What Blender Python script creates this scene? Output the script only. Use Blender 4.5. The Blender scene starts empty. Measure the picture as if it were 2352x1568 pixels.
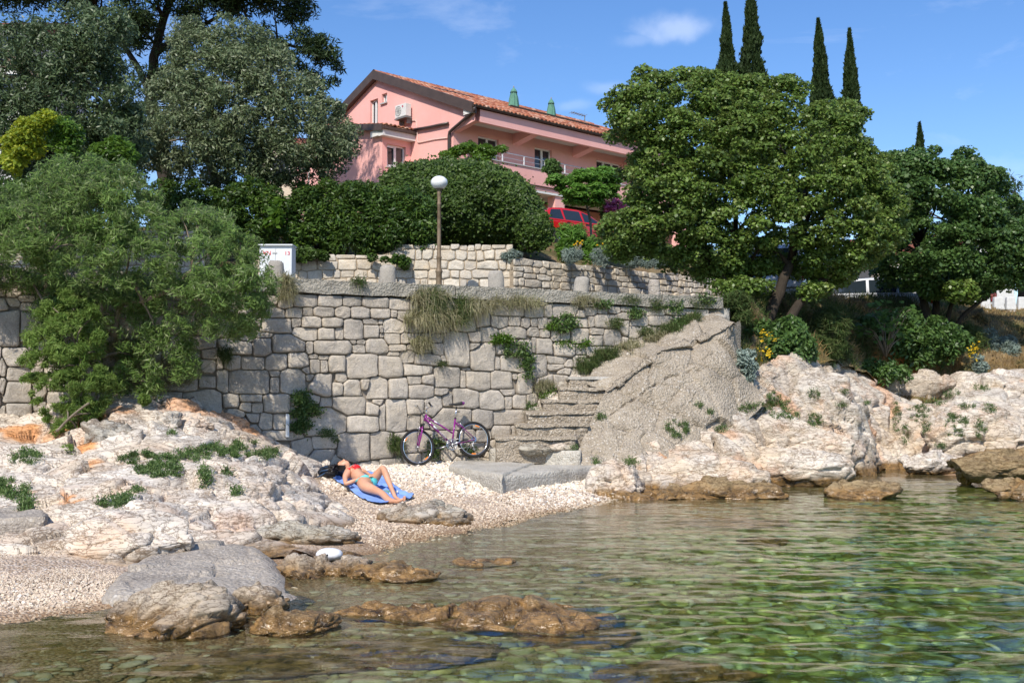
import bpy, bmesh, math, random
import numpy as np
from mathutils import Vector, Matrix, noise as mnoise
from mathutils.bvhtree import BVHTree

SC = bpy.context.scene
COL = SC.collection
random.seed(7)
RNG = np.random.default_rng(11)

# ------------------------------------------------------------------ camera
FPX, CX, CY, HOR, EYE = 2480.0, 1176.0, 784.0, 900.0, 1.7
PITCH = math.atan((HOR - CY) / FPX)
cam_d = bpy.data.cameras.new('camera')
cam_d.sensor_width = 36.0
cam_d.lens = 36.0 * FPX / 2352.0
cam_d.clip_start = 0.05
cam_d.clip_end = 3000.0
cam = bpy.data.objects.new('camera', cam_d)
COL.objects.link(cam)
cam.location = (0, 0, EYE)
cam.rotation_euler = (math.pi / 2 + PITCH, 0, 0)
SC.camera = cam

# ------------------------------------------------------------------ sky, sun, exposure
SUN = Vector((-0.22, -0.67, 0.70)).normalized()      # direction towards the sun
SUN_EL = math.asin(SUN.z)
SUN_ROT = math.atan2(SUN.x, SUN.y)
world = bpy.data.worlds.new('World')
SC.world = world
world.use_nodes = True
wt = world.node_tree
wt.nodes.clear()
w_out = wt.nodes.new('ShaderNodeOutputWorld')
w_bg = wt.nodes.new('ShaderNodeBackground')
w_sky = wt.nodes.new('ShaderNodeTexSky')
w_sky.sky_type = 'NISHITA'
w_sky.sun_disc = False
w_sky.sun_elevation = SUN_EL
w_sky.sun_rotation = SUN_ROT
w_sky.air_density = 1.0
w_sky.dust_density = 0.35
w_sky.ozone_density = 3.0
w_bg.inputs['Strength'].default_value = 0.145
# thin clouds: wisps by direction
w_geo = wt.nodes.new('ShaderNodeTexCoord')
w_map = wt.nodes.new('ShaderNodeMapping')
w_map.inputs['Scale'].default_value = (2.6, 2.6, 7.0)
w_map.inputs['Location'].default_value = (0.35, 0.2, 0.4)
wt.links.new(w_geo.outputs['Generated'], w_map.inputs['Vector'])
w_no = wt.nodes.new('ShaderNodeTexNoise')
w_no.inputs['Scale'].default_value = 1.3
w_no.inputs['Detail'].default_value = 9.0
w_no.inputs['Roughness'].default_value = 0.62
w_no.inputs['Distortion'].default_value = 0.6
wt.links.new(w_map.outputs['Vector'], w_no.inputs['Vector'])
w_rmp = wt.nodes.new('ShaderNodeValToRGB')
w_rmp.color_ramp.elements[0].position = 0.50
w_rmp.color_ramp.elements[0].color = (0, 0, 0, 1)
w_rmp.color_ramp.elements[1].position = 0.80
w_rmp.color_ramp.elements[1].color = (0.30, 0.30, 0.30, 1)
wt.links.new(w_no.outputs['Fac'], w_rmp.inputs['Fac'])
# one small cumulus patch in the direction of (1545, 55)
def ray_dir(px, py):
    x = (px - CX) / FPX
    y = (CY - py) / FPX
    return Vector((x, math.cos(PITCH) - y * math.sin(PITCH), math.sin(PITCH) + y * math.cos(PITCH)))
def cloud_patch(px, py, rx, ry, amount, seed):
    d = ray_dir(px, py).normalized()
    sub = wt.nodes.new('ShaderNodeVectorMath'); sub.operation = 'SUBTRACT'
    wt.links.new(w_geo.outputs['Generated'], sub.inputs[0]); sub.inputs[1].default_value = d
    dn = wt.nodes.new('ShaderNodeTexNoise'); dn.inputs['Scale'].default_value = 26.0; dn.inputs['Detail'].default_value = 7
    dm = wt.nodes.new('ShaderNodeMapping'); dm.inputs['Location'].default_value = (seed, seed * .7, 0)
    wt.links.new(w_geo.outputs['Generated'], dm.inputs['Vector']); wt.links.new(dm.outputs[0], dn.inputs['Vector'])
    ds = wt.nodes.new('ShaderNodeVectorMath'); ds.operation = 'MULTIPLY_ADD'
    wt.links.new(dn.outputs['Color'], ds.inputs[0]); ds.inputs[1].default_value = (rx * 1.7, 0, ry * 1.9)
    wt.links.new(sub.outputs[0], ds.inputs[2])
    off = wt.nodes.new('ShaderNodeVectorMath'); off.operation = 'SUBTRACT'
    wt.links.new(ds.outputs[0], off.inputs[0]); off.inputs[1].default_value = (rx * .85, 0, ry * .95)
    sc = wt.nodes.new('ShaderNodeVectorMath'); sc.operation = 'MULTIPLY'
    wt.links.new(off.outputs[0], sc.inputs[0]); sc.inputs[1].default_value = (1 / rx, 0.6 / rx, 1 / ry)
    ln = wt.nodes.new('ShaderNodeVectorMath'); ln.operation = 'LENGTH'
    wt.links.new(sc.outputs[0], ln.inputs[0])
    mr = wt.nodes.new('ShaderNodeMapRange'); mr.interpolation_type = 'SMOOTHERSTEP'
    mr.inputs['From Min'].default_value = 1.15; mr.inputs['From Max'].default_value = 0.1
    mr.inputs['To Min'].default_value = 0.0; mr.inputs['To Max'].default_value = amount
    wt.links.new(ln.outputs['Value'], mr.inputs['Value'])
    return mr.outputs['Result']
def wadd(a, b):
    n = wt.nodes.new('ShaderNodeMath'); n.operation = 'MAXIMUM'
    wt.links.new(a, n.inputs[0]); wt.links.new(b, n.inputs[1]); return n.outputs[0]
cl = w_rmp.outputs['Color']
for a in ((1550, 52, .046, .017, .26, 1.0), (1470, 95, .03, .007, .10, 3.), (1385, 200, .020, .008, .12, 5.), (1320, 245, .035, .006, .10, 7.)):
    cl = wadd(cl, cloud_patch(*a))
w_mix = wt.nodes.new('ShaderNodeMixRGB')
w_mix.inputs['Color2'].default_value = (7.6, 7.9, 8.6, 1)
wt.links.new(cl, w_mix.inputs['Fac'])
w_hs = wt.nodes.new('ShaderNodeHueSaturation'); w_hs.inputs['Saturation'].default_value = 1.22; w_hs.inputs['Hue'].default_value = .508
wt.links.new(w_sky.outputs['Color'], w_hs.inputs['Color'])
wt.links.new(w_hs.outputs['Color'], w_mix.inputs['Color1'])
wt.links.new(w_mix.outputs['Color'], w_bg.inputs['Color'])
wt.links.new(w_bg.outputs['Background'], w_out.inputs['Surface'])

sun_d = bpy.data.lights.new('sun', 'SUN')
sun_d.energy = 4.1
sun_d.angle = math.radians(0.55)
sun_d.color = (1.0, 0.93, 0.82)
sun = bpy.data.objects.new('sun', sun_d)
COL.objects.link(sun)
sun.rotation_euler = SUN.to_track_quat('Z', 'Y').to_euler()
sun.location = SUN * 60
try:
    sun_d.cycles.is_caustics_light = True
except Exception:
    pass

SC.view_settings.view_transform = 'Standard'
SC.view_settings.look = 'None'
SC.view_settings.gamma = 1.0
SC.view_settings.use_curve_mapping = False
SC.view_settings.exposure = 0.30
SC.render.engine = 'CYCLES'
SC.cycles.max_bounces = 8
SC.cycles.transparent_max_bounces = 12
SC.cycles.transmission_bounces = 8
SC.cycles.diffuse_bounces = 3
SC.cycles.caustics_reflective = False
SC.cycles.caustics_refractive = True
SC.cycles.sample_clamp_indirect = 4.0
SC.cycles.use_denoising = True

# ------------------------------------------------------------------ geometry helpers
def P(px, py, Y):
    """world point on the photograph's ray through (px, py) at distance Y along the view axis"""
    d = ray_dir(px, py)
    t = Y / d.y
    return Vector((d.x * t, Y, EYE + d.z * t))

def Pz(px, py, z):
    d = ray_dir(px, py)
    t = (z - EYE) / d.z
    return Vector((d.x * t, d.y * t, z))

def PA(px, py, Y):
    px = np.asarray(px, float); py = np.asarray(py, float); Y = np.asarray(Y, float)
    x = (px - CX) / FPX; y = (CY - py) / FPX
    dy = math.cos(PITCH) - y * math.sin(PITCH); dz = math.sin(PITCH) + y * math.cos(PITCH)
    t = Y / dy
    return np.stack([x * t, Y + 0 * x, EYE + dz * t], -1)

def h3(ix, iy, iz, seed=0):
    h = (ix.astype(np.int64) * 374761393 + iy.astype(np.int64) * 668265263 + iz.astype(np.int64) * 2147483647 + seed * 1274126177) & 0xFFFFFFFF
    h = ((h ^ (h >> 13)) * 1274126177) & 0xFFFFFFFF
    h = ((h ^ (h >> 16)) * 2246822519) & 0xFFFFFFFF
    h = h ^ (h >> 15)
    return (h & 0xFFFFFF).astype(np.float64) / 16777216.0

def vnoise(p, seed=0):
    i = np.floor(p).astype(np.int64); f = p - i
    f = f * f * (3 - 2 * f)
    r = 0
    for dx in (0, 1):
        wx = f[:, 0] if dx else 1 - f[:, 0]
        for dy in (0, 1):
            wy = f[:, 1] if dy else 1 - f[:, 1]
            for dz in (0, 1):
                wz = f[:, 2] if dz else 1 - f[:, 2]
                r = r + wx * wy * wz * h3(i[:, 0] + dx, i[:, 1] + dy, i[:, 2] + dz, seed)
    return r * 2 - 1

def fbm(p, octs=4, seed=0, gain=0.5):
    a = 1.0; s = 0; r = 0
    for o in range(octs):
        r = r + a * vnoise(p * (2.03 ** o) + o * 17.3, seed + o); s += a; a *= gain
    return r / s

def worley(p, seed=0, jit=0.95):
    i = np.floor(p).astype(np.int64)
    n = len(p)
    F1 = np.full(n, 9.); F2 = np.full(n, 9.)
    ID = np.zeros(n); V1 = np.zeros((n, 3))
    for dx in (-1, 0, 1):
        for dy in (-1, 0, 1):
            for dz in (-1, 0, 1):
                cx, cy, cz = i[:, 0] + dx, i[:, 1] + dy, i[:, 2] + dz
                q = np.stack([cx + .5 + jit * (h3(cx, cy, cz, seed) - .5), cy + .5 + jit * (h3(cx, cy, cz, seed + 1) - .5), cz + .5 + jit * (h3(cx, cy, cz, seed + 2) - .5)], -1)
                dv = p - q
                d = np.sqrt((dv ** 2).sum(-1))
                cid = h3(cx, cy, cz, seed + 3)
                m = d < F1
                F2 = np.where(m, F1, np.minimum(F2, d))
                F1 = np.where(m, d, F1)
                ID = np.where(m, cid, ID)
                V1[m] = dv[m]
    return F1, F2, ID, V1

def sstep(a, b, x):
    t = np.clip((x - a) / (b - a), 0, 1)
    return t * t * (3 - 2 * t)

def new_mesh(name, verts, faces, mats=None, smooth=False, attrs=None, mat_idx=None):
    """faces: list of tuples or an (n, k) int array"""
    me = bpy.data.meshes.new(name)
    verts = np.asarray(verts, dtype=np.float32)
    if isinstance(faces, np.ndarray):
        n, k = faces.shape
        me.vertices.add(len(verts)); me.vertices.foreach_set('co', verts.ravel())
        me.loops.add(n * k); me.loops.foreach_set('vertex_index', faces.astype(np.int32).ravel())
        me.polygons.add(n)
        me.polygons.foreach_set('loop_start', np.arange(0, n * k, k, dtype=np.int32))
        me.update(calc_edges=True)
    else:
        me.from_pydata([tuple(map(float, v)) for v in verts], [], [tuple(int(i) for i in f) for f in faces])
        me.update()
    for m in (mats if isinstance(mats, (list, tuple)) else [mats]):
        if m is not None:
            me.materials.append(m)
    if mat_idx is not None:
        me.polygons.foreach_set('material_index', np.asarray(mat_idx, dtype=np.int32))
    me.polygons.foreach_set('use_smooth', np.full(len(me.polygons), bool(smooth)))
    if attrs:
        for an, av in attrs.items():
            at = me.attributes.new(an, 'FLOAT', 'POINT')
            at.data.foreach_set('value', np.asarray(av, dtype=np.float32))
    return me

def link(o, parent=None):
    COL.objects.link(o)
    if parent is not None:
        o.parent = parent
    return o

def obj(name, me, parent=None, label=None, cat=None, group=None, kind=None, loc=None, rot=None):
    o = bpy.data.objects.new(name, me)
    link(o, parent)
    tag(o, label, cat, group, kind)
    if loc is not None: o.location = loc
    if rot is not None: o.rotation_euler = rot
    return o

def tag(o, label=None, cat=None, group=None, kind=None):
    if label: o['label'] = label
    if cat: o['category'] = cat
    if group: o['group'] = group
    if kind: o['kind'] = kind
    return o

def empty(name, loc, label=None, cat=None, group=None, rot=(0, 0, 0), kind=None):
    o = bpy.data.objects.new(name, None)
    o.empty_display_size = 0.1
    COL.objects.link(o)
    o.location = loc
    o.rotation_euler = rot
    return tag(o, label, cat, group, kind)

class MB:
    """collects polygons; build() links them as ONE mesh object"""
    def __init__(s):
        s.v = []; s.f = []; s.m = []
    def add(s, vs, fs, mi=0):
        b = len(s.v)
        s.v.extend([tuple(x) for x in vs])
        s.f.extend([tuple(b + i for i in f) for f in fs])
        s.m.extend([mi] * len(fs))
        return s
    def box(s, c, size, rot=None, mi=0, taper=1.0):
        x, y, z = size[0] / 2, size[1] / 2, size[2] / 2
        vs = [Vector((sx * x * (taper if sz > 0 else 1), sy * y * (taper if sz > 0 else 1), sz * z)) for sz in (-1, 1) for sx, sy in ((-1, -1), (1, -1), (1, 1), (-1, 1))]
        if rot is not None:
            vs = [rot @ v for v in vs]
        c = Vector(c)
        s.add([v + c for v in vs], [(0, 3, 2, 1), (4, 5, 6, 7), (0, 1, 5, 4), (1, 2, 6, 5), (2, 3, 7, 6), (3, 0, 4, 7)], mi)
        return s
    def tube(s, pts, rad, n=8, mi=0, caps=True):
        pts = [Vector(p) for p in pts]
        if not isinstance(rad, (list, tuple)): rad = [rad] * len(pts)
        rings = []
        up = None
        for k, p in enumerate(pts):
            a = pts[max(k - 1, 0)]; b = pts[min(k + 1, len(pts) - 1)]
            t = (b - a)
            if t.length < 1e-9: t = Vector((0, 0, 1))
            t.normalize()
            if up is None:
                up = Vector((0, 0, 1)) if abs(t.z) < .9 else Vector((1, 0, 0))
            u = (up - t * up.dot(t))
            if u.length < 1e-4:
                u = t.orthogonal()
            u.normalize(); w = t.cross(u); up = u
            rings.append([p + (u * math.cos(2 * math.pi * i / n) + w * math.sin(2 * math.pi * i / n)) * rad[k] for i in range(n)])
        vs = [v for r in rings for v in r]
        fs = []
        for k in range(len(pts) - 1):
            for i in range(n):
                j = (i + 1) % n
                fs.append((k * n + i, k * n + j, (k + 1) * n + j, (k + 1) * n + i))
        if caps:
            fs.append(tuple(range(n - 1, -1, -1)))
            fs.append(tuple(range((len(pts) - 1) * n, len(pts) * n)))
        s.add(vs, fs, mi)
        return s
    def lathe(s, prof, n=20, o=(0, 0, 0), mi=0, M=None):
        """prof: list of (r, z)"""
        vs = []; fs = []
        for r, z in prof:
            for i in range(n):
                a = 2 * math.pi * i / n
                v = Vector((r * math.cos(a), r * math.sin(a), z))
                if M is not None: v = M @ v
                vs.append(v + Vector(o))
        for k in range(len(prof) - 1):
            for i in range(n):
                j = (i + 1) % n
                fs.append((k * n + i, k * n + j, (k + 1) * n + j, (k + 1) * n + i))
        s.add(vs, fs, mi)
        return s
    def torus(s, c, R, r, axis, n=48, m=10, mi=0, sy=1.0):
        axis = Vector(axis).normalized(); u = axis.orthogonal().normalized(); w = axis.cross(u)
        c = Vector(c); vs = []; fs = []
        for i in range(n):
            a = 2 * math.pi * i / n
            d = u * math.cos(a) + w * math.sin(a)
            for j in range(m):
                b = 2 * math.pi * j / m
                vs.append(c + d * (R + r * math.cos(b)) + axis * r * sy * math.sin(b))
        for i in range(n):
            for j in range(m):
                fs.append((i * m + j, i * m + (j + 1) % m, ((i + 1) % n) * m + (j + 1) % m, ((i + 1) % n) * m + j))
        s.add(vs, fs, mi)
        return s
    def build(s, name, mats, parent=None, smooth=False, **kw):
        me = new_mesh(name, s.v, s.f, mats, smooth, mat_idx=s.m)
        return obj(name, me, parent, **kw)

def bevel(o, w, seg=2, angle=0.6):
    bm = bmesh.new(); bm.from_mesh(o.data)
    es = [e for e in bm.edges if len(e.link_faces) == 2 and e.calc_face_angle(0) > angle]
    bmesh.ops.bevel(bm, geom=es, offset=w, segments=seg, affect='EDGES', profile=.6)
    bm.to_mesh(o.data); bm.free()
    return o

def merge_mesh(o, dist=1e-4):
    bm = bmesh.new(); bm.from_mesh(o.data)
    bmesh.ops.remove_doubles(bm, verts=bm.verts, dist=dist)
    bmesh.ops.recalc_face_normals(bm, faces=bm.faces)
    bm.to_mesh(o.data); bm.free()
    return o
# ------------------------------------------------------------------ materials
class NT:
    def __init__(s, name):
        s.m = bpy.data.materials.new(name); s.m.use_nodes = True
        s.t = s.m.node_tree; s.t.nodes.clear()
        s.out = s.t.nodes.new('ShaderNodeOutputMaterial')
        s._geo = None
    def n(s, typ, **kw):
        nd = s.t.nodes.new(typ)
        for k, v in kw.items(): setattr(nd, k, v)
        return nd
    def set(s, sock, v):
        if isinstance(v, bpy.types.NodeSocket): s.t.links.new(v, sock)
        elif v is not None:
            if isinstance(v, (tuple, list)) and len(v) == 3 and sock.type == 'RGBA': v = (*v, 1)
            sock.default_value = v
    @property
    def pos(s):
        if s._geo is None: s._geo = s.n('ShaderNodeNewGeometry')
        return s._geo.outputs['Position']
    @property
    def nrm(s):
        s.pos
        return s._geo.outputs['Normal']
    def attr(s, name):
        nd = s.n('ShaderNodeAttribute'); nd.attribute_name = name
        return nd.outputs['Fac']
    def oc(s):
        return s.n('ShaderNodeTexCoord').outputs['Object']
    def objrand(s):
        return s.n('ShaderNodeObjectInfo').outputs['Random']
    def mapv(s, v, scale=(1, 1, 1), rot=(0, 0, 0), loc=(0, 0, 0)):
        nd = s.n('ShaderNodeMapping')
        s.set(nd.inputs['Vector'], v); nd.inputs['Scale'].default_value = scale
        nd.inputs['Rotation'].default_value = rot; nd.inputs['Location'].default_value = loc
        return nd.outputs[0]
    def noise(s, scale, detail=4, rough=.55, v=None, dist=0.0, out='Fac'):
        nd = s.n('ShaderNodeTexNoise')
        s.set(nd.inputs['Vector'], v if v is not None else s.pos)
        nd.inputs['Scale'].default_value = scale; nd.inputs['Detail'].default_value = detail
        nd.inputs['Roughness'].default_value = rough; nd.inputs['Distortion'].default_value = dist
        return nd.outputs[out]
    def vor(s, scale, feature='F1', v=None, out='Distance', rnd=1.0):
        nd = s.n('ShaderNodeTexVoronoi'); nd.feature = feature
        s.set(nd.inputs['Vector'], v if v is not None else s.pos)
        nd.inputs['Scale'].default_value = scale; nd.inputs['Randomness'].default_value = rnd
        return nd.outputs[out]
    def ramp(s, fac, stops, interp='LINEAR'):
        nd = s.n('ShaderNodeValToRGB'); cr = nd.color_ramp; cr.interpolation = interp
        while len(cr.elements) < len(stops): cr.elements.new(0.5)
        for e, (p, c) in zip(cr.elements, stops):
            e.position = p
            e.color = (c, c, c, 1) if isinstance(c, (int, float)) else (*c[:3], 1)
        s.set(nd.inputs['Fac'], fac)
        return nd.outputs['Color']
    def mix(s, fac, a, b, mode='MIX'):
        nd = s.n('ShaderNodeMixRGB', blend_type=mode)
        s.set(nd.inputs['Fac'], fac)
        for k, v in (('Color1', a), ('Color2', b)):
            if isinstance(v, (int, float)): v = (v, v, v)
            s.set(nd.inputs[k], v)
        return nd.outputs['Color']
    def math(s, op, a, b=None, c=None, clamp=False):
        nd = s.n('ShaderNodeMath', operation=op); nd.use_clamp = clamp
        s.set(nd.inputs[0], a)
        if b is not None: s.set(nd.inputs[1], b)
        if c is not None: s.set(nd.inputs[2], c)
        return nd.outputs[0]
    def vadd(s, a, b, scale=1.0):
        nd = s.n('ShaderNodeVectorMath', operation='MULTIPLY_ADD')
        s.set(nd.inputs[0], b); nd.inputs[1].default_value = (scale,) * 3; s.set(nd.inputs[2], a)
        return nd.outputs[0]
    def sepz(s, v, k=2):
        nd = s.n('ShaderNodeSeparateXYZ'); s.set(nd.inputs[0], v)
        return nd.outputs[k]
    def bump(s, h, strength=.5, dist=.02, nrm=None):
        nd = s.n('ShaderNodeBump'); nd.inputs['Strength'].default_value = strength
        nd.inputs['Distance'].default_value = dist
        s.set(nd.inputs['Height'], h)
        if nrm is not None: s.set(nd.inputs['Normal'], nrm)
        return nd.outputs['Normal']
    def bsdf(s, color, rough=.8, spec=.3, metal=0., nrm=None, **kw):
        nd = s.n('ShaderNodeBsdfPrincipled')
        s.set(nd.inputs['Base Color'], color); s.set(nd.inputs['Roughness'], rough)
        s.set(nd.inputs['Specular IOR Level'], spec); s.set(nd.inputs['Metallic'], metal)
        if nrm is not None: s.set(nd.inputs['Normal'], nrm)
        for k, v in kw.items(): s.set(nd.inputs[k.replace('_', ' ')], v)
        return nd.outputs[0]
    def done(s, sh):
        s.t.links.new(sh, s.out.inputs['Surface'])
        return s.m

M = {}
def simple(name, col, rough=.5, spec=.4, metal=0., var=.12, nscale=8., bump=0., **kw):
    k = NT(name)
    n = k.noise(nscale, 5, .6, v=k.oc())
    c = k.mix(k.ramp(n, [(.3, 0.), (.7, 1.)]), tuple(x * (1 - var) for x in col), tuple(min(1, x * (1 + var)) for x in col))
    nr = k.bump(k.noise(nscale * 8, 4, .6, v=k.oc()), bump, .01) if bump else None
    M[name] = k.done(k.bsdf(c, rough, spec, metal, nr, **kw))
    return M[name]

def leafmat(name, cols, rough=.5, trans=.3, spec=.35, tcol=None):
    """leaves: colour by the leaf's own random number"""
    k = NT(name)
    r = k.attr('rnd')
    n = len(cols)
    c = k.ramp(r, [(i / max(1, n - 1), cc) for i, cc in enumerate(cols)])
    big = k.ramp(k.noise(1.1, 3, .5), [(.3, .80), (.7, 1.15)])
    c = k.mix(1., c, big, 'MULTIPLY')
    p = k.bsdf(c, rough, spec)
    tr = k.n('ShaderNodeBsdfTranslucent')
    tc = k.mix(.5, c, tcol or tuple(min(1, x * 1.5) for x in cols[-1]))
    k.set(tr.inputs['Color'], tc)
    mx = k.n('ShaderNodeMixShader'); mx.inputs[0].default_value = trans
    k.t.links.new(p, mx.inputs[1]); k.t.links.new(tr.outputs[0], mx.inputs[2])
    M[name] = k.done(mx.outputs[0])
    return M[name]

def rockmat(name, cs=1., zg=0., cream=(.66, .56, .44), pale=(.74, .68, .60), grey=(.42, .40, .37), rust=(.56, .27, .11), rust_amt=.30, crack_scale=2.2, grey_amt=.4, wetz=.10):
    k = NT(name)
    p = k.pos
    warp = k.noise(1.6, 4, .6, out='Color')
    pw = k.vadd(p, warp, .35)
    big = k.noise(.9, 5, .6, v=pw)
    c = k.mix(k.ramp(big, [(.38, 0.), (.62, 1.)]), cream, pale)
    g = k.ramp(k.noise(2.3, 8, .68, v=p, dist=.5), [(.46, 0.), (.66, 1.)])
    if zg:
        hz_ = k.n('ShaderNodeMapRange'); k.set(hz_.inputs['Value'], k.math('ADD', k.sepz(p), k.math('MULTIPLY', k.noise(1.7, 4, .6), .9)))
        hz_.inputs['From Min'].default_value = .9; hz_.inputs['From Max'].default_value = 2.0
        g = k.math('MAXIMUM', g, k.math('MULTIPLY', hz_.outputs['Result'], zg))
    c = k.mix(k.math('MULTIPLY', g, grey_amt), c, grey)
    r = k.ramp(k.noise(1.3, 6, .65, v=k.mapv(p, loc=(7, 3, 1))), [(.52, 0.), (.72, 1.)])
    at = k.attr('earth')
    rr = k.math('ADD', k.math('MULTIPLY', r, rust_amt), at, clamp=True)
    c = k.mix(rr, c, k.mix(k.noise(9, 5, .6), rust, tuple(min(1, x * 1.5) for x in rust)))
    fine = k.noise(26, 6, .7)
    c = k.mix(k.ramp(fine, [(.35, .22), (.75, 0.)]), c, k.mix(1., c, (.62, .56, .50), 'MULTIPLY'))
    # cracks: thin recessed joints, drawn by the cell borders of a warped pattern
    v1 = k.vor(crack_scale, 'DISTANCE_TO_EDGE', v=k.vadd(k.mapv(p, scale=(1, 1, 2.4), rot=(.35, .25, .2)), k.noise(3.1, 5, .7, out='Color'), .5))
    v2 = k.vor(crack_scale * 3.1, 'DISTANCE_TO_EDGE', v=k.vadd(k.mapv(p, scale=(1, 1, 2.0), rot=(-.3, .5, .1)), k.noise(7, 4, .7, out='Color'), .25))
    patchy = k.ramp(k.noise(1.9, 3, .5, v=k.mapv(p, loc=(3, 9, 2))), [(.42, 0.), (.58, 1.)])
    k1 = k.ramp(v1, [(.0, 0.), (.014, 1.)])
    k2 = k.mix(patchy, 1., k.ramp(v2, [(.0, 0.), (.03, 1.)]))
    kk = k.math('MULTIPLY', k1, k2)
    for sc_, rot_, wd in ((1.1, (.30, .22, .1), .009), (2.6, (.42, .10, .5), .009), (1.9, (.1, 1.2, .3), .007)):
        nn = k.noise(sc_ * cs, 5, .58, v=k.mapv(p, scale=(1, 1, 4.2), rot=rot_), dist=.25)
        kk = k.math('MULTIPLY', kk, k.ramp(k.math('ABSOLUTE', k.math('SUBTRACT', nn, .5)), [(0, 0.), (wd, 1.)]))
    c = k.mix(kk, k.mix(1., c, (.46, .38, .32), 'MULTIPLY'), c)
    # wet and weed-stained band at the waterline
    zz = k.math('ADD', k.sepz(p), k.math('MULTIPLY', k.math('SUBTRACT', k.noise(2.4, 5, .6), .5), .22))
    wet = k.n('ShaderNodeMapRange'); k.set(wet.inputs['Value'], zz)
    wet.inputs['From Min'].default_value = wetz + .07; wet.inputs['From Max'].default_value = wetz - .05
    wetf = wet.outputs['Result']
    brown = k.mix(k.ramp(k.noise(7, 8, .72, dist=.5), [(.36, 0.), (.66, 1.)]), (.045, .026, .010), (.40, .235, .085))
    c = k.mix(wetf, c, brown)
    h = k.math('ADD', k.math('MULTIPLY', kk, .8), k.math('MULTIPLY', k.noise(11, 8, .62), .7))
    h = k.math('ADD', h, k.math('MULTIPLY', k.noise(60, 4, .7), .15))
    nr = k.bump(h, .6, .03)
    ro = k.mix(wetf, .85, .22)
    sh = k.bsdf(c, ro, k.mix(wetf, .2, .6), 0., nr)
    M[name] = k.done(sh)
    return M[name]

rockmat('rock_pale')
rockmat('rock_orange', cs=.62, zg=.8, wetz=.17, cream=(.65, .53, .39), pale=(.74, .67, .57), rust_amt=.5, grey_amt=.55)
rockmat('rock_grey', cream=(.42, .385, .31), pale=(.50, .475, .42), grey=(.30, .28, .24), rust_amt=.15, grey_amt=.6)
rockmat('rock_wet', cream=(.30, .22, .12), pale=(.36, .27, .15), grey=(.10, .075, .045), rust=(.30, .14, .03), rust_amt=.6, wetz=.14)
rockmat('rock_brown', cs=2.6, cream=(.46, .37, .26), pale=(.52, .45, .36), grey=(.24, .20, .16), rust=(.42, .20, .08), rust_amt=.5, grey_amt=.7)

def stonemat(name, base, var, dark, warm, stain=.5, bumpd=.03):
    k = NT(name)
    r = k.objrand()
    p = k.pos
    c = k.mix(k.ramp(r, [(0, 0.), (1, 1.)]), base, var)
    c = k.mix(k.ramp(k.noise(2.2, 6, .65), [(.40, 0.), (.70, .8)]), c, warm)
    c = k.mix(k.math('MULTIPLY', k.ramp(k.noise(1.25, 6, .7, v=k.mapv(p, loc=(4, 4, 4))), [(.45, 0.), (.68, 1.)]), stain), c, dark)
    # lichen pits
    c = k.mix(k.ramp(k.noise(40, 5, .75), [(.36, .5), (.55, 0.)]), c, k.mix(1., c, (.5, .48, .45), 'MULTIPLY'))
    h = k.math('ADD', k.math('MULTIPLY', k.noise(7, 9, .70, dist=.6), 1.5), k.math('MULTIPLY', k.noise(55, 5, .75), .35))
    nr = k.bump(h, 1., bumpd)
    M[name] = k.done(k.bsdf(c, .9, .15, 0, nr))
    return M[name]
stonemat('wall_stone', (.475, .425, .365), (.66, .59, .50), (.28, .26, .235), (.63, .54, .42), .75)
stonemat('garden_stone', (.56, .51, .44), (.74, .68, .58), (.38, .34, .28), (.66, .53, .36), .4, .02)
stonemat('post_stone', (.34, .31, .27), (.40, .37, .32), (.28, .27, .25), (.50, .45, .38), .5, .015)

k = NT('wall_joint'); M['wall_joint'] = k.done(k.bsdf(k.mix(k.noise(6, 6, .7), (.20, .17, .14), (.36, .31, .25)), .95, .1, 0, k.bump(k.noise(20, 7, .7), .8, .03)))
k = NT('garden_joint'); M['garden_joint'] = k.done(k.bsdf(k.mix(k.noise(6, 6, .7), (.30, .24, .17), (.44, .36, .26)), .95, .1, 0, k.bump(k.noise(20, 7, .7), .8, .02)))

# old concrete, cast with beach pebbles
def concmat(name, base, pale, dark, peb=0., bumps=.6):
    k = NT(name); p = k.pos
    c = k.mix(k.ramp(k.noise(1.4, 7, .65), [(.35, 0.), (.65, 1.)]), base, pale)
    c = k.mix(k.ramp(k.noise(3.3, 7, .7, v=k.mapv(p, loc=(2, 5, 3))), [(.48, 0.), (.70, .75)]), c, dark)
    h = k.noise(30, 7, .72)
    if peb:
        pv = k.vadd(p, k.noise(9, 3, .6, out='Color'), .06)
        d = k.vor(23, 'F1', v=pv); cc = k.vor(23, 'F1', v=pv, out='Color')
        d2 = k.vor(48, 'F1', v=pv); cc2 = k.vor(48, 'F1', v=pv, out='Color')
        col = k.ramp(k.sepz(cc, 0), [(0, (.30, .25, .19)), (.35, (.46, .39, .30)), (.7, (.60, .53, .43)), (1, (.70, .66, .60))])
        col2 = k.ramp(k.sepz(cc2, 0), [(0, (.28, .23, .17)), (.5, (.50, .42, .32)), (1, (.68, .62, .54))])
        msk = k.math('MULTIPLY', k.ramp(d, [(.30, 1.), (.50, 0.)]), peb)
        msk = k.math('MULTIPLY', msk, k.ramp(k.noise(2.1, 5, .6), [(.38, .25), (.58, 1.)]))
        c = k.mix(k.math('MULTIPLY', k.ramp(d2, [(.3, 1.), (.5, 0.)]), peb * .8), c, col2)
        c = k.mix(msk, c, col)
        h = k.math('ADD', k.math('MULTIPLY', h, .5), k.math('SUBTRACT', 1.0, d))
        h = k.math('ADD', h, k.math('MULTIPLY', d2, -.5))
    else:
        h = k.math('ADD', h, k.math('MULTIPLY', k.noise(5, 5, .6), .8))
    M[name] = k.done(k.bsdf(c, .9, .18, 0, k.bump(h, bumps, .03)))
    return M[name]
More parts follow.
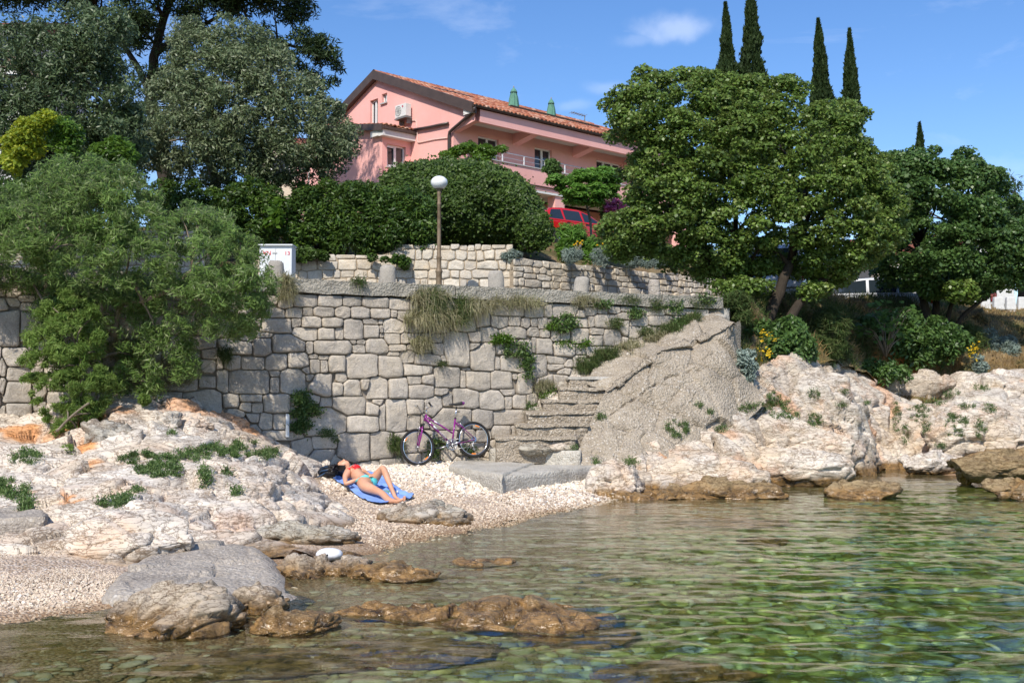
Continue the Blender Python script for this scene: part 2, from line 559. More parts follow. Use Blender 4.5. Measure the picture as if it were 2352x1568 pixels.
concmat('conglomerate', (.33, .275, .205), (.45, .385, .30), (.21, .175, .135), .8, 1.)
concmat('concrete', (.40, .38, .34), (.50, .475, .43), (.29, .27, .235), .22, .5)
concmat('concrete_pale', (.43, .405, .355), (.56, .535, .475), (.30, .275, .23), .5, .7)
concmat('concrete_grey', (.30, .262, .225), (.41, .37, .32), (.20, .17, .14), .6, .6)
concmat('shaded_riser', (.27, .225, .17), (.36, .30, .23), (.19, .16, .12), .8, .9)  # brown pebbly step faces; their shade under the treads is put into the colour
concmat('concrete_coping', (.27, .255, .215), (.38, .355, .30), (.17, .16, .13), .3, .8)

# pebbles and the ground under them
k = NT('pebble')
r = k.attr('rnd')
c = k.ramp(r, [(0, (.34, .26, .19)), (.10, (.50, .40, .30)), (.25, (.60, .48, .37)), (.45, (.68, .575, .435)), (.62, (.70, .585, .47)), (.80, (.74, .68, .58)), (.95, (.78, .76, .72)), (1., (.34, .31, .29))])
zz = k.sepz(k.pos)
wet = k.ramp(k.math('MULTIPLY_ADD', zz, 10., .5, clamp=True), [(.35, (.50, .40, .26)), (.95, (1, 1, 1))])
c = k.mix(1., c, wet, 'MULTIPLY')
M['pebble'] = k.done(k.bsdf(c, .75, .25, 0, k.bump(k.noise(60, 3, .6), .2, .01)))

k = NT('beach_ground'); p = k.pos
d = k.vor(38, 'F1'); cc = k.vor(38, 'F1', out='Color')
c = k.ramp(k.sepz(cc, 0), [(0, (.40, .28, .17)), (.3, (.58, .45, .32)), (.6, (.66, .53, .42)), (1, (.74, .68, .60))])
c = k.mix(k.ramp(k.noise(.7, 5, .6), [(.4, 0.), (.6, .5)]), c, (.60, .48, .38))
c = k.mix(k.ramp(d, [(.35, 0.), (.7, .7)]), c, k.mix(1., c, (.45, .38, .32), 'MULTIPLY'))
# below the water: weed-green and olive cobbles
zz = k.sepz(p)
deep = k.n('ShaderNodeMapRange'); k.set(deep.inputs['Value'], k.math('ADD', zz, k.math('MULTIPLY', k.math('SUBTRACT', k.noise(1.2, 4, .6), .5), .2)))
deep.inputs['From Min'].default_value = -.16; deep.inputs['From Max'].default_value = -.62
c = k.mix(deep.outputs['Result'], c, k.mix(k.noise(3., 5, .7), (.18, .25, .06), (.35, .43, .13)))
wetf = k.n('ShaderNodeMapRange'); k.set(wetf.inputs['Value'], zz); wetf.inputs['From Min'].default_value = .06; wetf.inputs['From Max'].default_value = .0
c = k.mix(wetf.outputs['Result'], c, k.mix(1., c, (.62, .50, .36), 'MULTIPLY'))
h = k.math('ADD', k.math('MULTIPLY', d, -1.), k.math('MULTIPLY', k.noise(8, 5), .4))
M['beach_ground'] = k.done(k.bsdf(c, .85, .2, 0, k.bump(h, .8, .03)))

k = NT('cobble')
r = k.attr('rnd'); 
c1 = k.ramp(r, [(0, (.15, .20, .06)), (.22, (.24, .32, .08)), (.45, (.33, .42, .11)), (.65, (.43, .51, .16)), (.8, (.27, .40, .19)), (.9, (.58, .62, .34)), (1., (.36, .48, .38))])
c0 = k.ramp(r, [(0, (.26, .19, .10)), (.3, (.40, .31, .18)), (.6, (.50, .41, .27)), (.85, (.56, .49, .36)), (1., (.42, .39, .30))])
dd = k.n('ShaderNodeMapRange'); k.set(dd.inputs['Value'], k.sepz(k.pos)); dd.inputs['From Min'].default_value = -.16; dd.inputs['From Max'].default_value = -.62
c = k.mix(dd.outputs['Result'], c0, c1)
c = k.mix(k.ramp(k.noise(12, 5, .65), [(.4, .0), (.7, .6)]), c, k.mix(1., c, (.45, .42, .25), 'MULTIPLY'))
M['cobble'] = k.done(k.bsdf(c, .8, .2, 0, k.bump(k.noise(30, 5, .6), .4, .01)))

# earth and dry grass floor of the bank and the hill
k = NT('earth')
c = k.mix(k.ramp(k.noise(1.6, 7, .65), [(.38, 0.), (.62, 1.)]), (.13, .085, .045), (.30, .22, .12))
c = k.mix(k.ramp(k.noise(.8, 5, .6, v=k.mapv(k.pos, loc=(5, 5, 5))), [(.42, 0.), (.6, .8)]), c, (.085, .10, .035))
c = k.mix(k.attr('earth'), c, (.46, .20, .07))
M['earth'] = k.done(k.bsdf(c, .95, .1, 0, k.bump(k.noise(12, 8, .7), .9, .06)))

k = NT('asphalt')
M['asphalt'] = k.done(k.bsdf(k.mix(k.noise(40, 5, .7), (.10, .10, .10), (.17, .165, .16)), .9, .2, 0, k.bump(k.noise(120, 3), .3, .01)))

# water
k = NT('sea_water')
w = k.mapv(k.pos, scale=(1.0, 2.3, 1.), rot=(0, 0, .12))
h = k.math('ADD', k.noise(5.5, 4, .5, v=w, dist=.4), k.math('MULTIPLY', k.noise(15, 3, .5, v=w), .28))
nd = k.n('ShaderNodeBsdfPrincipled')
nd.inputs['Base Color'].default_value = (.80, .98, .80, 1); nd.inputs['Roughness'].default_value = 0.0
nd.inputs['IOR'].default_value = 1.333; nd.inputs['Transmission Weight'].default_value = 1.0
k.set(nd.inputs['Normal'], k.bump(h, .10, .03))
M['sea_water'] = k.done(nd.outputs[0])

k = NT('plaster'); p = k.pos
c = k.mix(k.ramp(k.noise(.7, 5, .6), [(.35, 0.), (.65, 1.)]), (.83, .435, .39), (.88, .48, .44))
c = k.mix(k.ramp(k.noise(5, 6, .7), [(.5, 0.), (.8, .35)]), c, (.76, .38, .33))
c = k.mix(k.ramp(k.noise(1.2, 6, .7, v=k.mapv(p, scale=(3, 3, .35))), [(.55, 0.), (.75, .22)]), c, (.68, .38, .34))
M['plaster'] = k.done(k.bsdf(c, .9, .12, 0, k.bump(k.noise(26, 6, .7), .35, .02)))
simple('white_plaster', (.74, .73, .70), .85, .15, var=.06, bump=.2)
simple('cream_render', (.62, .55, .44), .9, .1, var=.12, bump=.3)
simple('fascia_brown', (.075, .052, .043), .5, .35, var=.2, nscale=3)
simple('gutter_brown', (.055, .038, .032), .35, .5, var=.15)
simple('frame_white', (.80, .80, .79), .35, .5, var=.04)
simple('sill_grey', (.45, .44, .43), .6, .3)
simple('soffit', (.62, .58, .52), .85, .15, var=.05)
simple('cable_pale', (.70, .52, .46), .6, .3)
simple('steel', (.62, .62, .62), .28, .5, 1.0, var=.06)
simple('ac_white', (.70, .70, .67), .45, .4, var=.05)
simple('ac_dark', (.20, .21, .21), .6, .3)
simple('ac_red', (.55, .05, .10), .5, .3)
simple('parasol_green', (.12, .27, .20), .85, .1, var=.2, nscale=6)
simple('parasol_band', (.03, .06, .05), .8, .1)
simple('post_wood', (.35, .27, .18), .7, .2)
k = NT('roof_tile')
r = k.attr('rnd')
c = k.ramp(r, [(0, (.22, .075, .045)), (.3, (.38, .12, .065)), (.6, (.50, .19, .10)), (.85, (.56, .28, .17)), (1, (.60, .42, .33))])
c = k.mix(k.ramp(k.noise(9, 6, .7), [(.45, 0.), (.75, .55)]), c, (.16, .09, .07))
M['roof_tile'] = k.done(k.bsdf(c, .85, .2, 0, k.bump(k.noise(40, 4, .7), .4, .01)))
k = NT('window_glass')
M['window_glass'] = k.done(k.bsdf(k.mix(k.noise(1.2, 3, .5), (.012, .016, .02), (.05, .06, .07)), .06, .8, 0, k.bump(k.noise(1.5, 2), .02, .02)))
k = NT('car_glass')
M['car_glass'] = k.done(k.bsdf((.02, .03, .04), .05, .9))
k = NT('curtain'); M['curtain'] = k.done(k.bsdf(k.mix(k.ramp(k.noise(6, 2, .5, v=k.mapv(k.pos, scale=(6, 6, .2))), [(.3, 0.), (.7, 1.)]), (.30, .31, .33), (.55, .56, .58)), .9, .1))

def paint(name, col, **kw):
    k = NT(name)
    dirt = k.ramp(k.noise(3, 6, .7, v=k.oc()), [(.5, 0.), (.8, .25)])
    c = k.mix(dirt, col, tuple(x * .7 + .03 for x in col))
    M[name] = k.done(k.bsdf(c, k.mix(dirt, .18, .5), .55, kw.get('metal', 0.), None, Coat_Weight=.7, Coat_Roughness=.05))
paint('car_red', (.62, .012, .015)); paint('car_silver', (.50, .53, .58), metal=.25); paint('car_darkred', (.22, .015, .02)); paint('car_white', (.62, .65, .70))
paint('bike_purple', (.24, .012, .20))
simple('rubber', (.022, .020, .019), .75, .3, var=.25, nscale=20)
simple('black_plastic', (.018, .018, .02), .45, .45)
simple('taillight', (.50, .01, .01), .15, .7)
simple('chrome', (.72, .72, .72), .14, .6, 1.0, var=.05)
simple('alloy', (.60, .60, .61), .32, .5, 1.0, var=.08)
simple('reflector_orange', (.90, .27, .02), .3, .6)
simple('white_decal', (.80, .80, .80), .4, .4)
simple('violet_vinyl', (.22, .03, .24), .5, .4)
k = NT('lamp_post'); c = k.mix(k.ramp(k.noise(7, 7, .7), [(.4, 0.), (.65, 1.)]), (.23, .175, .115), (.14, .095, .055))
M['lamp_post'] = k.done(k.bsdf(c, .6, .35, .1, k.bump(k.noise(60, 4), .2, .01)))
k = NT('opal'); M['opal'] = k.done(k.bsdf((.82, .83, .82), .12, .6, Subsurface_Weight=.0))
k = NT('skin'); c = k.mix(k.ramp(k.noise(5, 4, .5), [(.35, 0.), (.65, 1.)]), (.56, .285, .17), (.66, .36, .235))
M['skin'] = k.done(k.bsdf(c, .45, .4, 0, None, Subsurface_Weight=.12, Subsurface_Scale=.01, Subsurface_Radius=(1., .4, .2)))
simple('lips', (.45, .12, .10), .4, .4); simple('hair', (.012, .009, .008), .38, .5, nscale=40)
simple('bikini_red', (.80, .025, .03), .7, .2, var=.15, nscale=20); simple('bikini_turquoise', (.13, .62, .62), .7, .2, var=.12, nscale=20)
simple('towel_blue', (.22, .36, .78), .95, .05, var=.18, nscale=6, bump=.6); simple('bag_black', (.012, .014, .02), .5, .35, var=.3, nscale=6, bump=.3)
simple('bag_blue', (.03, .07, .14), .5, .35); simple('paper', (.72, .70, .66), .7, .2); simple('cover_teal', (.14, .30, .27), .5, .3)
simple('white_stone', (.72, .73, .75), .6, .3, var=.06, bump=.2); simple('sign_red', (.70, .03, .05), .6, .2); simple('cabinet', (.70, .72, .72), .5, .3, var=.05)
simple('whitewash', (.62, .62, .60), .9, .1, var=.12, bump=.4)
k = NT('bark'); p = k.mapv(k.pos, scale=(1, 1, .25))
M['bark'] = k.done(k.bsdf(k.mix(k.noise(14, 7, .7, v=p), (.02, .016, .013), (.085, .068, .052)), .95, .1, 0, k.bump(k.noise(30, 6, .7, v=p), .9, .03)))
k = NT('bark_pale'); p = k.mapv(k.pos, scale=(1, 1, .3))
M['bark_pale'] = k.done(k.bsdf(k.mix(k.noise(14, 7, .7, v=p), (.10, .08, .06), (.34, .28, .21)), .95, .1, 0, k.bump(k.noise(30, 6, .7, v=p), .8, .03)))

leafmat('leaf_maple', [(.056, .102, .016), (.088, .152, .025), (.125, .205, .036), (.175, .260, .055), (.25, .29, .09)], .42, .30, .4)
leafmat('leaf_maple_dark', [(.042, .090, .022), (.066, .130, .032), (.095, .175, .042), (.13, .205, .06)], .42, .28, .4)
leafmat('leaf_olive', [(.055, .088, .034), (.088, .128, .050), (.128, .170, .072), (.180, .218, .11), (.26, .285, .17)], .45, .18, .4)
leafmat('leaf_olive_dark', [(.040, .070, .026), (.064, .102, .038), (.096, .140, .056), (.142, .182, .09)], .45, .18, .4)
leafmat('leaf_tamarisk', [(.058, .115, .022), (.095, .175, .034), (.14, .235, .05), (.19, .28, .075), (.36, .39, .24)], .6, .30, .2)
leafmat('leaf_tamarisk_light', [(.085, .155, .028), (.13, .215, .042), (.18, .27, .06), (.25, .32, .10)], .6, .35, .2)
leafmat('leaf_pine', [(.012, .026, .008), (.020, .042, .012), (.035, .062, .016), (.055, .075, .022)], .6, .1, .25)
leafmat('leaf_cypress', [(.014, .030, .008), (.024, .046, .012), (.038, .062, .018)], .65, .08, .2)
leafmat('leaf_hedge', [(.026, .052, .009), (.042, .080, .013), (.064, .115, .018), (.10, .155, .03)], .5, .15, .3)
leafmat('leaf_pittosporum', [(.024, .055, .010), (.040, .085, .015), (.065, .125, .018), (.12, .19, .025)], .48, .2, .35)
leafmat('leaf_bright', [(.055, .12, .015), (.09, .18, .02), (.14, .24, .03)], .4, .35, .4)
leafmat('leaf_mimosa', [(.08, .19, .028), (.13, .27, .04), (.18, .33, .055)], .5, .35, .3)
leafmat('leaf_silver', [(.14, .19, .15), (.22, .28, .24), (.32, .38, .33)], .7, .15, .2)
leafmat('leaf_samphire', [(.045, .095, .024), (.075, .14, .036), (.11, .18, .05), (.16, .22, .07)], .5, .2, .4)
leafmat('leaf_yellow', [(.10, .18, .018), (.24, .31, .025), (.46, .46, .035)], .5, .35, .3)
leafmat('leaf_fig', [(.05, .11, .02), (.08, .16, .03), (.12, .21, .045)], .45, .35, .35)
leafmat('grass_dry', [(.15, .17, .07), (.25, .24, .13), (.36, .33, .20), (.46, .42, .28)], .8, .3, .1)
leafmat('grass_green', [(.035, .070, .018), (.06, .105, .028), (.10, .14, .045), (.16, .17, .07)], .7, .3, .15)
leafmat('grass_tan', [(.20, .13, .055), (.34, .23, .10), (.46, .34, .17)], .8, .3, .1)
leafmat('flower_pink', [(.55, .10, .25), (.75, .25, .42)], .6, .3, .2)
leafmat('flower_yellow', [(.70, .42, .02), (.85, .60, .04)], .6, .3, .2)
# ------------------------------------------------------------------ shore: ground, water, rock
def catmull(A, n):
    """resample axis 0 of A to n samples with a Catmull-Rom spline"""
    m = A.shape[0]
    Ap = np.concatenate([2 * A[:1] - A[1:2], A, 2 * A[-1:] - A[-2:-1]], 0)
    t = np.linspace(0, m - 1, n); i = np.minimum(t.astype(int), m - 2); f = (t - i).reshape((-1,) + (1,) * (A.ndim - 1))
    p0, p1, p2, p3 = Ap[i], Ap[i + 1], Ap[i + 2], Ap[i + 3]
    return .5 * ((2 * p1) + (-p0 + p2) * f + (2 * p0 - 5 * p1 + 4 * p2 - p3) * f ** 2 + (-p0 + 3 * p1 - 3 * p2 + p3) * f ** 3)

def grid_faces(nu, nv):
    i = np.arange(nv - 1)[:, None] * nu + np.arange(nu - 1)[None, :]
    i = i.ravel()
    return np.stack([i, i + 1, i + nu + 1, i + nu], -1)

def rotm(a, b, c):
    return np.array(Matrix.Rotation(a, 3, 'X') @ Matrix.Rotation(b, 3, 'Y') @ Matrix.Rotation(c, 3, 'Z'))

def fracture(p, seed, cell=.6, amp=.14, groove=.05, squash=2.2, rot=(.3, .2, .4), sub=True):
    """block-like relief of jointed limestone, in metres along the normal"""
    R = rotm(*rot)
    q = p @ R.T
    q = q * np.array([1, 1, squash]) / cell
    q = q + .30 * np.stack([vnoise(p * 1.7 / cell * .6 + 11 * k, seed + 20 + k) for k in range(3)], -1)
    F1, F2, ID, V = worley(q, seed)
    h = (ID - .5) * amp
    tx = h3((ID * 9999).astype(int), (ID * 777).astype(int), (ID * 13).astype(int), seed + 5) - .5
    ty = h3((ID * 5555).astype(int), (ID * 333).astype(int), (ID * 29).astype(int), seed + 6) - .5
    h = h + (V[:, 0] * tx + V[:, 1] * ty) * amp * 2.2
    h = h - groove * (1 - sstep(0, .16, F2 - F1))
    if sub:
        q2 = (p @ rotm(rot[0] + .3, rot[1] - .2, rot[2] + .5).T) * np.array([1, 1, squash * 1.1]) / (cell * .36)
        q2 = q2 + .3 * np.stack([vnoise(p * 3 / cell + 7 * k, seed + 40 + k) for k in range(3)], -1)
        a1, a2, ai, av = worley(q2, seed + 50)
        pt = sstep(-.1, .25, vnoise(p * 1.3 + 31, seed + 61))
        h = h + pt * ((ai - .5) * amp * .26 - groove * .45 * (1 - sstep(0, .10, a2 - a1)) + av[:, 0] * (h3((ai * 9999).astype(int), (ai * 99).astype(int), (ai * 7).astype(int), seed) - .5) * amp * .4)
    h = h + fbm(p * 1.0, 2, seed + 70) * amp * .7 + fbm(p * 9, 3, seed + 80) * amp * .08
    return h

PATCHES = []
def patch(name, rows, nu, nv, mat, seed=1, cracks=(), cell=.6, amp=.12, groove=.045, squash=2.2, rot=(.3, .2, .4), earth=(), label=None, edge=True, kind='structure', parent=None, cat=None, smooth=True, hole=None):
    R = np.array([[P(*c) for c in r] for r in rows])
    G = catmull(R, nv)
    G = catmull(G.transpose(1, 0, 2), nu).transpose(1, 0, 2)
    du = np.gradient(G, axis=1); dv = np.gradient(G, axis=0)
    N = np.cross(du, dv); N /= (np.linalg.norm(N, axis=-1, keepdims=True) + 1e-9)
    p = G.reshape(-1, 3); N = N.reshape(-1, 3)
    s = np.sign((N * np.array([0, -.6, .8])).sum(-1)); s[s == 0] = 1
    N = N * s[:, None]
    if amp:
        h = fracture(p, seed, cell, amp, groove, squash, rot)
        p = p + N * h[:, None]
    for poly, wd, dp in cracks:
        cp = catmull(np.array([P(*q) for q in poly]), 90); cp = cp + .035 * np.stack([fbm(cp * 6 + 5 * k_, 2, k_) for k_ in range(3)], -1)
        dm = np.full(len(p), 9.)
        for i in range(0, len(p), 8000): dm[i:i + 8000] = np.sqrt(((G.reshape(-1, 3)[i:i + 8000, None] - cp[None]) ** 2).sum(-1)).min(1)
        p = p - N * (dp * (1 - sstep(.25, 1., dm / wd)))[:, None]
    e = np.zeros(len(p))
    for (px, py, Y, r, a) in earth:
        c = np.array(P(px, py, Y))
        d = np.linalg.norm(p - c, axis=-1) / r + .55 * fbm(p * 3.1, 3, seed + 9)
        e = np.maximum(e, a * (1 - sstep(.55, 1.05, d)))
    me = new_mesh(name, p, grid_faces(nu, nv), M[mat], smooth, {'earth': e})
    o = obj(name, me, parent, label, cat, None, kind)
    PATCHES.append((p, grid_faces(nu, nv)))
    return o

# --- ground: thin-plate surface through surveyed points
gp = []
for (px, py, z) in [(-150, 1440, 0), (0, 1425, 0), (140, 1405, 0), (260, 1385, 0), (640, 1375, -.03), (720, 1340, -.02), (860, 1265, 0), (950, 1235, 0), (1080, 1216, 0), (1200, 1196, 0),
                    (1320, 1170, 0), (1430, 1141, 0), (1700, 1112, -.05), (1900, 1075, -.05), (2100, 1063, -.05), (2352, 1100, -.1),
                    (-150, 1262, .20), (0, 1266, .20), (120, 1296, .15), (240, 1335, .09), (400, 1330, .0), (500, 1250, .1), (930, 1152, .075), (1100, 1175, .055), (1250, 1132, .13), (1000, 1085, .335), (1120, 1088, .32), (790, 1098, .33), (860, 1126, .20), (1340, 1122, .12), (1000, 1150, .11),
                    (700, 1200, .1), (1180, 1160, .07)]:
    gp.append(tuple(Pz(px, py, z)))
gp += [(-4, 15, .25), (-3, 13.5, .15), (-2.6, 19.4, .38), (0, 20, .38), (2.6, 19, .2), (3.5, 20.5, .2), (-6, 14, .2), (-8, 12, .16), (-5.5, 11.5, .14), (-4.4, 11, .14), (-8, 18, .6), (5, 22, .2), (9, 26, .1), (12, 28, .1),
       (2, 14, -.34), (4, 14, -.52), (7, 16, -.62), (0.1, 10.6, -.22), (1.5, 10.5, -.42), (3, 10.4, -.72), (5, 11, -.88), (8, 12, -1.05), (-.6, 8.6, -.26), (.8, 8, -.5), (2, 8, -.78), (4, 8, -1.1), (-1.4, 7, -.30), (0, 6.5, -.55), (1.5, 6, -.92), (3, 6, -1.2),
       (-2.3, 6.6, -.2), (-3.2, 6.9, -.1), (-3.6, 6, -.28), (0, 3, -1.2), (-4, 3, -.9), (4, 3, -1.8), (9, 6, -1.8), (9, 19, -.8), (6, 19, -.45), (11, 23, -.5), (-7, 7.5, 0), (-9, 5, -.6), (-.2, 12.4, -.07), (1.0, 14.6, -.14), (1.3, 12.4, -.30), (-1., 11.2, -.08)]
gp = np.array(gp)
def _tps(r2):
    return .5 * r2 * np.log(r2 + 1e-12)
_n = len(gp)
_D = ((gp[:, None, :2] - gp[None, :, :2]) ** 2).sum(-1)
_A = np.zeros((_n + 3, _n + 3)); _A[:_n, :_n] = _tps(_D) + np.eye(_n) * .02
_A[:_n, _n] = 1; _A[:_n, _n + 1:] = gp[:, :2]; _A[_n, :_n] = 1; _A[_n + 1:, :_n] = gp[:, :2].T
_W = np.linalg.solve(_A, np.concatenate([gp[:, 2], [0, 0, 0]]))
def ground_z(X, Y):
    X = np.atleast_1d(np.asarray(X, float)); Y = np.atleast_1d(np.asarray(Y, float))
    out = np.empty(len(X))
    for s in range(0, len(X), 20000):
        x = X[s:s + 20000]; y = Y[s:s + 20000]
        r2 = (x[:, None] - gp[None, :, 0]) ** 2 + (y[:, None] - gp[None, :, 1]) ** 2
        out[s:s + 20000] = _tps(r2) @ _W[:_n] + _W[_n] + _W[_n + 1] * x + _W[_n + 2] * y
    out = np.clip(out, -2.4, .62)
    far = sstep(0, 10, np.maximum(np.maximum(-9 - X, X - 13), np.maximum(2 - Y, 0)))
    return out * (1 - far) - 2.2 * far

def axis_pts(a, b, step, far, n):
    core = np.arange(a, b + step / 2, step)
    g = np.geomspace(step * 2, far, n)
    return np.concatenate([a - g[::-1], core, b + g])
gx = axis_pts(-9, 12, .10, 400, 16); gy = np.concatenate([2 - np.geomspace(.2, 400, 16)[::-1], np.arange(2, 30.01, .10), [34.]])
GX, GY = np.meshgrid(gx, gy)
gz = ground_z(GX.ravel(), GY.ravel())
gpnt = np.stack([GX.ravel(), GY.ravel(), gz], -1)
gpnt[:, 2] += .03 * fbm(gpnt * [1.6, 1.6, 0] + 3, 3, 5) * (np.abs(gpnt[:, 0]) < 14)
obj('ground', new_mesh('ground', gpnt, grid_faces(len(gx), len(gy)), M['beach_ground'], True), kind='structure')

# --- water surface: superposed wavelets, longer towards the open sea
def wave_h(X, Y):
    h = np.zeros(len(X)); rg = np.random.default_rng(5)
    for lam, a, n in ((2.6, .007, 6), (1.25, .0058, 10), (.62, .0046, 14), (.34, .0034, 16), (.2, .0019, 14)):
        for i in range(n):
            th = rg.normal(-1.45, .8)
            kx, ky = math.cos(th) * 2 * math.pi / lam, math.sin(th) * 2 * math.pi / lam
            l2 = rg.uniform(.75, 1.3); ph = rg.uniform(0, 6.28)
            w = vnoise(np.stack([X / (lam * 3.4), Y / (lam * 2.6), 0 * X + i * 3.7], -1), i) * .5 + .6
            f = kx * X * l2 + ky * Y * l2 + ph + 1.2 * vnoise(np.stack([X / (lam * 1.9), Y / (lam * 1.9), 0 * X + i], -1), 90 + i)
            h += a / math.sqrt(n) * 1.5 * w * (np.sin(f) + .25 * np.cos(2 * f))
    return h
wx = np.concatenate([-6 - np.geomspace(.5, 500, 14)[::-1], np.arange(-6, 14.01, .05), 14 + np.geomspace(.3, 500, 14)])
wy = np.concatenate([3 - np.geomspace(.5, 500, 14)[::-1], np.arange(3, 12, .04), np.arange(12, 27.01, .055)])
WX, WY = np.meshgrid(wx, wy)
fx, fy = WX.ravel(), WY.ravel()
shal = np.clip(-ground_z(fx, fy), 0, 1)
inner = (fx > -7) & (fx < 15) & (fy > 2)
hz = np.zeros(len(fx)); hz[inner] = wave_h(fx[inner], fy[inner])
hz *= .35 + .65 * sstep(.02, .45, shal)
wpnt = np.stack([fx, fy, hz], -1)
sea = obj('sea', new_mesh('sea', wpnt, grid_faces(len(wx), len(wy)), M['sea_water'], True), kind='structure')

def gcast(px, py, lo=5., hi=21.):
    for _ in range(50):
        m_ = (lo + hi) / 2; q = P(px, py, m_)
        if q.z > float(ground_z(q.x, q.y)[0]): lo = m_
        else: hi = m_
    return P(px, py, lo)
# --- many small stones as one mesh
def scatter_mesh(name, base, faces, pts, scl, mat, attr=None, smooth=False, tilt=.6, seed=3, kind='stuff', parent=None, jitter=.0, **kw):
    rg = np.random.default_rng(seed); n = len(pts); k = len(base)
    ang = rg.uniform(0, 2 * np.pi, n); ax = rg.normal(0, tilt, n); ay = rg.normal(0, tilt, n)
    ca, sa = np.cos(ang), np.sin(ang); cx, sx = np.cos(ax), np.sin(ax); cy, sy = np.cos(ay), np.sin(ay)
    V = base[None] * scl[:, None, :]
    if jitter: V = V * (1 + rg.uniform(-jitter, jitter, V.shape))
    x, y, z = V[..., 0], V[..., 1], V[..., 2]
    x, y = x * ca[:, None] - y * sa[:, None], x * sa[:, None] + y * ca[:, None]
    y, z = y * cx[:, None] - z * sx[:, None], y * sx[:, None] + z * cx[:, None]
    x, z = x * cy[:, None] + z * sy[:, None], -x * sy[:, None] + z * cy[:, None]
    V = np.stack([x, y, z], -1) + pts[:, None, :]
    F = (faces[None] + (np.arange(n) * k)[:, None, None]).reshape(-1, faces.shape[1])
    rr = rg.uniform(0, 1, n) if attr is None else attr
    me = new_mesh(name, V.reshape(-1, 3), F, M[mat], smooth, {'rnd': np.repeat(rr, k)})
    return obj(name, me, parent, kind=kind, **kw)

def cube_sphere(n):
    """unit sphere from a cube grid, n cells a side: verts and quad faces (welded)"""
    vs = {}; V = []; F = []
    for ax in range(3):
        for sg in (-1, 1):
            idx = {}
            for i in range(n + 1):
                for j in range(n + 1):
                    a, b = 2 * i / n - 1, 2 * j / n - 1
                    c = [0, 0, 0]; c[ax] = sg; c[(ax + 1) % 3] = a; c[(ax + 2) % 3] = b
                    key = tuple(round(x * n) for x in c)
                    if key not in vs:
                        vs[key] = len(V); V.append(c)
                    idx[i, j] = vs[key]
            for i in range(n):
                for j in range(n):
                    q = [idx[i, j], idx[i + 1, j], idx[i + 1, j + 1], idx[i, j + 1]]
                    F.append(q if sg > 0 else q[::-1])
    V = np.tan(np.array(V, float) * math.pi / 4)
    V /= np.linalg.norm(V, axis=1, keepdims=True)
    return V, np.array(F)
CHIP = np.array([[x * (.8 if z > 0 else 1) * .5, y * (.7 if z > 0 else 1) * .5, z * .5] for z in (-1, 1) for x, y in ((-1, -.7), (1, -1), (.8, 1), (-.9, .8))])
CHIPF = np.array([(0, 3, 2, 1), (4, 5, 6, 7), (0, 1, 5, 4), (1, 2, 6, 5), (2, 3, 7, 6), (3, 0, 4, 7)])
RND2, RND2F = cube_sphere(2)

def poly_scatter(poly, n, rg):
    poly = np.array(poly); lo, hi = poly.min(0), poly.max(0); out = []
    while sum(len(o) for o in out) < n:
        q = rg.uniform(lo, hi, (n * 2, 2)); c = np.zeros(len(q), bool)
        j = len(poly) - 1
        for i in range(len(poly)):
            a, b = poly[i], poly[j]
            hit = ((a[1] > q[:, 1]) != (b[1] > q[:, 1])) & (q[:, 0] < (b[0] - a[0]) * (q[:, 1] - a[1]) / (b[1] - a[1] + 1e-12) + a[0])
            c ^= hit; j = i
        out.append(q[c])
    return np.concatenate(out)[:n]
rg = np.random.default_rng(21)
bp = [tuple(Pz(x, y, z))[:2] for x, y, z in ((735, 1130, .3), (745, 1085, .36), (900, 1055, .36), (1010, 1050, .36), (1150, 1075, .3), (1375, 1110, .12), (1445, 1142, 0), (1300, 1185, 0), (1080, 1228, -.03), (870, 1275, -.03), (800, 1215, .1))]
q = poly_scatter(bp, 21000, rg)
up = sstep(15.0, 17.8, q[:, 1] + vnoise(np.stack([q[:, 0] * 1.5, q[:, 1] * 1.5, q[:, 0] * 0], -1), 3) * .9)
s = (.016 + .016 * rg.uniform(0, 1, len(q)) ** 2) * (1 - up) + (.026 + .040 * rg.uniform(0, 1, len(q)) ** 2) * up
z = ground_z(q[:, 0], q[:, 1]) + rg.uniform(-.3, .55, len(q)) * s * .6
col_up = np.clip(rg.normal(.70, .17, len(q)), 0, 1); col_lo = np.clip(rg.normal(.27, .20, len(q)), 0, 1)
scatter_mesh('pebble_beach', CHIP, CHIPF, np.stack([q[:, 0], q[:, 1], z], -1), np.stack([s * 1.25, s, s * .62], -1), 'pebble', np.where(rg.uniform(0, 1, len(q)) < up, col_up, col_lo), jitter=.22, label='pale pebbles of the small beach below the wall')
bp = [tuple(Pz(x, y, z))[:2] for x, y, z in ((-160, 1232, .20), (70, 1236, .20), (200, 1262, .18), (330, 1300, .14), (300, 1400, 0), (140, 1420, 0), (0, 1440, -.02), (-160, 1450, -.02))]
q = poly_scatter(bp, 24000, rg)
lowr = sstep(9.6, 8.4, q[:, 1] + vnoise(np.stack([q[:, 0] * 2, q[:, 1] * 2, q[:, 0] * 0], -1), 3) * .5)
s = (.006 + .009 * rg.uniform(0, 1, len(q)) ** 2) * (1 + 1.1 * lowr)
z = ground_z(q[:, 0], q[:, 1]) + rg.uniform(-.2, .6, len(q)) * s * .6
scatter_mesh('pebble_beach', CHIP, CHIPF, np.stack([q[:, 0], q[:, 1], z], -1), np.stack([s * 1.3, s, s * .6], -1), 'pebble', np.clip(rg.normal(.36, .22, len(q)), 0, 1), jitter=.2, seed=9, label='fine pebbles of the left beach')
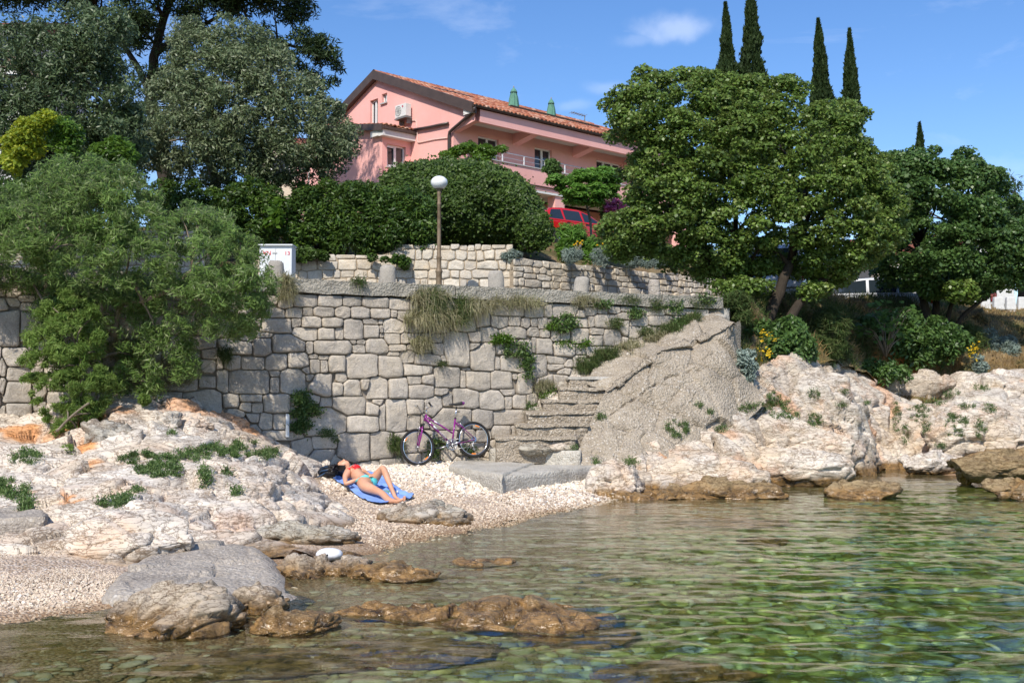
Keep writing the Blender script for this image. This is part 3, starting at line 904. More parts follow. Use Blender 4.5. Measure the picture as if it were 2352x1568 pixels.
# cobbles of the sea floor
q = np.concatenate([poly_scatter([(-4.5, 4.6), (6.5, 4.6), (9, 12), (3.5, 14), (-1, 13), (-2.2, 8.4)], 9500, rg), poly_scatter([(-1.5, 12), (4, 12), (9, 12), (11, 19), (3, 18), (1.2, 15.6)], 3200, rg)])
z0 = ground_z(q[:, 0], q[:, 1])
keep = (z0 < -.015); q = q[keep]; z0 = z0[keep]
s = (.026 + .022 * sstep(-.05, -.5, z0) + .050 * rg.uniform(0, 1, len(q)) ** 2.6)
s = np.minimum(s, .02 + np.abs(z0) * .8)
scatter_mesh('sea_floor_stones', RND2, RND2F, np.stack([q[:, 0], q[:, 1], z0 + s * .12], -1), np.stack([s * 1.15, s * .85, s * .5], -1), 'cobble', rg.uniform(0, 1, len(q)), smooth=True, tilt=.25, jitter=.14, label='green and olive cobbles of the sea floor')

# --- left outcrop
LO = [
 [(-260, 1300, 9.3), (-120, 1300, 9.5), (0, 1296, 9.6), (150, 1296, 9.8), (300, 1306, 10.0), (430, 1278, 10.7), (600, 1272, 10.9), (730, 1290, 11.0), (880, 1300, 11.4)],
 [(-260, 1240, 10.6), (-120, 1240, 10.7), (0, 1240, 10.8), (150, 1240, 10.6), (300, 1250, 10.6), (450, 1240, 11.2), (600, 1240, 11.4), (730, 1255, 11.6), (865, 1272, 12.0)],
 [(-260, 1180, 12.4), (-120, 1185, 12.2), (0, 1190, 12.0), (150, 1195, 11.4), (300, 1190, 11.3), (430, 1190, 11.9), (600, 1195, 12.3), (720, 1215, 12.4), (850, 1235, 12.9)],
 [(-260, 1100, 14.1), (-120, 1100, 14.0), (0, 1100, 13.7), (150, 1105, 13.4), (300, 1110, 12.9), (450, 1105, 13.3), (600, 1112, 13.8), (710, 1145, 14.5), (825, 1195, 14.7)],
 [(-260, 1030, 15.6), (-120, 1030, 15.4), (0, 1030, 15.2), (150, 1035, 15.0), (300, 1040, 14.6), (450, 1045, 14.9), (600, 1065, 15.5), (700, 1105, 16.2), (780, 1150, 16.2)],
 [(-260, 985, 16.4), (-120, 985, 16.5), (0, 985, 16.4), (150, 985, 16.4), (300, 965, 16.2), (450, 975, 16.5), (590, 1020, 17.1), (690, 1060, 17.7), (755, 1105, 17.6)],
 [(-260, 950, 17.0), (-120, 950, 17.1), (0, 950, 17.2), (150, 930, 17.2), (300, 915, 17.2), (450, 930, 17.6), (570, 985, 18.3), (660, 1035, 18.9), (735, 1068, 19.0)],
 [(-260, 950, 17.8), (-120, 945, 17.9), (0, 945, 18.0), (150, 915, 18.1), (300, 900, 18.2), (450, 925, 18.6), (590, 1010, 19.3), (680, 1050, 19.6), (760, 1075, 19.9)],
]
earth_l = [(190, 960, 16.6, .45, 1.), (200, 1020, 15.6, .30, 1.), (215, 1080, 14.2, .22, .9), (40, 985, 16.4, .45, .9), (150, 990, 16.4, .4, .6), (280, 945, 16.6, .3, .6), (430, 925, 17.4, .6, .55), (560, 960, 18.2, .6, .8), (500, 930, 18.0, .5, .8), (135, 1160, 12.6, .22, .9), (60, 1140, 13., .2, .5), (170, 1170, 12.3, .2, .8), (620, 1290, 10.9, .25, .35), (540, 1200, 12.1, .3, .22), (700, 1265, 11.3, .35, .35)]
patch('rock_outcrop', LO, 400, 340, 'rock_pale', seed=3, cell=.62, amp=.13, groove=.055, squash=2.6, rot=(.25, .30, .2), earth=earth_l)

# --- cliff on the right
RC = [
 [(1360, 1185, 16.4), (1500, 1160, 17.0), (1620, 1150, 17.6), (1750, 1130, 19.0), (1880, 1100, 21.2), (2010, 1085, 23.4), (2140, 1090, 23.6), (2270, 1105, 22.4), (2400, 1130, 20.6), (2560, 1140, 20.4)],
 [(1370, 1090, 18.2), (1500, 1080, 18.6), (1620, 1075, 19.0), (1750, 1060, 20.0), (1880, 1040, 21.8), (2010, 1045, 23.8), (2140, 1050, 24.0), (2270, 1060, 23.2), (2400, 1070, 22.2), (2560, 1080, 22.0)],
 [(1385, 1058, 19.1), (1500, 1030, 19.4), (1620, 1015, 19.8), (1750, 990, 20.6), (1880, 975, 22.2), (2010, 1000, 24.3), (2140, 1010, 24.4), (2270, 1010, 23.9), (2400, 1010, 23.4), (2560, 1010, 23.4)],
 [(1420, 1035, 19.9), (1520, 1000, 20.1), (1640, 965, 20.5), (1745, 925, 21.3), (1860, 910, 22.8), (1990, 930, 24.7), (2120, 950, 25.0), (2250, 950, 24.8), (2380, 940, 24.8), (2560, 930, 25)],
 [(1450, 1010, 20.6), (1540, 985, 20.7), (1655, 920, 21.2), (1745, 870, 21.9), (1855, 855, 23.4), (1965, 880, 25.2), (2080, 925, 26.0), (2200, 915, 26.0), (2330, 880, 26.4), (2560, 860, 27)],
 [(1480, 990, 21.3), (1570, 960, 21.6), (1670, 890, 21.9), (1750, 835, 22.6), (1850, 815, 24.0), (1950, 845, 25.9), (2050, 915, 27.0), (2170, 905, 27.1), (2310, 845, 27.8), (2560, 820, 28.6)],
]
earth_r = [(2030, 920, 25.8, .6, .5), (1660, 1010, 20.2, .35, .5), (1800, 940, 21.8, .4, .55), (1700, 1060, 19.6, .3, .4), (1980, 960, 24.2, .6, .35), (1530, 1060, 19.2, .25, .8), (2000, 1030, 24, .4, .4)]
patch('rock_outcrop', RC, 420, 230, 'rock_orange', seed=8, cell=.95, amp=.17, groove=.07, squash=1.9, rot=(.55, -.45, .5), earth=earth_r, cracks=(([(2062, 905, 25.8), (2056, 950, 25.0), (2064, 1000, 24.3), (2072, 1050, 23.7)], .14, .4), ([(1700, 930, 21.0), (1760, 925, 21.4), (1800, 950, 21.9), (1850, 962, 22.3), (1930, 985, 23.2), (1990, 1020, 24)], .12, .3), ([(2075, 960, 25.0), (2130, 940, 25.2), (2200, 945, 25.0), (2280, 925, 25.0), (2400, 915, 25)], .12, .3), ([(2140, 1000, 24.5), (2170, 1040, 24.0), (2230, 1065, 23.5)], .10, .3), ([(1640, 1010, 19.9), (1660, 1050, 19.5), (1690, 1090, 19.3)], .10, .25), ([(1810, 860, 23), (1900, 900, 23.6), (1960, 930, 24.2)], .06, .12), ([(2100, 1080, 24), (2110, 1030, 24.2), (2090, 990, 24.6)], .08, .2)))

# earth bank above the cliff, up to the road
BK = [
 [(1640, 960, 21.6), (1740, 850, 22.6), (1860, 830, 24.0), (1960, 850, 25.8), (2060, 930, 26.6), (2170, 925, 27.0), (2300, 860, 27.8), (2420, 840, 28.6), (2700, 830, 30)],
 [(1660, 860, 22.2), (1745, 825, 23.0), (1865, 805, 24.6), (1970, 830, 26.8), (2070, 880, 28.2), (2180, 870, 28.4), (2300, 835, 28.8), (2420, 810, 29.8), (2700, 800, 32)],
 [(1672, 780, 22.8), (1750, 770, 23.8), (1870, 755, 25.6), (1975, 770, 27.9), (2080, 800, 28.8), (2190, 800, 29.2), (2300, 790, 30.2), (2420, 770, 31.5), (2700, 760, 34)],
 [(1676, 715, 23.2), (1755, 705, 24.8), (1870, 700, 27.2), (1980, 700, 29.3), (2085, 715, 30.6), (2195, 725, 31.4), (2300, 735, 32.2), (2420, 730, 34), (2700, 720, 36)],
 [(1680, 690, 23.6), (1760, 681, 26.2), (1870, 684, 29.6), (1985, 688, 31.6), (2090, 692, 33.8), (2200, 700, 35.2), (2300, 712, 36.2), (2420, 712, 37), (2700, 705, 39)],
 [(1700, 703, 25.0), (1780, 721, 27.6), (1890, 738, 30.8), (2000, 748, 32.8), (2100, 757, 34.9), (2200, 697, 38), (2300, 705, 39), (2420, 705, 40), (2700, 705, 42)],
]
earth_b = [(2060, 860, 28.0, .9, 1.), (2000, 880, 27.4, .7, .9), (2120, 850, 28.3, .8, .8), (1950, 730, 27.6, .4, .5), (2180, 830, 28.6, .6, .4)]
patch('earth_bank', BK, 220, 140, 'earth', seed=14, cell=.9, amp=.22, groove=.05, squash=1.2, earth=earth_b)

# --- boulders: cut, cracked and set in the ground
CS = {n: cube_sphere(n) for n in (14, 26, 44)}
def boulder(name, c, size, mat, label, cat='rock', seed=1, n=26, cuts=9, amp=.05, cell=.3, groove=.02, rotz=0., squash=2., group=None, rot=(.4, .3, .2), top=None, kind=None):
    V, F = CS[n]
    rg = np.random.default_rng(seed)
    d = rg.normal(0, 1, (cuts, 3)); d /= np.linalg.norm(d, axis=1, keepdims=True)
    off = rg.uniform(.62, .9, cuts)
    dots = V @ d.T
    r = np.ones(len(V))
    rr = np.where(dots > .05, off[None] / np.maximum(dots, .05), 9.)
    r = np.minimum(1., rr.min(1))
    r = r * (1 + .12 * fbm(V * 1.6 + seed, 3, seed))
    p = V * r[:, None] * (np.array(size) / 2)
    cz, sz = math.cos(rotz), math.sin(rotz)
    p = np.stack([p[:, 0] * cz - p[:, 1] * sz, p[:, 0] * sz + p[:, 1] * cz, p[:, 2]], -1)
    N = V / (np.array(size) / 2); N = np.stack([N[:, 0] * cz - N[:, 1] * sz, N[:, 0] * sz + N[:, 1] * cz, N[:, 2]], -1)
    N /= np.linalg.norm(N, axis=1, keepdims=True)
    h = fracture(p + np.array(c), seed, cell, amp, groove, squash, rot)
    p = p + N * h[:, None]
    me = new_mesh(name, p, F, M[mat], True)
    o = obj(name, me, None, label, cat, group, kind, loc=tuple(c))
    PATCHES.append((p + np.array(c), F))
    return o
def bpx(name, px, py_top, py_bot, w, Y, depth, mat, label, sink=.35, **kw):
    """boulder whose visible front spans w px around px, from py_top to py_bot, at distance Y"""
    zt = P(px, py_top, Y).z; zb = P(px, py_bot, Y - depth * .3).z
    W = w * Y / FPX; H = (zt - zb) / (1 - sink) * 1.0
    c = P(px, 0, Y); 
    return boulder(name, (P(px, (py_top + py_bot) / 2, Y).x, Y, zt - H / 2), (W, depth, H), mat, label, **kw)

bpx('boulder', 978, 1142, 1226, 232, 14.1, 1.0, 'rock_grey', 'grey cracked boulder on the pebbles by the feet of the sunbather', seed=31, n=44, amp=.09, cell=.42, groove=.035, squash=2.4, rot=(.1, .45, .2), cuts=7)
bpx('boulder', 400, 1338, 1480, 320, 7.95, .85, 'rock_brown', 'big creased tan rock at the water edge in the lower left', seed=5, n=44, amp=.055, cell=.27, groove=.035, squash=2.8, rot=(.5, .8, .1), cuts=9)
bpx('boulder', 590, 1336, 1402, 150, 8.55, .5, 'rock_brown', 'small tan creased rock between the concrete apron and the brown wet rock', seed=12, n=26, amp=.045, cell=.17, groove=.022, rot=(1.2, .3, .4))
bpx('boulder', 668, 1388, 1458, 215, 7.95, .6, 'rock_wet', 'wet brown rock washed by water right of the tan creased rock', seed=14, n=26, amp=.05, cell=.2, groove=.02, squash=1.4)
bpx('boulder', 905, 1294, 1345, 215, 10.0, .55, 'rock_wet', 'low wet rock point with pale veins left of the submerged reef', seed=17, n=26, amp=.05, cell=.18, groove=.02)
bpx('boulder', 1110, 1280, 1310, 150, 10.9, .5, 'rock_wet', 'small brown rock just breaking the surface near the beach', seed=19, n=26, amp=.04, cell=.25, groove=.015)
bpx('boulder', 1200, 1390, 1470, 460, 8.25, 1.0, 'rock_wet', 'long brown weed covered reef rock breaking the surface in the middle', seed=23, n=44, amp=.08, cell=.28, groove=.03, squash=1.3)
bpx('boulder', 940, 1396, 1440, 360, 8.4, .5, 'rock_wet', 'flat brown rock awash between the tan rocks and the long reef', seed=29, n=26, amp=.07, cell=.22, groove=.02)
bpx('boulder', 285, 1408, 1432, 110, 8.05, .3, 'rock_grey', 'little pale rock in the shallows of the left beach', seed=37, n=14, amp=.03, cell=.12, groove=.01)
bpx('boulder', 1418, 1062, 1142, 150, 17.8, .8, 'rock_pale', 'rounded cracked pale boulder at the right end of the low concrete kerb', seed=41, n=44, amp=.08, cell=.26, groove=.03, squash=1.5)
bpx('boulder', 1590, 1048, 1140, 340, 18.6, 1.3, 'rock_orange', 'broad pale slab of rock sloping into the water beside the cracked boulder', seed=43, n=44, amp=.12, cell=.6, groove=.03, rotz=-.15, squash=1.2)
bpx('boulder', 1640, 1100, 1150, 400, 17.7, .9, 'rock_wet', 'low wet brown ledge awash in front of the pale slab', seed=44, n=44, amp=.09, cell=.3, groove=.03, squash=1.3)
bpx('boulder', 1805, 1020, 1100, 300, 20.1, 1.1, 'rock_orange', 'lumpy cream boulder with a brown foot at the waterline of the cliff', seed=47, n=44, amp=.07, cell=.5, groove=.03, rotz=-.3)
bpx('boulder', 1800, 948, 1050, 330, 21.0, 1.1, 'rock_orange', 'rounded cream boulder above the waterline with an orange left flank', seed=53, n=44, amp=.07, cell=.6, groove=.03, rotz=-.3)
bpx('boulder', 1985, 1098, 1148, 185, 17.6, .8, 'rock_wet', 'brown rock island standing alone in the water on the right', seed=59, n=26, amp=.07, cell=.25, groove=.03)
bpx('boulder', 2330, 1090, 1136, 150, 17.6, .8, 'rock_wet', 'dark wet rock at the right edge of the photo, nearest the camera', seed=61, n=26, amp=.08, cell=.25, groove=.03)
bpx('boulder', 2300, 1035, 1090, 330, 19.9, 1.2, 'rock_wet', 'dark grey wet ledge at the right edge behind the nearest wet rock', seed=67, n=44, amp=.12, cell=.5, groove=.03, squash=3)
bpx('boulder', 2150, 1040, 1080, 170, 22.6, .9, 'rock_pale', 'small white rock at the waterline left of the dark grey ledge', seed=71, n=26, amp=.1, cell=.35, groove=.03)
bpx('boulder', 2245, 930, 1050, 330, 24.2, 2.2, 'rock_orange', 'big rounded pinkish boulder in the right cliff with green seams', seed=73, n=44, amp=.13, cell=.7, groove=.08, cuts=6, rotz=.3)
bpx('boulder', 1900, 845, 1060, 330, 23.0, 2.2, 'rock_orange', 'huge pale tilted slab forming the nose of the cliff', seed=79, n=44, amp=.15, cell=.7, groove=.08, cuts=6, rotz=.7, squash=3., rot=(.9, -.5, .3))
bpx('boulder', 2300, 850, 930, 360, 27.2, 2.4, 'rock_pale', 'broad pale rock hump at the top right of the cliff', seed=83, n=44, amp=.2, cell=.8, groove=.06)
bpx('boulder', 2120, 850, 915, 170, 27.4, 1.0, 'rock_orange', 'grey block overhanging the orange hollow in the bank', seed=89, n=26, amp=.12, cell=.5, groove=.04)
bpx('boulder', 700, 1195, 1250, 250, 12.0, .6, 'rock_grey', 'small grey green rock ledge above the white stone on the left shore', seed=91, n=26, amp=.06, cell=.25, groove=.03, squash=2.6)
bpx('boulder', 700, 1275, 1340, 170, 10.2, .7, 'rock_brown', 'yellowish cracked rock at the right end of the concrete apron', seed=93, n=26, amp=.06, cell=.18, groove=.025)
bpx('boulder', 810, 1285, 1330, 120, 10.3, .5, 'rock_brown', 'small tan rock between the yellowish rock and the low wet point', seed=94, n=26, amp=.05, cell=.16, groove=.025)
bpx('boulder', 260, 950, 1025, 150, 15.9, .8, 'rock_grey', 'grey overhanging rock block left of the orange earth gully', seed=95, n=26, amp=.10, cell=.3, groove=.03)
bpx('boulder', 120, 1145, 1185, 60, 12.7, .4, 'rock_pale', 'pale block in the hollow above the tilted concrete slab', seed=96, n=14, amp=.05, cell=.2, groove=.02)
bpx('boulder', 340, 945, 1000, 170, 16.6, .7, 'rock_orange', 'layered cream block on top of the left outcrop', seed=97, n=26, amp=.10, cell=.3, groove=.03, squash=3)
bpx('boulder', 440, 950, 990, 110, 16.9, .6, 'rock_orange', 'angular cream block beside the layered one on the left outcrop', seed=98, n=26, amp=.09, cell=.25, groove=.03)
bpx('boulder', 690, 1000, 1080, 250, 19.3, .9, 'rock_grey', 'pinkish grey bedrock under the foot of the wall behind the sunbather', seed=99, n=44, amp=.06, cell=.5, groove=.02)
bpx('boulder', 300, 1168, 1272, 330, 10.7, 1.0, 'rock_pale', 'smooth tan rock shoulder on the left above the concrete apron', seed=101, n=44, amp=.07, cell=.5, groove=.02, rotz=.1)
bpx('boulder', 1460, 1060, 1090, 50, 19.2, .4, 'rock_pale', 'small squared stone at the foot of the pebbly buttress', seed=102, n=14, amp=.03, cell=.2, groove=.01)

for px, y0, y1, w, Y, dp, mt, lb, sd in ((1660, 1190, 1232, 330, 14.6, 1.0, 'rock_wet', 'dark weedy rock under water off the tip of the beach', 111), (1740, 1240, 1262, 120, 12.6, .5, 'rock_wet', 'small dark submerged rock nearer than the weedy one', 112), (1560, 1500, 1560, 420, 6.9, .6, 'rock_wet', 'dark submerged rock at the bottom edge of the photo, right of the middle', 113),
    (120, 1480, 1560, 560, 7.0, .9, 'rock_wet', 'golden brown submerged rock in the lower left corner', 114), (560, 1505, 1580, 560, 6.9, .8, 'rock_wet', 'golden brown rock bed under water below the tan creased rock', 115), (960, 1480, 1540, 420, 7.1, .7, 'rock_wet', 'brown submerged rock below the flat rock awash', 116), (1330, 1440, 1500, 300, 7.6, .6, 'rock_wet', 'submerged right end of the long reef', 117)):
    q = Pz(px, (y0 + y1) / 2, -.10); W = w * q.y / FPX; gz_ = float(ground_z(q.x, q.y)[0]); top_ = -.05 if sd != 113 else -.3
    boulder('submerged_rock', (q.x, q.y, (top_ + min(gz_, -.2) - .12) / 2), (W, dp, top_ - min(gz_, -.2) + .12), mt, lb, seed=sd, n=26, amp=.07, cell=.3, groove=.03, squash=1.2)
def smooth_stone(name, c, size, mat, label, seed=1):
    V, F = CS[14]
    p = V * np.array(size) / 2 * (1 + .08 * fbm(V * 1.3 + seed, 2, seed))[:, None]
    return obj(name, new_mesh(name, p, F, M[mat], True), None, label, 'stone', loc=tuple(c))
c = P(757, 1275, 11.0)
smooth_stone('white_stone', (c.x, c.y, c.z + .01), (.27, .2, .13), 'white_stone', 'smooth oval white stone lying on the rock at the water edge')
# ------------------------------------------------------------------ sea wall
W0 = Vector((-4.19, 18.70, 0)); EW = Vector((.9127, .4086, 0)); NW = Vector((.4086, -.9127, 0))
def plane_uz(px, py, O, E, N):
    d = ray_dir(px, py); o = Vector((0, 0, EYE))
    t = (O - o).dot(N) / d.dot(N)
    q = o + d * t
    return ((q - O).dot(E), q.z)
def clip_poly(poly, nx, nz, c):
    """keep the side n.p <= c"""
    out = []
    for i in range(len(poly)):
        a, b = poly[i], poly[(i + 1) % len(poly)]
        da = nx * a[0] + nz * a[1] - c; db = nx * b[0] + nz * b[1] - c
        if da <= 0: out.append(a)
        if (da < 0 < db) or (db < 0 < da):
            t = da / (da - db); out.append((a[0] + (b[0] - a[0]) * t, a[1] + (b[1] - a[1]) * t))
    return out
def stone_cells(sites, gap, grow=1.35, K=3.2, bounds=None):
    """sites: (u, z, w, h). Interlocking irregular stones that never overlap"""
    S = np.array(sites, float); polys = []
    for i, (u, z, w, h) in enumerate(S):
        a, b = w / 2 * grow, h / 2 * grow
        poly = [(u - a, z - b), (u + a, z - b), (u + a, z + b), (u - a, z + b)]
        if bounds:
            for nx, nz, c in bounds(u, z): poly = clip_poly(poly, nx, nz, c)
        near = np.nonzero((np.abs(S[:, 0] - u) < (S[:, 2] + w) * .95) & (np.abs(S[:, 1] - z) < (S[:, 3] + h) * .95))[0]
        for j in near:
            if j == i: continue
            du, dz = S[j, 0] - u, S[j, 1] - z
            ws, hs = (w + S[j, 2]) / 2, (h + S[j, 3]) / 2
            ax, az = abs(du) / ws, abs(dz) / hs
            nx = math.copysign(ax ** (K - 1) / ws, du); nz = math.copysign(az ** (K - 1) / hs, dz)
            l = math.hypot(nx, nz)
            if l < 1e-9: continue
            nx /= l; nz /= l
            def sup(w_, h_): return 1 / max(1e-6, ((abs(du) / (w_ / 2)) ** K + (abs(dz) / (h_ / 2)) ** K) ** (1 / K))
            si, sj = sup(w, h), sup(S[j, 2], S[j, 3])
            t = si / (si + sj)
            c = nx * (u + du * t) + nz * (z + dz * t) - gap / 2
            poly = clip_poly(poly, nx, nz, c)
            if len(poly) < 3: break
        polys.append(poly if len(poly) >= 3 else None)
    return polys
def stone_mesh(poly, rg, proud=.04, deep=.14, rough=.012):
    """one stone: rounded outline, bevelled rim, lumpy face. local x along wall, y out of the wall (towards -y), z up"""
    pts = np.array(poly)
    # drop tiny edges
    keep = [i for i in range(len(pts)) if np.linalg.norm(pts[i] - pts[i - 1]) > .012]
    if len(keep) < 3: return None
    pts = pts[keep]
    cen = pts.mean(0)
    out = []
    for i in range(len(pts)):
        a, b, c = pts[i - 1], pts[i], pts[(i + 1) % len(pts)]
        la, lc = np.linalg.norm(a - b), np.linalg.norm(c - b)
        k = min(.010 + .022 * rg.random(), la * .25, lc * .25)
        out.append(b + (a - b) / la * k); out.append(b + (c - b) / lc * k)
        if lc > .22:
            m = (b + c) / 2; out.append(m + (cen - m) * rg.uniform(-.01, .055))
    o = np.array(out); n = len(o)
    size = np.ptp(o, axis=0).min()
    if size < .03: return None
    ins = min(.011, size * .1); R = np.linalg.norm(o - cen, axis=1)[:, None]
    def ring(k): return cen + (o - cen) * (1 - k / np.maximum(R, .03))
    pr = proud * rg.uniform(.2, 1.3)
    tx, tz = rg.normal(0, .05, 2)
    off = rg.uniform(0, 50)
    def relief(q):
        q3 = np.stack([q[:, 0] * 3.2 + off, q[:, 1] * 3.2, 0 * q[:, 0] + off], -1)
        return rough * (2.0 * fbm(q3, 2, 7) + 1.3 * fbm(q3 * 3.3, 2, 9)) + rg.normal(0, rough * .18, len(q))
    r1, r2_, r3, r4 = ring(ins * .45), ring(ins * 1.3), cen + (ring(ins * 1.3) - cen) * .74, cen + (ring(ins * 1.3) - cen) * .40
    rings = [(o, deep * np.ones(n)), (o, .004 * np.ones(n)), (r1, -pr * .55 + rg.normal(0, rough * .3, n)), (r2_, -pr * .92 + relief(r2_)), (r3, -pr + relief(r3)), (r4, -pr + relief(r4))]
    V = []
    for r2, dep in rings:
        for (x, z), d in zip(r2, dep):
            V.append((x, d + (0 if d > .003 else tx * (x - cen[0]) + tz * (z - cen[1])), z))
    V.append((cen[0], -pr + rg.normal(0, rough * .5), cen[1]))
    F = []
    for k in range(len(rings) - 1):
        for i in range(n):
            j = (i + 1) % n
            F.append((k * n + i, k * n + j, (k + 1) * n + j, (k + 1) * n + i))
    b = (len(rings) - 1) * n
    for i in range(n): F.append((b + i, b + (i + 1) % n, len(V) - 1))
    return V, F, cen
def wall_matrix(O, E, N):
    # local x -> E, local y -> -N (into the wall), local z -> up
    m = Matrix((( E.x, -N.x, 0, O.x), (E.y, -N.y, 0, O.y), (E.z, -N.z, 1, 0), (0, 0, 0, 1)))
    return m

def lay_wall(wall, sites, gap, mat, rg, proud, rough, bounds=None, K=3.2, limit=300, grow=1.35):
    polys = stone_cells(sites, gap, K=K, bounds=bounds, grow=grow)
    order = sorted(range(len(sites)), key=lambda i: -sites[i][2] * sites[i][3])
    rest = MB(); cnt = 0
    for i in order:
        if polys[i] is None: continue
        r = stone_mesh(polys[i], rg, proud, rough=rough)
        if r is None: continue
        V, F, cen = r
        if cnt < limit:
            V = [(x - cen[0], y, z - cen[1]) for x, y, z in V]
            me = new_mesh('stone', V, F, M[mat], True)
            o = obj('stone', me, wall); o.location = (cen[0], 0, cen[1]); cnt += 1
        else:
            rest.add(V, F)
    if rest.v:
        o = rest.build('small_stones', M[mat], wall); tag(o, kind='stuff')
    return cnt

A5 = """625,250,170,150 800,258,175,135 958,257,135,120 1120,265,190,135 1290,265,140,140 1440,270,140,140 1570,270,120,140 1680,270,100,150 1850,280,200,150 2065,260,215,110 2270,260,180,120
425,372,110,70 540,368,120,75 640,360,70,60 750,362,130,75 895,365,100,80 1012,368,140,85 1155,372,140,72 1250,375,45,50 1330,395,110,70 1470,400,150,70 1620,400,130,70 1770,440,150,110 2000,435,130,80 2110,428,85,70 2185,445,65,70 2250,440,55,50 2310,450,70,80 2080,350,200,80 2250,350,150,80
420,455,210,105 558,435,70,60 668,430,140,85 815,435,155,70 963,480,140,145 1078,430,110,42 1160,430,35,35 1245,460,140,105 1095,500,115,100 1395,475,120,65 1570,480,120,60 1160,490,25,60
625,520,165,95 770,520,120,90 863,512,60,90 215,540,95,60 330,525,110,40 1165,525,35,35 1240,552,115,80 1345,552,85,75 1450,555,100,80 1560,545,75,60 1695,635,190,230 1825,545,70,80 1930,520,100,110 2110,500,170,75 2240,500,80,70 2320,510,60,60
130,615,230,110 315,610,140,135 505,585,240,130 650,615,55,100 818,610,270,105 965,575,40,30 1018,575,65,30 1002,625,90,60 1135,600,160,110 1280,615,125,50 1380,605,75,50 1480,620,90,60 1565,625,90,80 1820,600,60,50 1885,680,190,200 2050,620,150,100 2190,610,100,80 2245,590,30,100 2310,605,100,100
105,715,120,110 15,700,50,140 250,725,170,95 415,715,160,115 570,702,145,115 680,677,70,35 752,685,75,35 690,748,75,100 755,750,55,90 847,730,120,125 1025,745,225,180 1230,745,175,180 1255,660,70,35 1345,680,105,80 1490,705,175,90 1605,690,40,40 1990,725,40,90 2090,720,160,130 2285,755,110,170
630,775,50,50 1425,770,200,90 1625,820,200,150 1770,765,90,20 1740,840,40,120 1855,850,165,140 2025,845,170,135 2110,820,35,35 2180,870,90,130 405,800,70,45 875,825,75,70
225,860,280,180 30,850,90,160 405,880,70,115 545,850,195,170 655,825,65,40 740,880,190,170 845,908,90,95 960,905,140,125 1050,870,80,70 1125,905,170,170 1285,900,150,150 1400,850,110,70 1440,920,185,120 1585,925,90,50 1640,985,75,85 1750,975,215,150 1950,990,175,145 2055,930,90,50 2065,1005,55,90 2150,1000,110,90
220,975,180,65 280,1040,85,75 420,1010,190,135 560,1030,90,110 650,970,150,70 770,1000,80,70 935,1020,230,135 1100,1050,100,95 1260,1090,200,220 1400,1030,130,110 1530,1030,120,130 1140,1000,60,50 200,1030,90,70
340,1140,110,120 480,1140,180,115 770,1130,290,185 1035,1155,230,120 1175,1110,60,170 1395,1145,110,100 1470,1130,60,90 1670,1120,270,160 1885,1120,150,150 2060,1110,220,110
445,1235,260,75 975,1325,250,210 1165,1310,190,190 1330,1290,180,140 1500,1290,150,140 1640,1240,140,80 1770,1240,130,90 1890,1240,120,90 2010,1210,150,90 2130,1210,110,100 1640,1370,100,80 1740,1330,110,90 1850,1330,110,80 1960,1310,110,80 730,1400,200,120 600,1330,160,120 850,1440,150,80 1080,1450,170,60 1230,1430,180,60 1380,1400,140,70 1510,1390,120,80 760,1290,180,80"""
A6 = """590,190,190,150 730,150,90,70 890,150,160,60 1040,155,140,60 1180,165,130,60 1310,165,120,60 1430,165,120,60 1560,175,130,60
700,250,50,50 780,230,80,50 850,220,70,60 940,215,80,50 1020,205,80,50 1110,220,100,60 1220,230,120,60 1360,225,130,60 1500,235,130,60 1010,262,100,50 480,215,60,80
435,320,60,70 505,320,60,60 600,310,100,80 700,300,90,70 870,295,170,100 1000,335,70,100 1110,290,120,80 1260,290,170,80 1400,295,110,70 780,300,40,70
465,390,80,60 690,400,120,100 600,395,70,60 820,365,90,50 815,430,90,80 930,410,130,120 1080,370,100,80 1200,365,120,70 1310,370,100,70 1010,440,60,60 530,395,50,60
450,475,150,100 380,480,35,90 600,495,120,85 700,490,70,70 540,565,160,50 420,610,110,170 530,610,110,40 620,590,60,50 800,500,110,70 900,500,90,60 700,570,100,80
470,705,110,70 450,780,90,70 560,700,120,70 600,640,90,50"""
A4 = """60,700,150,200 190,690,130,170 100,905,190,110 120,1005,160,90 100,1120,200,130 120,1240,170,90 15,960,60,120 15,1080,60,100 10,1270,60,110 230,1000,80,90 250,1110,90,110 250,900,90,90 -60,900,150,120 -60,1030,130,120 -70,1160,160,120 -80,700,160,180 -60,1290,120,100"""
sites = []
def add_sites(txt, ox, oy, sc):
    for tok in txt.split():
        x, y, w, h = map(float, tok.split(','))
        px, py = ox + x / sc, oy + y / sc
        u, z = plane_uz(px, py, W0, EW, NW)
        u1, _ = plane_uz(px + w / sc / 2, py, W0, EW, NW); u0, _ = plane_uz(px - w / sc / 2, py, W0, EW, NW)
        _, z1 = plane_uz(px, py - h / sc / 2, W0, EW, NW); _, z0 = plane_uz(px, py + h / sc / 2, W0, EW, NW)
        for s_ in sites:   # skip near duplicates
            if abs(s_[0] - u) < .35 * (s_[2] + (u1 - u0)) / 2 and abs(s_[1] - z) < .35 * (s_[3] + (z1 - z0)) / 2: break
        else:
            sites.append((u, z, u1 - u0, z1 - z0))
add_sites(A5, 500, 600, 3.095); add_sites(A6, 1100, 640, 3.015); add_sites(A4, 0, 500, 2.8)
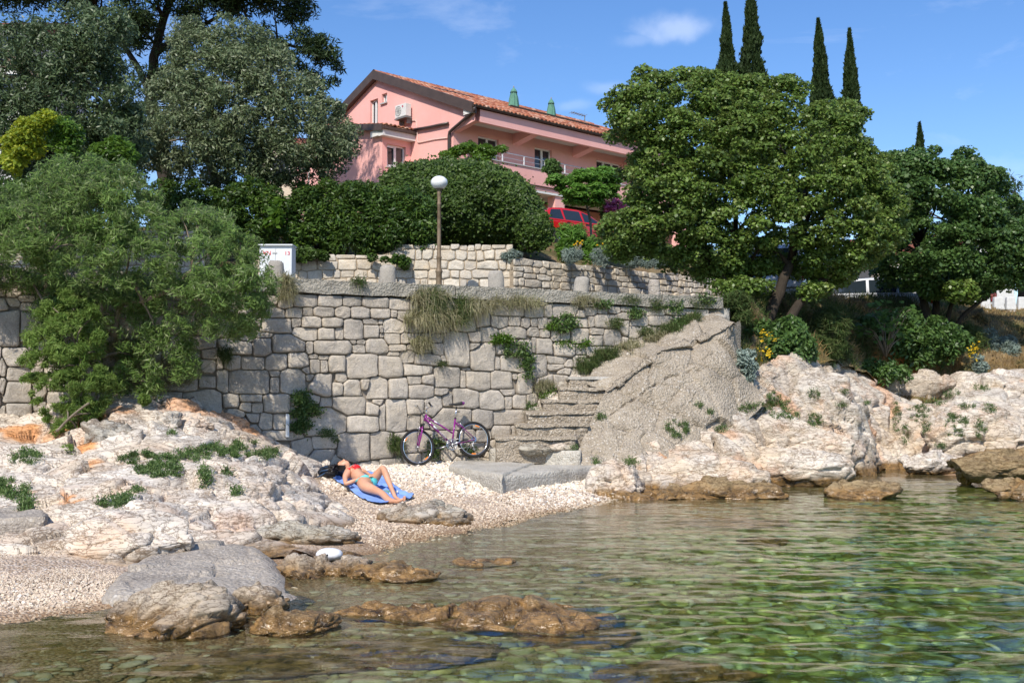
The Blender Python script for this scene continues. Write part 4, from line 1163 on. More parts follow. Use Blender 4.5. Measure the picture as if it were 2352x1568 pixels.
# fill the part behind the tamarisk with courses
rgw = np.random.default_rng(4)
u_a, _ = plane_uz(95, 800, W0, EW, NW); u_b, _ = plane_uz(560, 800, W0, EW, NW)
z = 1.3
while z < 3.4:
    hh = rgw.uniform(.22, .42); u = u_a + rgw.uniform(0, .2)
    while u < u_b:
        ww = rgw.uniform(.28, .75)
        cu, cz = u + ww / 2, z + hh / 2
        if not any(abs(s_[0] - cu) < (s_[2] + ww) * .42 and abs(s_[1] - cz) < (s_[3] + hh) * .42 for s_ in sites):
            sites.append((cu, cz, ww, hh))
        u += ww
    z += hh
def fill_gaps(sites, u0, u1, z0f, z1, rg, grow, K, rounds=3, cellw=.22):
    for _ in range(rounds):
        polys = [p_ for p_ in stone_cells(sites, .011, K=K, grow=grow) if p_]
        q = np.stack(np.meshgrid(np.arange(u0, u1, .06), np.arange(.3, z1, .06)), -1).reshape(-1, 2); inn = np.zeros(len(q), bool)
        for p_ in polys:
            p_ = np.array(p_); lo, hi = p_.min(0), p_.max(0); k_ = np.nonzero((q[:, 0] > lo[0]) & (q[:, 0] < hi[0]) & (q[:, 1] > lo[1]) & (q[:, 1] < hi[1]) & ~inn)[0]
            if not len(k_): continue
            c_ = np.zeros(len(k_), bool); j = len(p_) - 1
            for i in range(len(p_)):
                a, b2 = p_[i], p_[j]; c_ ^= ((a[1] > q[k_, 1]) != (b2[1] > q[k_, 1])) & (q[k_, 0] < (b2[0] - a[0]) * (q[k_, 1] - a[1]) / (b2[1] - a[1] + 1e-12) + a[0]); j = i
            inn[k_] |= c_
        rest = q[~inn]; rg.shuffle(rest); n0 = len(sites)
        for r_ in rest:
            near_ = (np.linalg.norm(rest - r_, axis=1) < .10).sum()
            if near_ >= 5 and all(abs(r_[0] - s_[0]) > (s_[2] + .16) * .42 or abs(r_[1] - s_[1]) > (s_[3] + .12) * .42 for s_ in sites):
                w_ = rg.uniform(.16, .34); sites.append((r_[0], r_[1], w_, w_ * rg.uniform(.5, .9)))
        if len(sites) == n0: break
    return sites
def wall_top(u):   # underside of the coping
    return 3.41 + .0 * u
def wb(u, z): return [(0, 1, wall_top(u))]
sites = fill_gaps(sites, -4.6, 8.6, 0, 3.36, rgw, 1.3, 3.4)
wall = empty('stone_wall', (0, 0, 0), 'tall grey dry stone sea wall with a concrete coping behind the bicycle', 'wall')
wall.matrix_world = wall_matrix(W0, EW, NW)
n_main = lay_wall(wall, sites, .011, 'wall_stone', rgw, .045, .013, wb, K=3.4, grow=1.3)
# backing of the joints and the mass behind
uL, uR = -6.5, 9.35
b = MB(); b.box(((uL + uR) / 2, .395, 1.6), (uR - uL, .70, 3.55)); b.build('joint_fill', M['wall_joint'], wall)
# coping beam with a broken, uneven edge
def rough_beam(name, u0, u1, y0, y1, z0, z1, mat, parent, seg=.12, amp=.012, seed=1, ny=3, nz=3, **kw):
    n = max(2, int((u1 - u0) / seg)); prof = []
    for j in range(ny): prof.append((y0 + (y1 - y0) * j / ny, z1))
    for j in range(nz): prof.append((y1, z1 + (z0 - z1) * j / nz))
    for j in range(ny): prof.append((y1 + (y0 - y1) * j / ny, z0))
    for j in range(nz): prof.append((y0, z0 + (z1 - z0) * j / nz))
    k = len(prof); us = np.linspace(u0, u1, n + 1)
    V = np.array([(u, y, z) for u in us for y, z in prof])
    V = V + np.stack([fbm(V * 5 + 10 * a, 3, seed + a) for a in range(3)], -1) * amp * 2
    F = [(i * k + j, i * k + (j + 1) % k, (i + 1) * k + (j + 1) % k, (i + 1) * k + j) for i in range(n) for j in range(k)]
    F.append(tuple(range(k))); F.append(tuple(n * k + j for j in range(k - 1, -1, -1)))
    me = new_mesh(name, V, F, M[mat])
    o = obj(name, me, parent, **kw); merge_mesh(o, 1e-5)
    return o
cuts_u = [-6.5, -3.9, -1.2, 1.05, 3.4, 5.6, 7.9, 9.4]
for i in range(len(cuts_u) - 1):
    rough_beam('coping_slab', cuts_u[i] + .006, cuts_u[i + 1] - .006, -.075, .75, 3.435, 3.675 + rgw.uniform(-.008, .008), 'concrete_coping', wall, seed=i * 3 + 2, amp=.016)
# painted white mark on two stones
pm = MB()
u0, za = plane_uz(655, 950, W0, EW, NW); u1, zb_ = plane_uz(662, 1003, W0, EW, NW)
pm.add([(u0 - .03, -.075, za), (u0 + .035, -.075, za - .01), (u1 + .03, -.07, zb_), (u1 - .03, -.07, zb_ + .02)], [(0, 1, 2, 3)])
pm.box(((u0 + u1) / 2 - .0, -.06, (za + zb_) / 2), (.06, .03, za - zb_))
pm.v = pm.v[4:]; pm.f = [tuple(i - 4 for i in f) for f in pm.f[1:]]; pm.m = pm.m[1:]
pm.build('paint_mark', M['white_decal'], wall)

# ------------------------------------------------------------------ steps, landing, buttress
PR = [
 [(1290, 1100, 18.7), (1380, 1095, 18.8), (1480, 1075, 19.0), (1590, 1040, 19.6), (1690, 985, 20.4), (1760, 925, 21.0)],
 [(1318, 1052, 19.15), (1385, 1020, 19.35), (1480, 985, 19.7), (1590, 930, 20.2), (1690, 885, 20.9), (1722, 870, 21.5)],
 [(1345, 990, 19.6), (1400, 945, 19.9), (1480, 893, 20.2), (1580, 852, 20.6), (1676, 820, 21.1), (1690, 812, 21.9)],
 [(1388, 905, 20.1), (1437, 868, 20.4), (1505, 817, 20.7), (1590, 786, 21.15), (1668, 758, 21.45), (1682, 752, 22.2)],
 [(1392, 893, 20.25), (1440, 858, 20.5), (1508, 806, 20.85), (1592, 778, 21.3), (1668, 748, 21.6), (1681, 744, 22.3)],
 [(1300, 875, 20.95), (1345, 848, 21.1), (1410, 806, 21.45), (1490, 770, 21.85), (1590, 738, 22.2), (1650, 712, 22.5)],
]
patch('ramp_buttress', PR, 230, 230, 'conglomerate', seed=33, cell=.8, amp=.085, groove=.03, squash=1., rot=(.6, .7, .1), cracks=(([(1385, 952, 19.8), (1440, 922, 20.0), (1480, 898, 20.2), (1520, 872, 20.4), (1570, 852, 20.55), (1600, 843, 20.7)], .035, .09), ([(1590, 846, 20.6), (1625, 852, 20.8), (1680, 848, 21.1)], .03, .07), ([(1400, 868, 20.4), (1445, 862, 20.5), (1520, 815, 20.8)], .03, .04), ([(1480, 1045, 19.4), (1540, 1010, 19.8), (1600, 960, 20.2)], .03, .05)))
# side mass of the buttress down the right hand edge
PS = [
 [(1672, 752, 21.5), (1676, 800, 21.3), (1686, 850, 21.1), (1705, 900, 21.0), (1735, 950, 20.9)],
 [(1700, 735, 22.6), (1700, 800, 22.4), (1712, 850, 22.2), (1730, 900, 22.0), (1760, 950, 21.8)],
]
patch('ramp_buttress', PS, 60, 20, 'conglomerate', seed=34, cell=1.1, amp=.03, groove=.02, squash=1.)
def block(name, P0, P1, P2, P3, ztop, zbot, mat, parent, seed=1, amp=.015, seg=.07):
    """rough concrete block: plan quad (front-left, front-right, back-right, back-left)"""
    q = [Vector(p) for p in (P0, P1, P2, P3)]
    nx = max(3, int((q[1] - q[0]).length / seg)); ny = max(3, int((q[3] - q[0]).length / seg)); nz = max(2, int((ztop - zbot) / seg))
    bm = bmesh.new()
    def pt(s, t, z):
        a = q[0].lerp(q[1], s); b2 = q[3].lerp(q[2], s); r = a.lerp(b2, t); return (r.x, r.y, z)
    def sheet(f, n, m):
        vs = [[bm.verts.new(f(i / n, j / m)) for i in range(n + 1)] for j in range(m + 1)]
        for j in range(m):
            for i in range(n): bm.faces.new((vs[j][i], vs[j][i + 1], vs[j + 1][i + 1], vs[j + 1][i]))
    zt = (lambda s, t: ztop(s, t)) if callable(ztop) else (lambda s, t: ztop)
    sheet(lambda s, t: pt(s, t, ztop), nx, ny)
    sheet(lambda s, t: pt(s, 0, zbot + (ztop - zbot) * t), nx, nz)
    sheet(lambda s, t: pt(1, s, zbot + (ztop - zbot) * t), ny, nz)
    sheet(lambda s, t: pt(0, 1 - s, zbot + (ztop - zbot) * t), ny, nz)
    bmesh.ops.remove_doubles(bm, verts=bm.verts, dist=1e-4)
    bmesh.ops.recalc_face_normals(bm, faces=bm.faces)
    V = np.array([v.co for v in bm.verts])
    D = np.stack([fbm(V * 4.5 + 9 * a, 4, seed + a) for a in range(3)], -1) * amp * 2
    # round the front edge
    for v, d in zip(bm.verts, D): v.co = v.co + Vector(d)
    me = bpy.data.meshes.new(name); bm.to_mesh(me); bm.free()
    me.materials.append(M[mat]); me.polygons.foreach_set('use_smooth', np.full(len(me.polygons), True))
    o = obj(name, me, parent)
    return o
def wall_y(px):   # distance of the wall face on a photo column
    return P(px, 900, 1).x and 20.575 / (1 + .1805 * 0 - .4476 * (px - CX) / FPX)
steps = empty('stone_steps', (P(1250, 1000, 19.5).x, 19.5, .4), 'worn concrete and pebble steps climbing to the right along the wall', 'steps')
def world_child(o, par):
    o.matrix_parent_inverse = Matrix.Translation(-Vector(par.location))
ST = [(1140, 1322, 1003, 19.30), (1188, 1352, 974, 19.56), (1212, 1374, 945, 19.82), (1248, 1388, 919, 20.08), (1288, 1420, 890, 20.34), (1308, 1446, 866, 20.58)]
for i, (xa, xb, yt, Y) in enumerate(ST):
    a = P(xa, yt, Y); b2 = P(xb, yt, Y)
    z = a.z
    zb2 = z - .42
    yb = 21.3 + .1 * i
    o = block('step', (a.x, a.y, 0), (b2.x, b2.y + .05, 0), (b2.x + .1, yb, 0), (a.x - .05, yb - .3, 0), z, zb2, 'shaded_riser', steps, seed=50 + i, amp=.028)
    world_child(o, steps)
    o.location.z -= .045
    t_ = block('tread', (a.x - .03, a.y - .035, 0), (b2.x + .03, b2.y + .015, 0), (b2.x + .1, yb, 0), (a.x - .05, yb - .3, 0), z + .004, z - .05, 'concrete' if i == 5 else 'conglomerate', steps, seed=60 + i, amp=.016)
    world_child(t_, steps)
# upper steps at the top of the ramp
for i, (xa, xb, yt, Y) in enumerate([(1560, 1652, 745, 22.0), (1585, 1668, 722, 22.3), (1610, 1676, 706, 22.6)]):
    a = P(xa, yt, Y); b2 = P(xb, yt, Y)
    o = block('step', (a.x, a.y, 0), (b2.x, b2.y, 0), (b2.x + .2, 23.6, 0), (a.x + .3, 23.4, 0), a.z, a.z - .35, 'concrete', steps, seed=70 + i, amp=.02)
    world_child(o, steps)
land = empty('concrete_landing', (P(1200, 1060, 19.3).x, 19.3, .3), 'pale concrete landing and kerb at the foot of the steps beside the rear wheel', 'landing')
# upper landing slab
a = P(1118, 1034, 19.15)
o = block('landing_slab', (P(1124, 1040, 19.98).x, 19.98, 0), (P(1332, 1040, 19.0).x, 19.0, 0), (P(1345, 1040, 20.1).x, 20.1, 0), (P(1124, 1000, 20.5).x, 20.5, 0), .66, .3, 'concrete_pale', land, seed=81, amp=.012); world_child(o, land)
o = block('kerb', tuple(Pz(1150, 1096, .40)), tuple(Pz(1376, 1070, .42)), (2.1, 19.6, 0), (.4, 19.6, 0), .415, -.05, 'concrete_pale', land, seed=83, amp=.010); world_child(o, land)
o = block('kerb', tuple(Pz(1030, 1070, .44)), tuple(Pz(1152, 1091, .44)), (.5, 19.95, 0), (-1.0, 20.05, 0), .445, .1, 'concrete_pale', land, seed=85, amp=.010); world_child(o, land)
# rubble between steps and wall
rub = np.random.default_rng(8)
for i, (px, py, w, Y) in enumerate([(1265, 905, 60, 20.7), (1290, 880, 50, 20.9), (1325, 862, 40, 21.0), (1235, 935, 40, 20.4), (1180, 1012, 60, 19.6), (1230, 1012, 80, 19.27), (1285, 1014, 46, 19.25), (1312, 1020, 32, 19.2)]):
    c = P(px, py, Y); W = w * Y / FPX
    boulder('rubble_stone', (c.x, c.y, c.z - W * .25), (W, W * .5, W * (.7 if i < 4 else .36)), 'rock_grey' if i % 2 else 'rock_pale', ['dark rounded stone wedged between wall and steps', 'grey stone at the wall beside the top steps', 'flat stone under the grass at the wall', 'small stone by the fourth step', 'stone at the left end of the lowest step', 'long pale stone set in the lowest step', 'squared stone in the middle of the lowest step', 'little stone at the right end of the lowest step'][i], 'stone', seed=200 + i, n=14, amp=.03, cell=.2, groove=.01)

# concrete apron poured over the rock on the left
CA = [
 [(200, 1425, 8.5), (250, 1430, 8.3), (330, 1435, 8.2), (430, 1435, 8.2), (560, 1420, 8.4), (690, 1420, 8.6), (760, 1420, 8.9)],
 [(225, 1400, 9.0), (262, 1352, 8.95), (340, 1360, 8.8), (440, 1362, 8.8), (560, 1362, 8.9), (660, 1362, 9.1), (730, 1400, 9.3)],
 [(245, 1368, 9.7), (285, 1312, 9.6), (370, 1308, 9.7), (465, 1302, 9.8), (565, 1310, 9.8), (640, 1332, 9.6), (700, 1380, 9.8)],
 [(290, 1320, 10.4), (340, 1276, 10.3), (410, 1262, 10.5), (490, 1256, 10.6), (570, 1262, 10.6), (625, 1292, 10.3), (680, 1345, 10.4)],
 [(350, 1290, 11.2), (380, 1264, 10.9), (440, 1252, 11.1), (500, 1246, 11.3), (575, 1252, 11.3), (620, 1285, 11.0), (660, 1330, 11.0)],
 [(380, 1290, 11.8), (400, 1275, 11.6), (450, 1268, 11.7), (505, 1262, 11.9), (575, 1268, 11.9), (610, 1290, 11.6), (640, 1330, 11.4)],
]
patch('concrete_apron', CA, 130, 110, 'concrete_grey', seed=44, cell=.7, amp=.045, groove=.012, squash=1., kind='structure')
sl = empty('concrete_slab', tuple(P(40, 1220, 11.4)), 'tilted slab of old grey concrete at the left edge of the photo', 'slab')
o = block('slab_body', tuple(P(-90, 1200, 11.3)), tuple(P(105, 1200, 11.4)), (P(110, 1190, 12.6).x, 12.6, 0), (P(-90, 1190, 12.6).x, 12.6, 0), P(0, 1192, 11.3).z, P(0, 1255, 11.3).z, 'concrete_grey', sl, seed=91, amp=.02)
world_child(o, sl)
# ------------------------------------------------------------------ promenade, garden terrace, hill
G1 = Vector((0.02, 29.2, 0)); GD = Vector((.7716, .6361, 0)); GN = Vector((.6361, -.7716, 0))
def hill_z(X, Y):
    wy = 20.575 + .4476 * X                                     # wall face, roughly
    gyl = 29.75 + 0 * X; gyr = G1.y + .45 + np.maximum(X, 0) * .8244
    gy_ = np.where(X < 0, gyl, gyr)
    z = 3.64 + sstep(13.5, 17, X) * (.9) * sstep(24, 34, Y)
    beh = np.maximum(Y - gy_, 0)
    terr = np.where(X < .3, 5.35, 5.05) + sstep(.3, 9, beh) * 2.2 + sstep(10, 45, beh) * 3.0 + sstep(45, 200, beh) * 14
    side = sstep(15, 10.5, X)
    z2 = np.where(Y > gy_, terr, z) * side + (z + sstep(38, 60, Y) * 1.0 + sstep(60, 200, Y) * 10) * (1 - side)
    return z2
hx = axis_pts(-26, 30, .35, 500, 14); hy = np.concatenate([np.arange(14, 64, .35), 64 + np.geomspace(1, 600, 14)])
HX, HY = np.meshgrid(hx, hy)
X_, Y_ = HX.ravel(), HY.ravel()
zz_ = hill_z(X_, Y_)
front = 20.575 / 1.0 + .4476 * X_ * 1.0
front = W0.y + .4476 * (X_ - W0.x) + .45
zz_ = np.where(Y_ < front, -2.6, zz_)
lim_bank = (X_ > 5.2) & (Y_ < 24 + (X_ - 5) * 1.15)
zz_ = np.where(lim_bank, -2.6, zz_)
zz_ = zz_ + .02 * fbm(np.stack([X_, Y_, 0 * X_], -1) * .6, 3, 4)
keepF = grid_faces(len(hx), len(hy))
fz = zz_[keepF]
keepF = keepF[(fz.min(1) > -2)]
used = np.unique(keepF); remap = -np.ones(len(zz_), int); remap[used] = np.arange(len(used))
hp = np.stack([X_, Y_, zz_], -1)[used]
hgrass = new_mesh('hillside', hp, remap[keepF], M['earth'], True)
obj('hillside', hgrass, kind='structure')
# promenade paving on top of the wall and the road, as thin sheets
mb = MB()
pts = [(-26, 18.7 + .4476 * (-26 + 4.19) + .5), (4.9, 18.7 + .4476 * (4.9 + 4.19) + .4), (7.2, 28), (8, 34), (5, 32.2), (.2, 29.1), (-26, 29.1)]
mb.add([(x, y, 3.675) for x, y in pts], [tuple(range(len(pts)))])
mb.build('promenade', M['asphalt'], kind='structure')

# garden retaining wall of pale rubble
rgg = np.random.default_rng(12)
def rand_sites(u0, u1, z0, ztop, hs=(.15, .30), ws=(.16, .52)):
    out = []; z = z0
    while z < ztop - .06:
        hh = min(rgg.uniform(*hs), ztop - z) if ztop - z > .12 else ztop - z
        u = u0 + rgg.uniform(-.2, 0)
        while u < u1:
            w = rgg.uniform(*ws) * rgg.choice([.8, 1, 1.25])
            out.append((u + w / 2, z + hh / 2 + rgg.normal(0, .02), w, hh * rgg.uniform(.85, 1.15))); u += w
        z += hh
    return out
def garden_wall(O, E, N, L, z0, top_fn, ztop, label, seed, limit=300, back=.5):
    w = empty('garden_wall', (0, 0, 0), label, 'wall'); w.matrix_world = wall_matrix(O, E, N)
    sts = [s_ for s_ in rand_sites(0, L, z0, ztop) if s_[1] < top_fn(s_[0]) + .05]
    lay_wall(w, sts, .022, 'garden_stone', rgg, .03, .012, lambda u, z: [(0, 1, top_fn(u) + .02 * math.sin(u * 9)), (1, 0, L), (-1, 0, 0)], K=2.6, limit=limit)
    b = MB()
    n = 24
    for i in range(n):
        ua, ub = L * i / n, L * (i + 1) / n
        za, zb3 = top_fn(ua) - .05, top_fn(ub) - .05
        b.add([(ua, .012, 3.4), (ub, .012, 3.4), (ub, .012, zb3), (ua, .012, za), (ua, back, 3.4), (ub, back, 3.4), (ub, back, zb3), (ua, back, za)],
              [(0, 1, 2, 3), (3, 2, 6, 7), (4, 7, 6, 5)] + ([(0, 3, 7, 4)] if i == 0 else []) + ([(1, 5, 6, 2)] if i == n - 1 else []))
    b.build('mortar_core', M['garden_joint'], w)
    return w
XL = P(560, 600, 29.4).x; XR = P(1178, 600, 29.2).x
garden_wall(Vector((XL, 29.4, 0)), Vector((1, 0, 0)), Vector((0, -1, 0)), XR - XL, 4.35, lambda u: 5.45 + .27 * float(sstep(3.9, 4.1, u)), 5.8, 'pale rubble garden wall under the clipped hedge behind the lamp post', 1)
garden_wall(Vector((XR + .02, 29.25, 0)), GD, GN, 10.5, 4.35, lambda u: 5.36 + .03 * math.sin(u * 2), 5.45, 'lower sunlit rubble wall with silver cushion plants, running back to the right', 2)
XL2 = P(-160, 600, 27).x
w_l = garden_wall(Vector((XL2, 27, 0)), Vector((1, 0, 0)), Vector((0, -1, 0)), P(470, 600, 27).x - XL2, 4.5, lambda u: 5.75, 5.8, 'bright white rubble wall glimpsed through the tamarisk on the left', 3, 120)

# ------------------------------------------------------------------ pink house
HO = Vector((-2.63, 48.0, 0)); HXA = Vector((.7396, .6730, 0)); HYA = Vector((-.6730, .7396, 0))
house = empty('pink_house', (HO.x, HO.y, 7.4), 'pink rendered house with red tiled roof, balcony and brown gutters on the slope', 'house')
HM = Matrix(((HXA.x, HYA.x, 0, HO.x), (HXA.y, HYA.y, 0, HO.y), (0, 0, 1, 0), (0, 0, 0, 1)))
def hb(mb, name, mat, parent=house, smooth=False, label=None, kind=None):
    mb.v = [tuple(HM @ Vector(v) - Vector((HO.x, HO.y, 7.4))) for v in mb.v]
    o = mb.build(name, mat, parent, smooth)
    return tag(o, label, kind=kind)
HMi = HM.inverted()
def hplane(px, py, axis, val):
    """hit a house-aligned plane; axis 0: x = val (gable side), 1: y = val (front). returns local point"""
    o = HMi @ Vector((0, 0, EYE)); d = HMi.to_3x3() @ ray_dir(px, py)
    t = (val - o[axis]) / d[axis]
    return o + d * t
YRIDGE, YE, ZE, ZR, ZS = 5.95, -1.55, 14.26, 17.33, 13.87
YFAR = 2 * YRIDGE - YE; XEND = 15.5
SLOPE = (ZR - ZE) / (YRIDGE - YE)
def roof_z(y): return ZE + SLOPE * (y - YE) if y < YRIDGE else ZR - SLOPE * (y - YRIDGE)
def strip_wall(mb, a0, a1, zb_, top, holes, f, th, flip=1):
    """wall along coordinate a with sloped top(a); holes (a0,a1,z0,z1); f(a, depth, z) maps to local"""
    cuts = sorted(set([a0, a1] + [h for hh in holes for h in hh[:2]] + ([YRIDGE] if a0 < YRIDGE < a1 and flip < 0 else [])))
    for c0, c1 in zip(cuts[:-1], cuts[1:]):
        hs = sorted([h for h in holes if h[0] <= c0 + 1e-6 and h[1] >= c1 - 1e-6], key=lambda h: h[2])
        z = zb_; segs = []
        for h in hs:
            segs.append((z, z, h[2], h[2])); z = h[3]
        segs.append((z, z, top(c0), top(c1)))
        for za, zb4, zc, zd in segs:
            mb.add([f(c0, 0, za), f(c1, 0, zb4), f(c1, 0, zd), f(c0, 0, zc)], [(0, 1, 2, 3)])
    for (h0, h1, z0, z1) in holes:
        for (p0, p1) in (((h0, z0), (h1, z0)), ((h1, z0), (h1, z1)), ((h1, z1), (h0, z1)), ((h0, z1), (h0, z0))):
            mb.add([f(p0[0], 0, p0[1]), f(p1[0], 0, p1[1]), f(p1[0], th, p1[1]), f(p0[0], th, p0[1])], [(0, 1, 2, 3)])
def frect(x0, y0, x1, y1, axis, val, pad=0):
    """pixel box to local rect on a house plane"""
    c0 = hplane(x0, (y0 + y1) / 2, axis, val); c1 = hplane(x1, (y0 + y1) / 2, axis, val)
    xm = (x0 + x1) / 2
    zt = hplane(xm, y0, axis, val).z; zb5 = hplane(xm, y1, axis, val).z
    a = (c0[1 - axis], c1[1 - axis])
    return (min(a), max(a), zb5, zt)
# openings
W_f1 = frect(1098, 316, 1146, 400, 1, 0); W_f1 = (W_f1[0], W_f1[1], 11.9, W_f1[3])
W_f2 = frect(1228, 341, 1268, 400, 1, 0); W_f2 = (W_f2[0], W_f2[1], 11.35, W_f2[3])
W_f3 = frect(1370, 372, 1428, 420, 1, 0); W_f3 = (W_f3[0], W_f3[1], 11.9, W_f3[3])
G_w1 = frect(850, 229, 868, 290, 0, 0); G_w1 = (G_w1[0], G_w1[1], 14.15, G_w1[3])
G_w2 = frect(877, 215, 889, 237, 0, 0)
fr = lambda a, d, z: (a, d, z)
ga = lambda a, d, z: (d, a, z)
mb = MB()
strip_wall(mb, 0, XEND, 11.1, lambda a: ZS + .0, [W_f1, W_f2, W_f3], fr, .22)
strip_wall(mb, 0.0, YFAR - .6, 7.2, lambda a: roof_z(a) - .16, [G_w1, G_w2], ga, .22, -1)
mb.add([(0, YE + .05, 13.6), (0, 0, 13.35), (0, 0, roof_z(0) - .16), (0, YE + .05, ZE - .12)], [(0, 1, 2, 3)])
mb.add([(.28, YE + .05, 13.6), (.28, 0, 13.35), (.28, 0, roof_z(0) - .16), (.28, YE + .05, ZE - .12)], [(3, 2, 1, 0)])
mb.add([(0, YE + .05, 13.6), (.28, YE + .05, 13.6), (.28, 0, 13.35), (0, 0, 13.35)], [(0, 1, 2, 3)])
mb.add([(XEND, 0, 7.2), (XEND, YFAR - .6, 7.2), (XEND, YFAR - .6, ZE), (XEND, YRIDGE, ZR - .2), (XEND, 0, roof_z(0) - .2)], [(0, 1, 2, 3, 4)])
mb.add([(0, YFAR - .6, 7.2), (XEND, YFAR - .6, 7.2), (XEND, YFAR - .6, ZE), (0, YFAR - .6, ZE)], [(0, 1, 2, 3)])
# lower storey: recessed wall
mb.add([(1.2, 1.4, 7.2), (XEND, 1.4, 7.2), (XEND, 1.4, 11.1), (1.2, 1.4, 11.1)], [(0, 1, 2, 3)])
mb.add([(1.2, 0, 7.2), (1.2, 1.4, 7.2), (1.2, 1.4, 11.1), (1.2, 0, 11.1)], [(0, 1, 2, 3)])
mb.add([(0, 0, 7.2), (1.2, 0, 7.2), (1.2, 0, 11.1), (0, 0, 11.1)], [(0, 1, 2, 3)])
hb(mb, 'wall', M['plaster'])
# pink fascia beam and cross beams under the eave
mb = MB(); mb.box(((.28 + XEND) / 2, YE + .13, 13.86), (XEND - .28, .18, .56))
hb(mb, 'eave_beam', M['plaster'])
for px in (1212, 1348, 1465):
    q = hplane(px, 300, 1, -.8); mb = MB()
    mb.add([(q.x - .22, YE + .2, 13.62), (q.x + .22, YE + .2, 13.62), (q.x + .22, YE + .2, 13.9), (q.x - .22, YE + .2, 13.9), (q.x - .22, 0, 13.35), (q.x + .22, 0, 13.35), (q.x + .22, 0, 13.9), (q.x - .22, 0, 13.9)],
           [(0, 1, 2, 3), (0, 4, 5, 1), (0, 3, 7, 4), (1, 5, 6, 2)])
    hb(mb, 'eave_bracket', M['plaster'])
mb = MB(); mb.box(((.28 + XEND) / 2, YE / 2 + .1, 13.87), (XEND - .3, -YE - .25, .04)); hb(mb, 'soffit', M['soffit'])
for px, py in ((1143, 272), (1276, 305)):
    q = hplane(px, py, 1, -.8); mb = MB(); mb.lathe([(0, 13.80), (.10, 13.80), (.12, 13.85)], 12, (q.x, -.8, 0)); hb(mb, 'soffit_lamp', M['soffit'])
# roof slabs
roof_x0 = -.22
mb = MB()
for s_ in (1, -1):
    ya, yb2 = (YE, YRIDGE) if s_ > 0 else (YFAR, YRIDGE)
    vs = [(roof_x0, ya, ZE - .1), (XEND + .3, ya, ZE - .1), (XEND + .3, yb2, ZR - .1), (roof_x0, yb2, ZR - .1), (roof_x0, ya, ZE + .03), (XEND + .3, ya, ZE + .03), (XEND + .3, yb2, ZR + .03), (roof_x0, yb2, ZR + .03)]
    mb.add(vs, [(0, 3, 2, 1), (4, 5, 6, 7), (0, 1, 5, 4), (1, 2, 6, 5), (2, 3, 7, 6), (3, 0, 4, 7)])
roof = hb(mb, 'roof', M['roof_tile'])
# brown verge boards on the gable
for ya, yb2, za, zb6 in ((YE - .02, YRIDGE, ZE, ZR), (YFAR + .02, YRIDGE, ZE, ZR)):
    mb = MB(); x0, x1 = roof_x0 - .04, roof_x0 + .0
    prof = [(ya, za - .36), (yb2, zb6 - .33), (yb2, zb6 + .11), (ya, za + .10)]
    mb.add([(x0, y, z) for y, z in prof] + [(x1 + .25, y, z) for y, z in prof], [(3, 2, 1, 0), (4, 5, 6, 7), (0, 1, 5, 4), (1, 2, 6, 5), (2, 3, 7, 6), (3, 0, 4, 7)])
    hb(mb, 'verge_board', M['fascia_brown'])
mb = MB(); mb.add([(-.20, YE + .02, 13.9), (-.20, YE + .62, 13.98), (-.20, YE + .62, 14.2), (-.20, YE + .02, 14.18)], [(0, 1, 2, 3)]); mb.box((-.12, YE + .32, 13.93), (.16, .6, .05)); hb(mb, 'verge_end', M['white_plaster'])
# gutter
mb = MB(); n = 10
prof = [(math.cos(a) * .085, math.sin(a) * .085) for a in np.linspace(math.pi, 2 * math.pi, n)]
vs = []; 
for x in (roof_x0, XEND + .3):
    vs += [(x, YE - .07 + p_[0], 14.24 + p_[1]) for p_ in prof] + [(x, YE - .07 + p_[0] * .8, 14.24 + p_[1] * .8) for p_ in prof[::-1]]
m2 = 2 * n
mb.add(vs, [(i, (i + 1) % m2, m2 + (i + 1) % m2, m2 + i) for i in range(m2)] + [tuple(range(m2))[::-1], tuple(range(m2, 2 * m2))])
hb(mb, 'gutter', M['gutter_brown'])
mb = MB(); mb.tube([(-.12, YE - .07, 14.2), (-.12, YE - .02, 14.0), (-.12, -.95, 13.75), (-.12, -.05, 13.42), (-.12, .12, 13.34), (-.12, .16, 13.2), (-.12, .16, 11.0), (-.12, .16, 7.4)], .075, 8)
hb(mb, 'downpipe', M['gutter_brown'], smooth=True)
qa, qb2 = hplane(945, 299, 0, -.1), hplane(1029, 283, 0, -.1)
mb = MB(); mb.tube([qa, qa.lerp(qb2, .5) + Vector((0, 0, -.02)), qb2], .065, 8); hb(mb, 'downpipe', M['gutter_brown'], smooth=True)
# thin pale cables and cooling pipe on the gable
for pts_ in ([(938, 278), (955, 277), (958, 290), (959, 326), (962, 328), (1000, 320), (1027, 317)], [(1072, 258), (1067, 270), (1055, 283)], [(937, 252), (938, 276)], [(788, 258), (800, 251), (805, 245)]):
    mb = MB(); mb.tube([hplane(x, y, 0, -.04) for x, y in pts_], .022, 6); hb(mb, 'cable', M['cable_pale'], smooth=True)
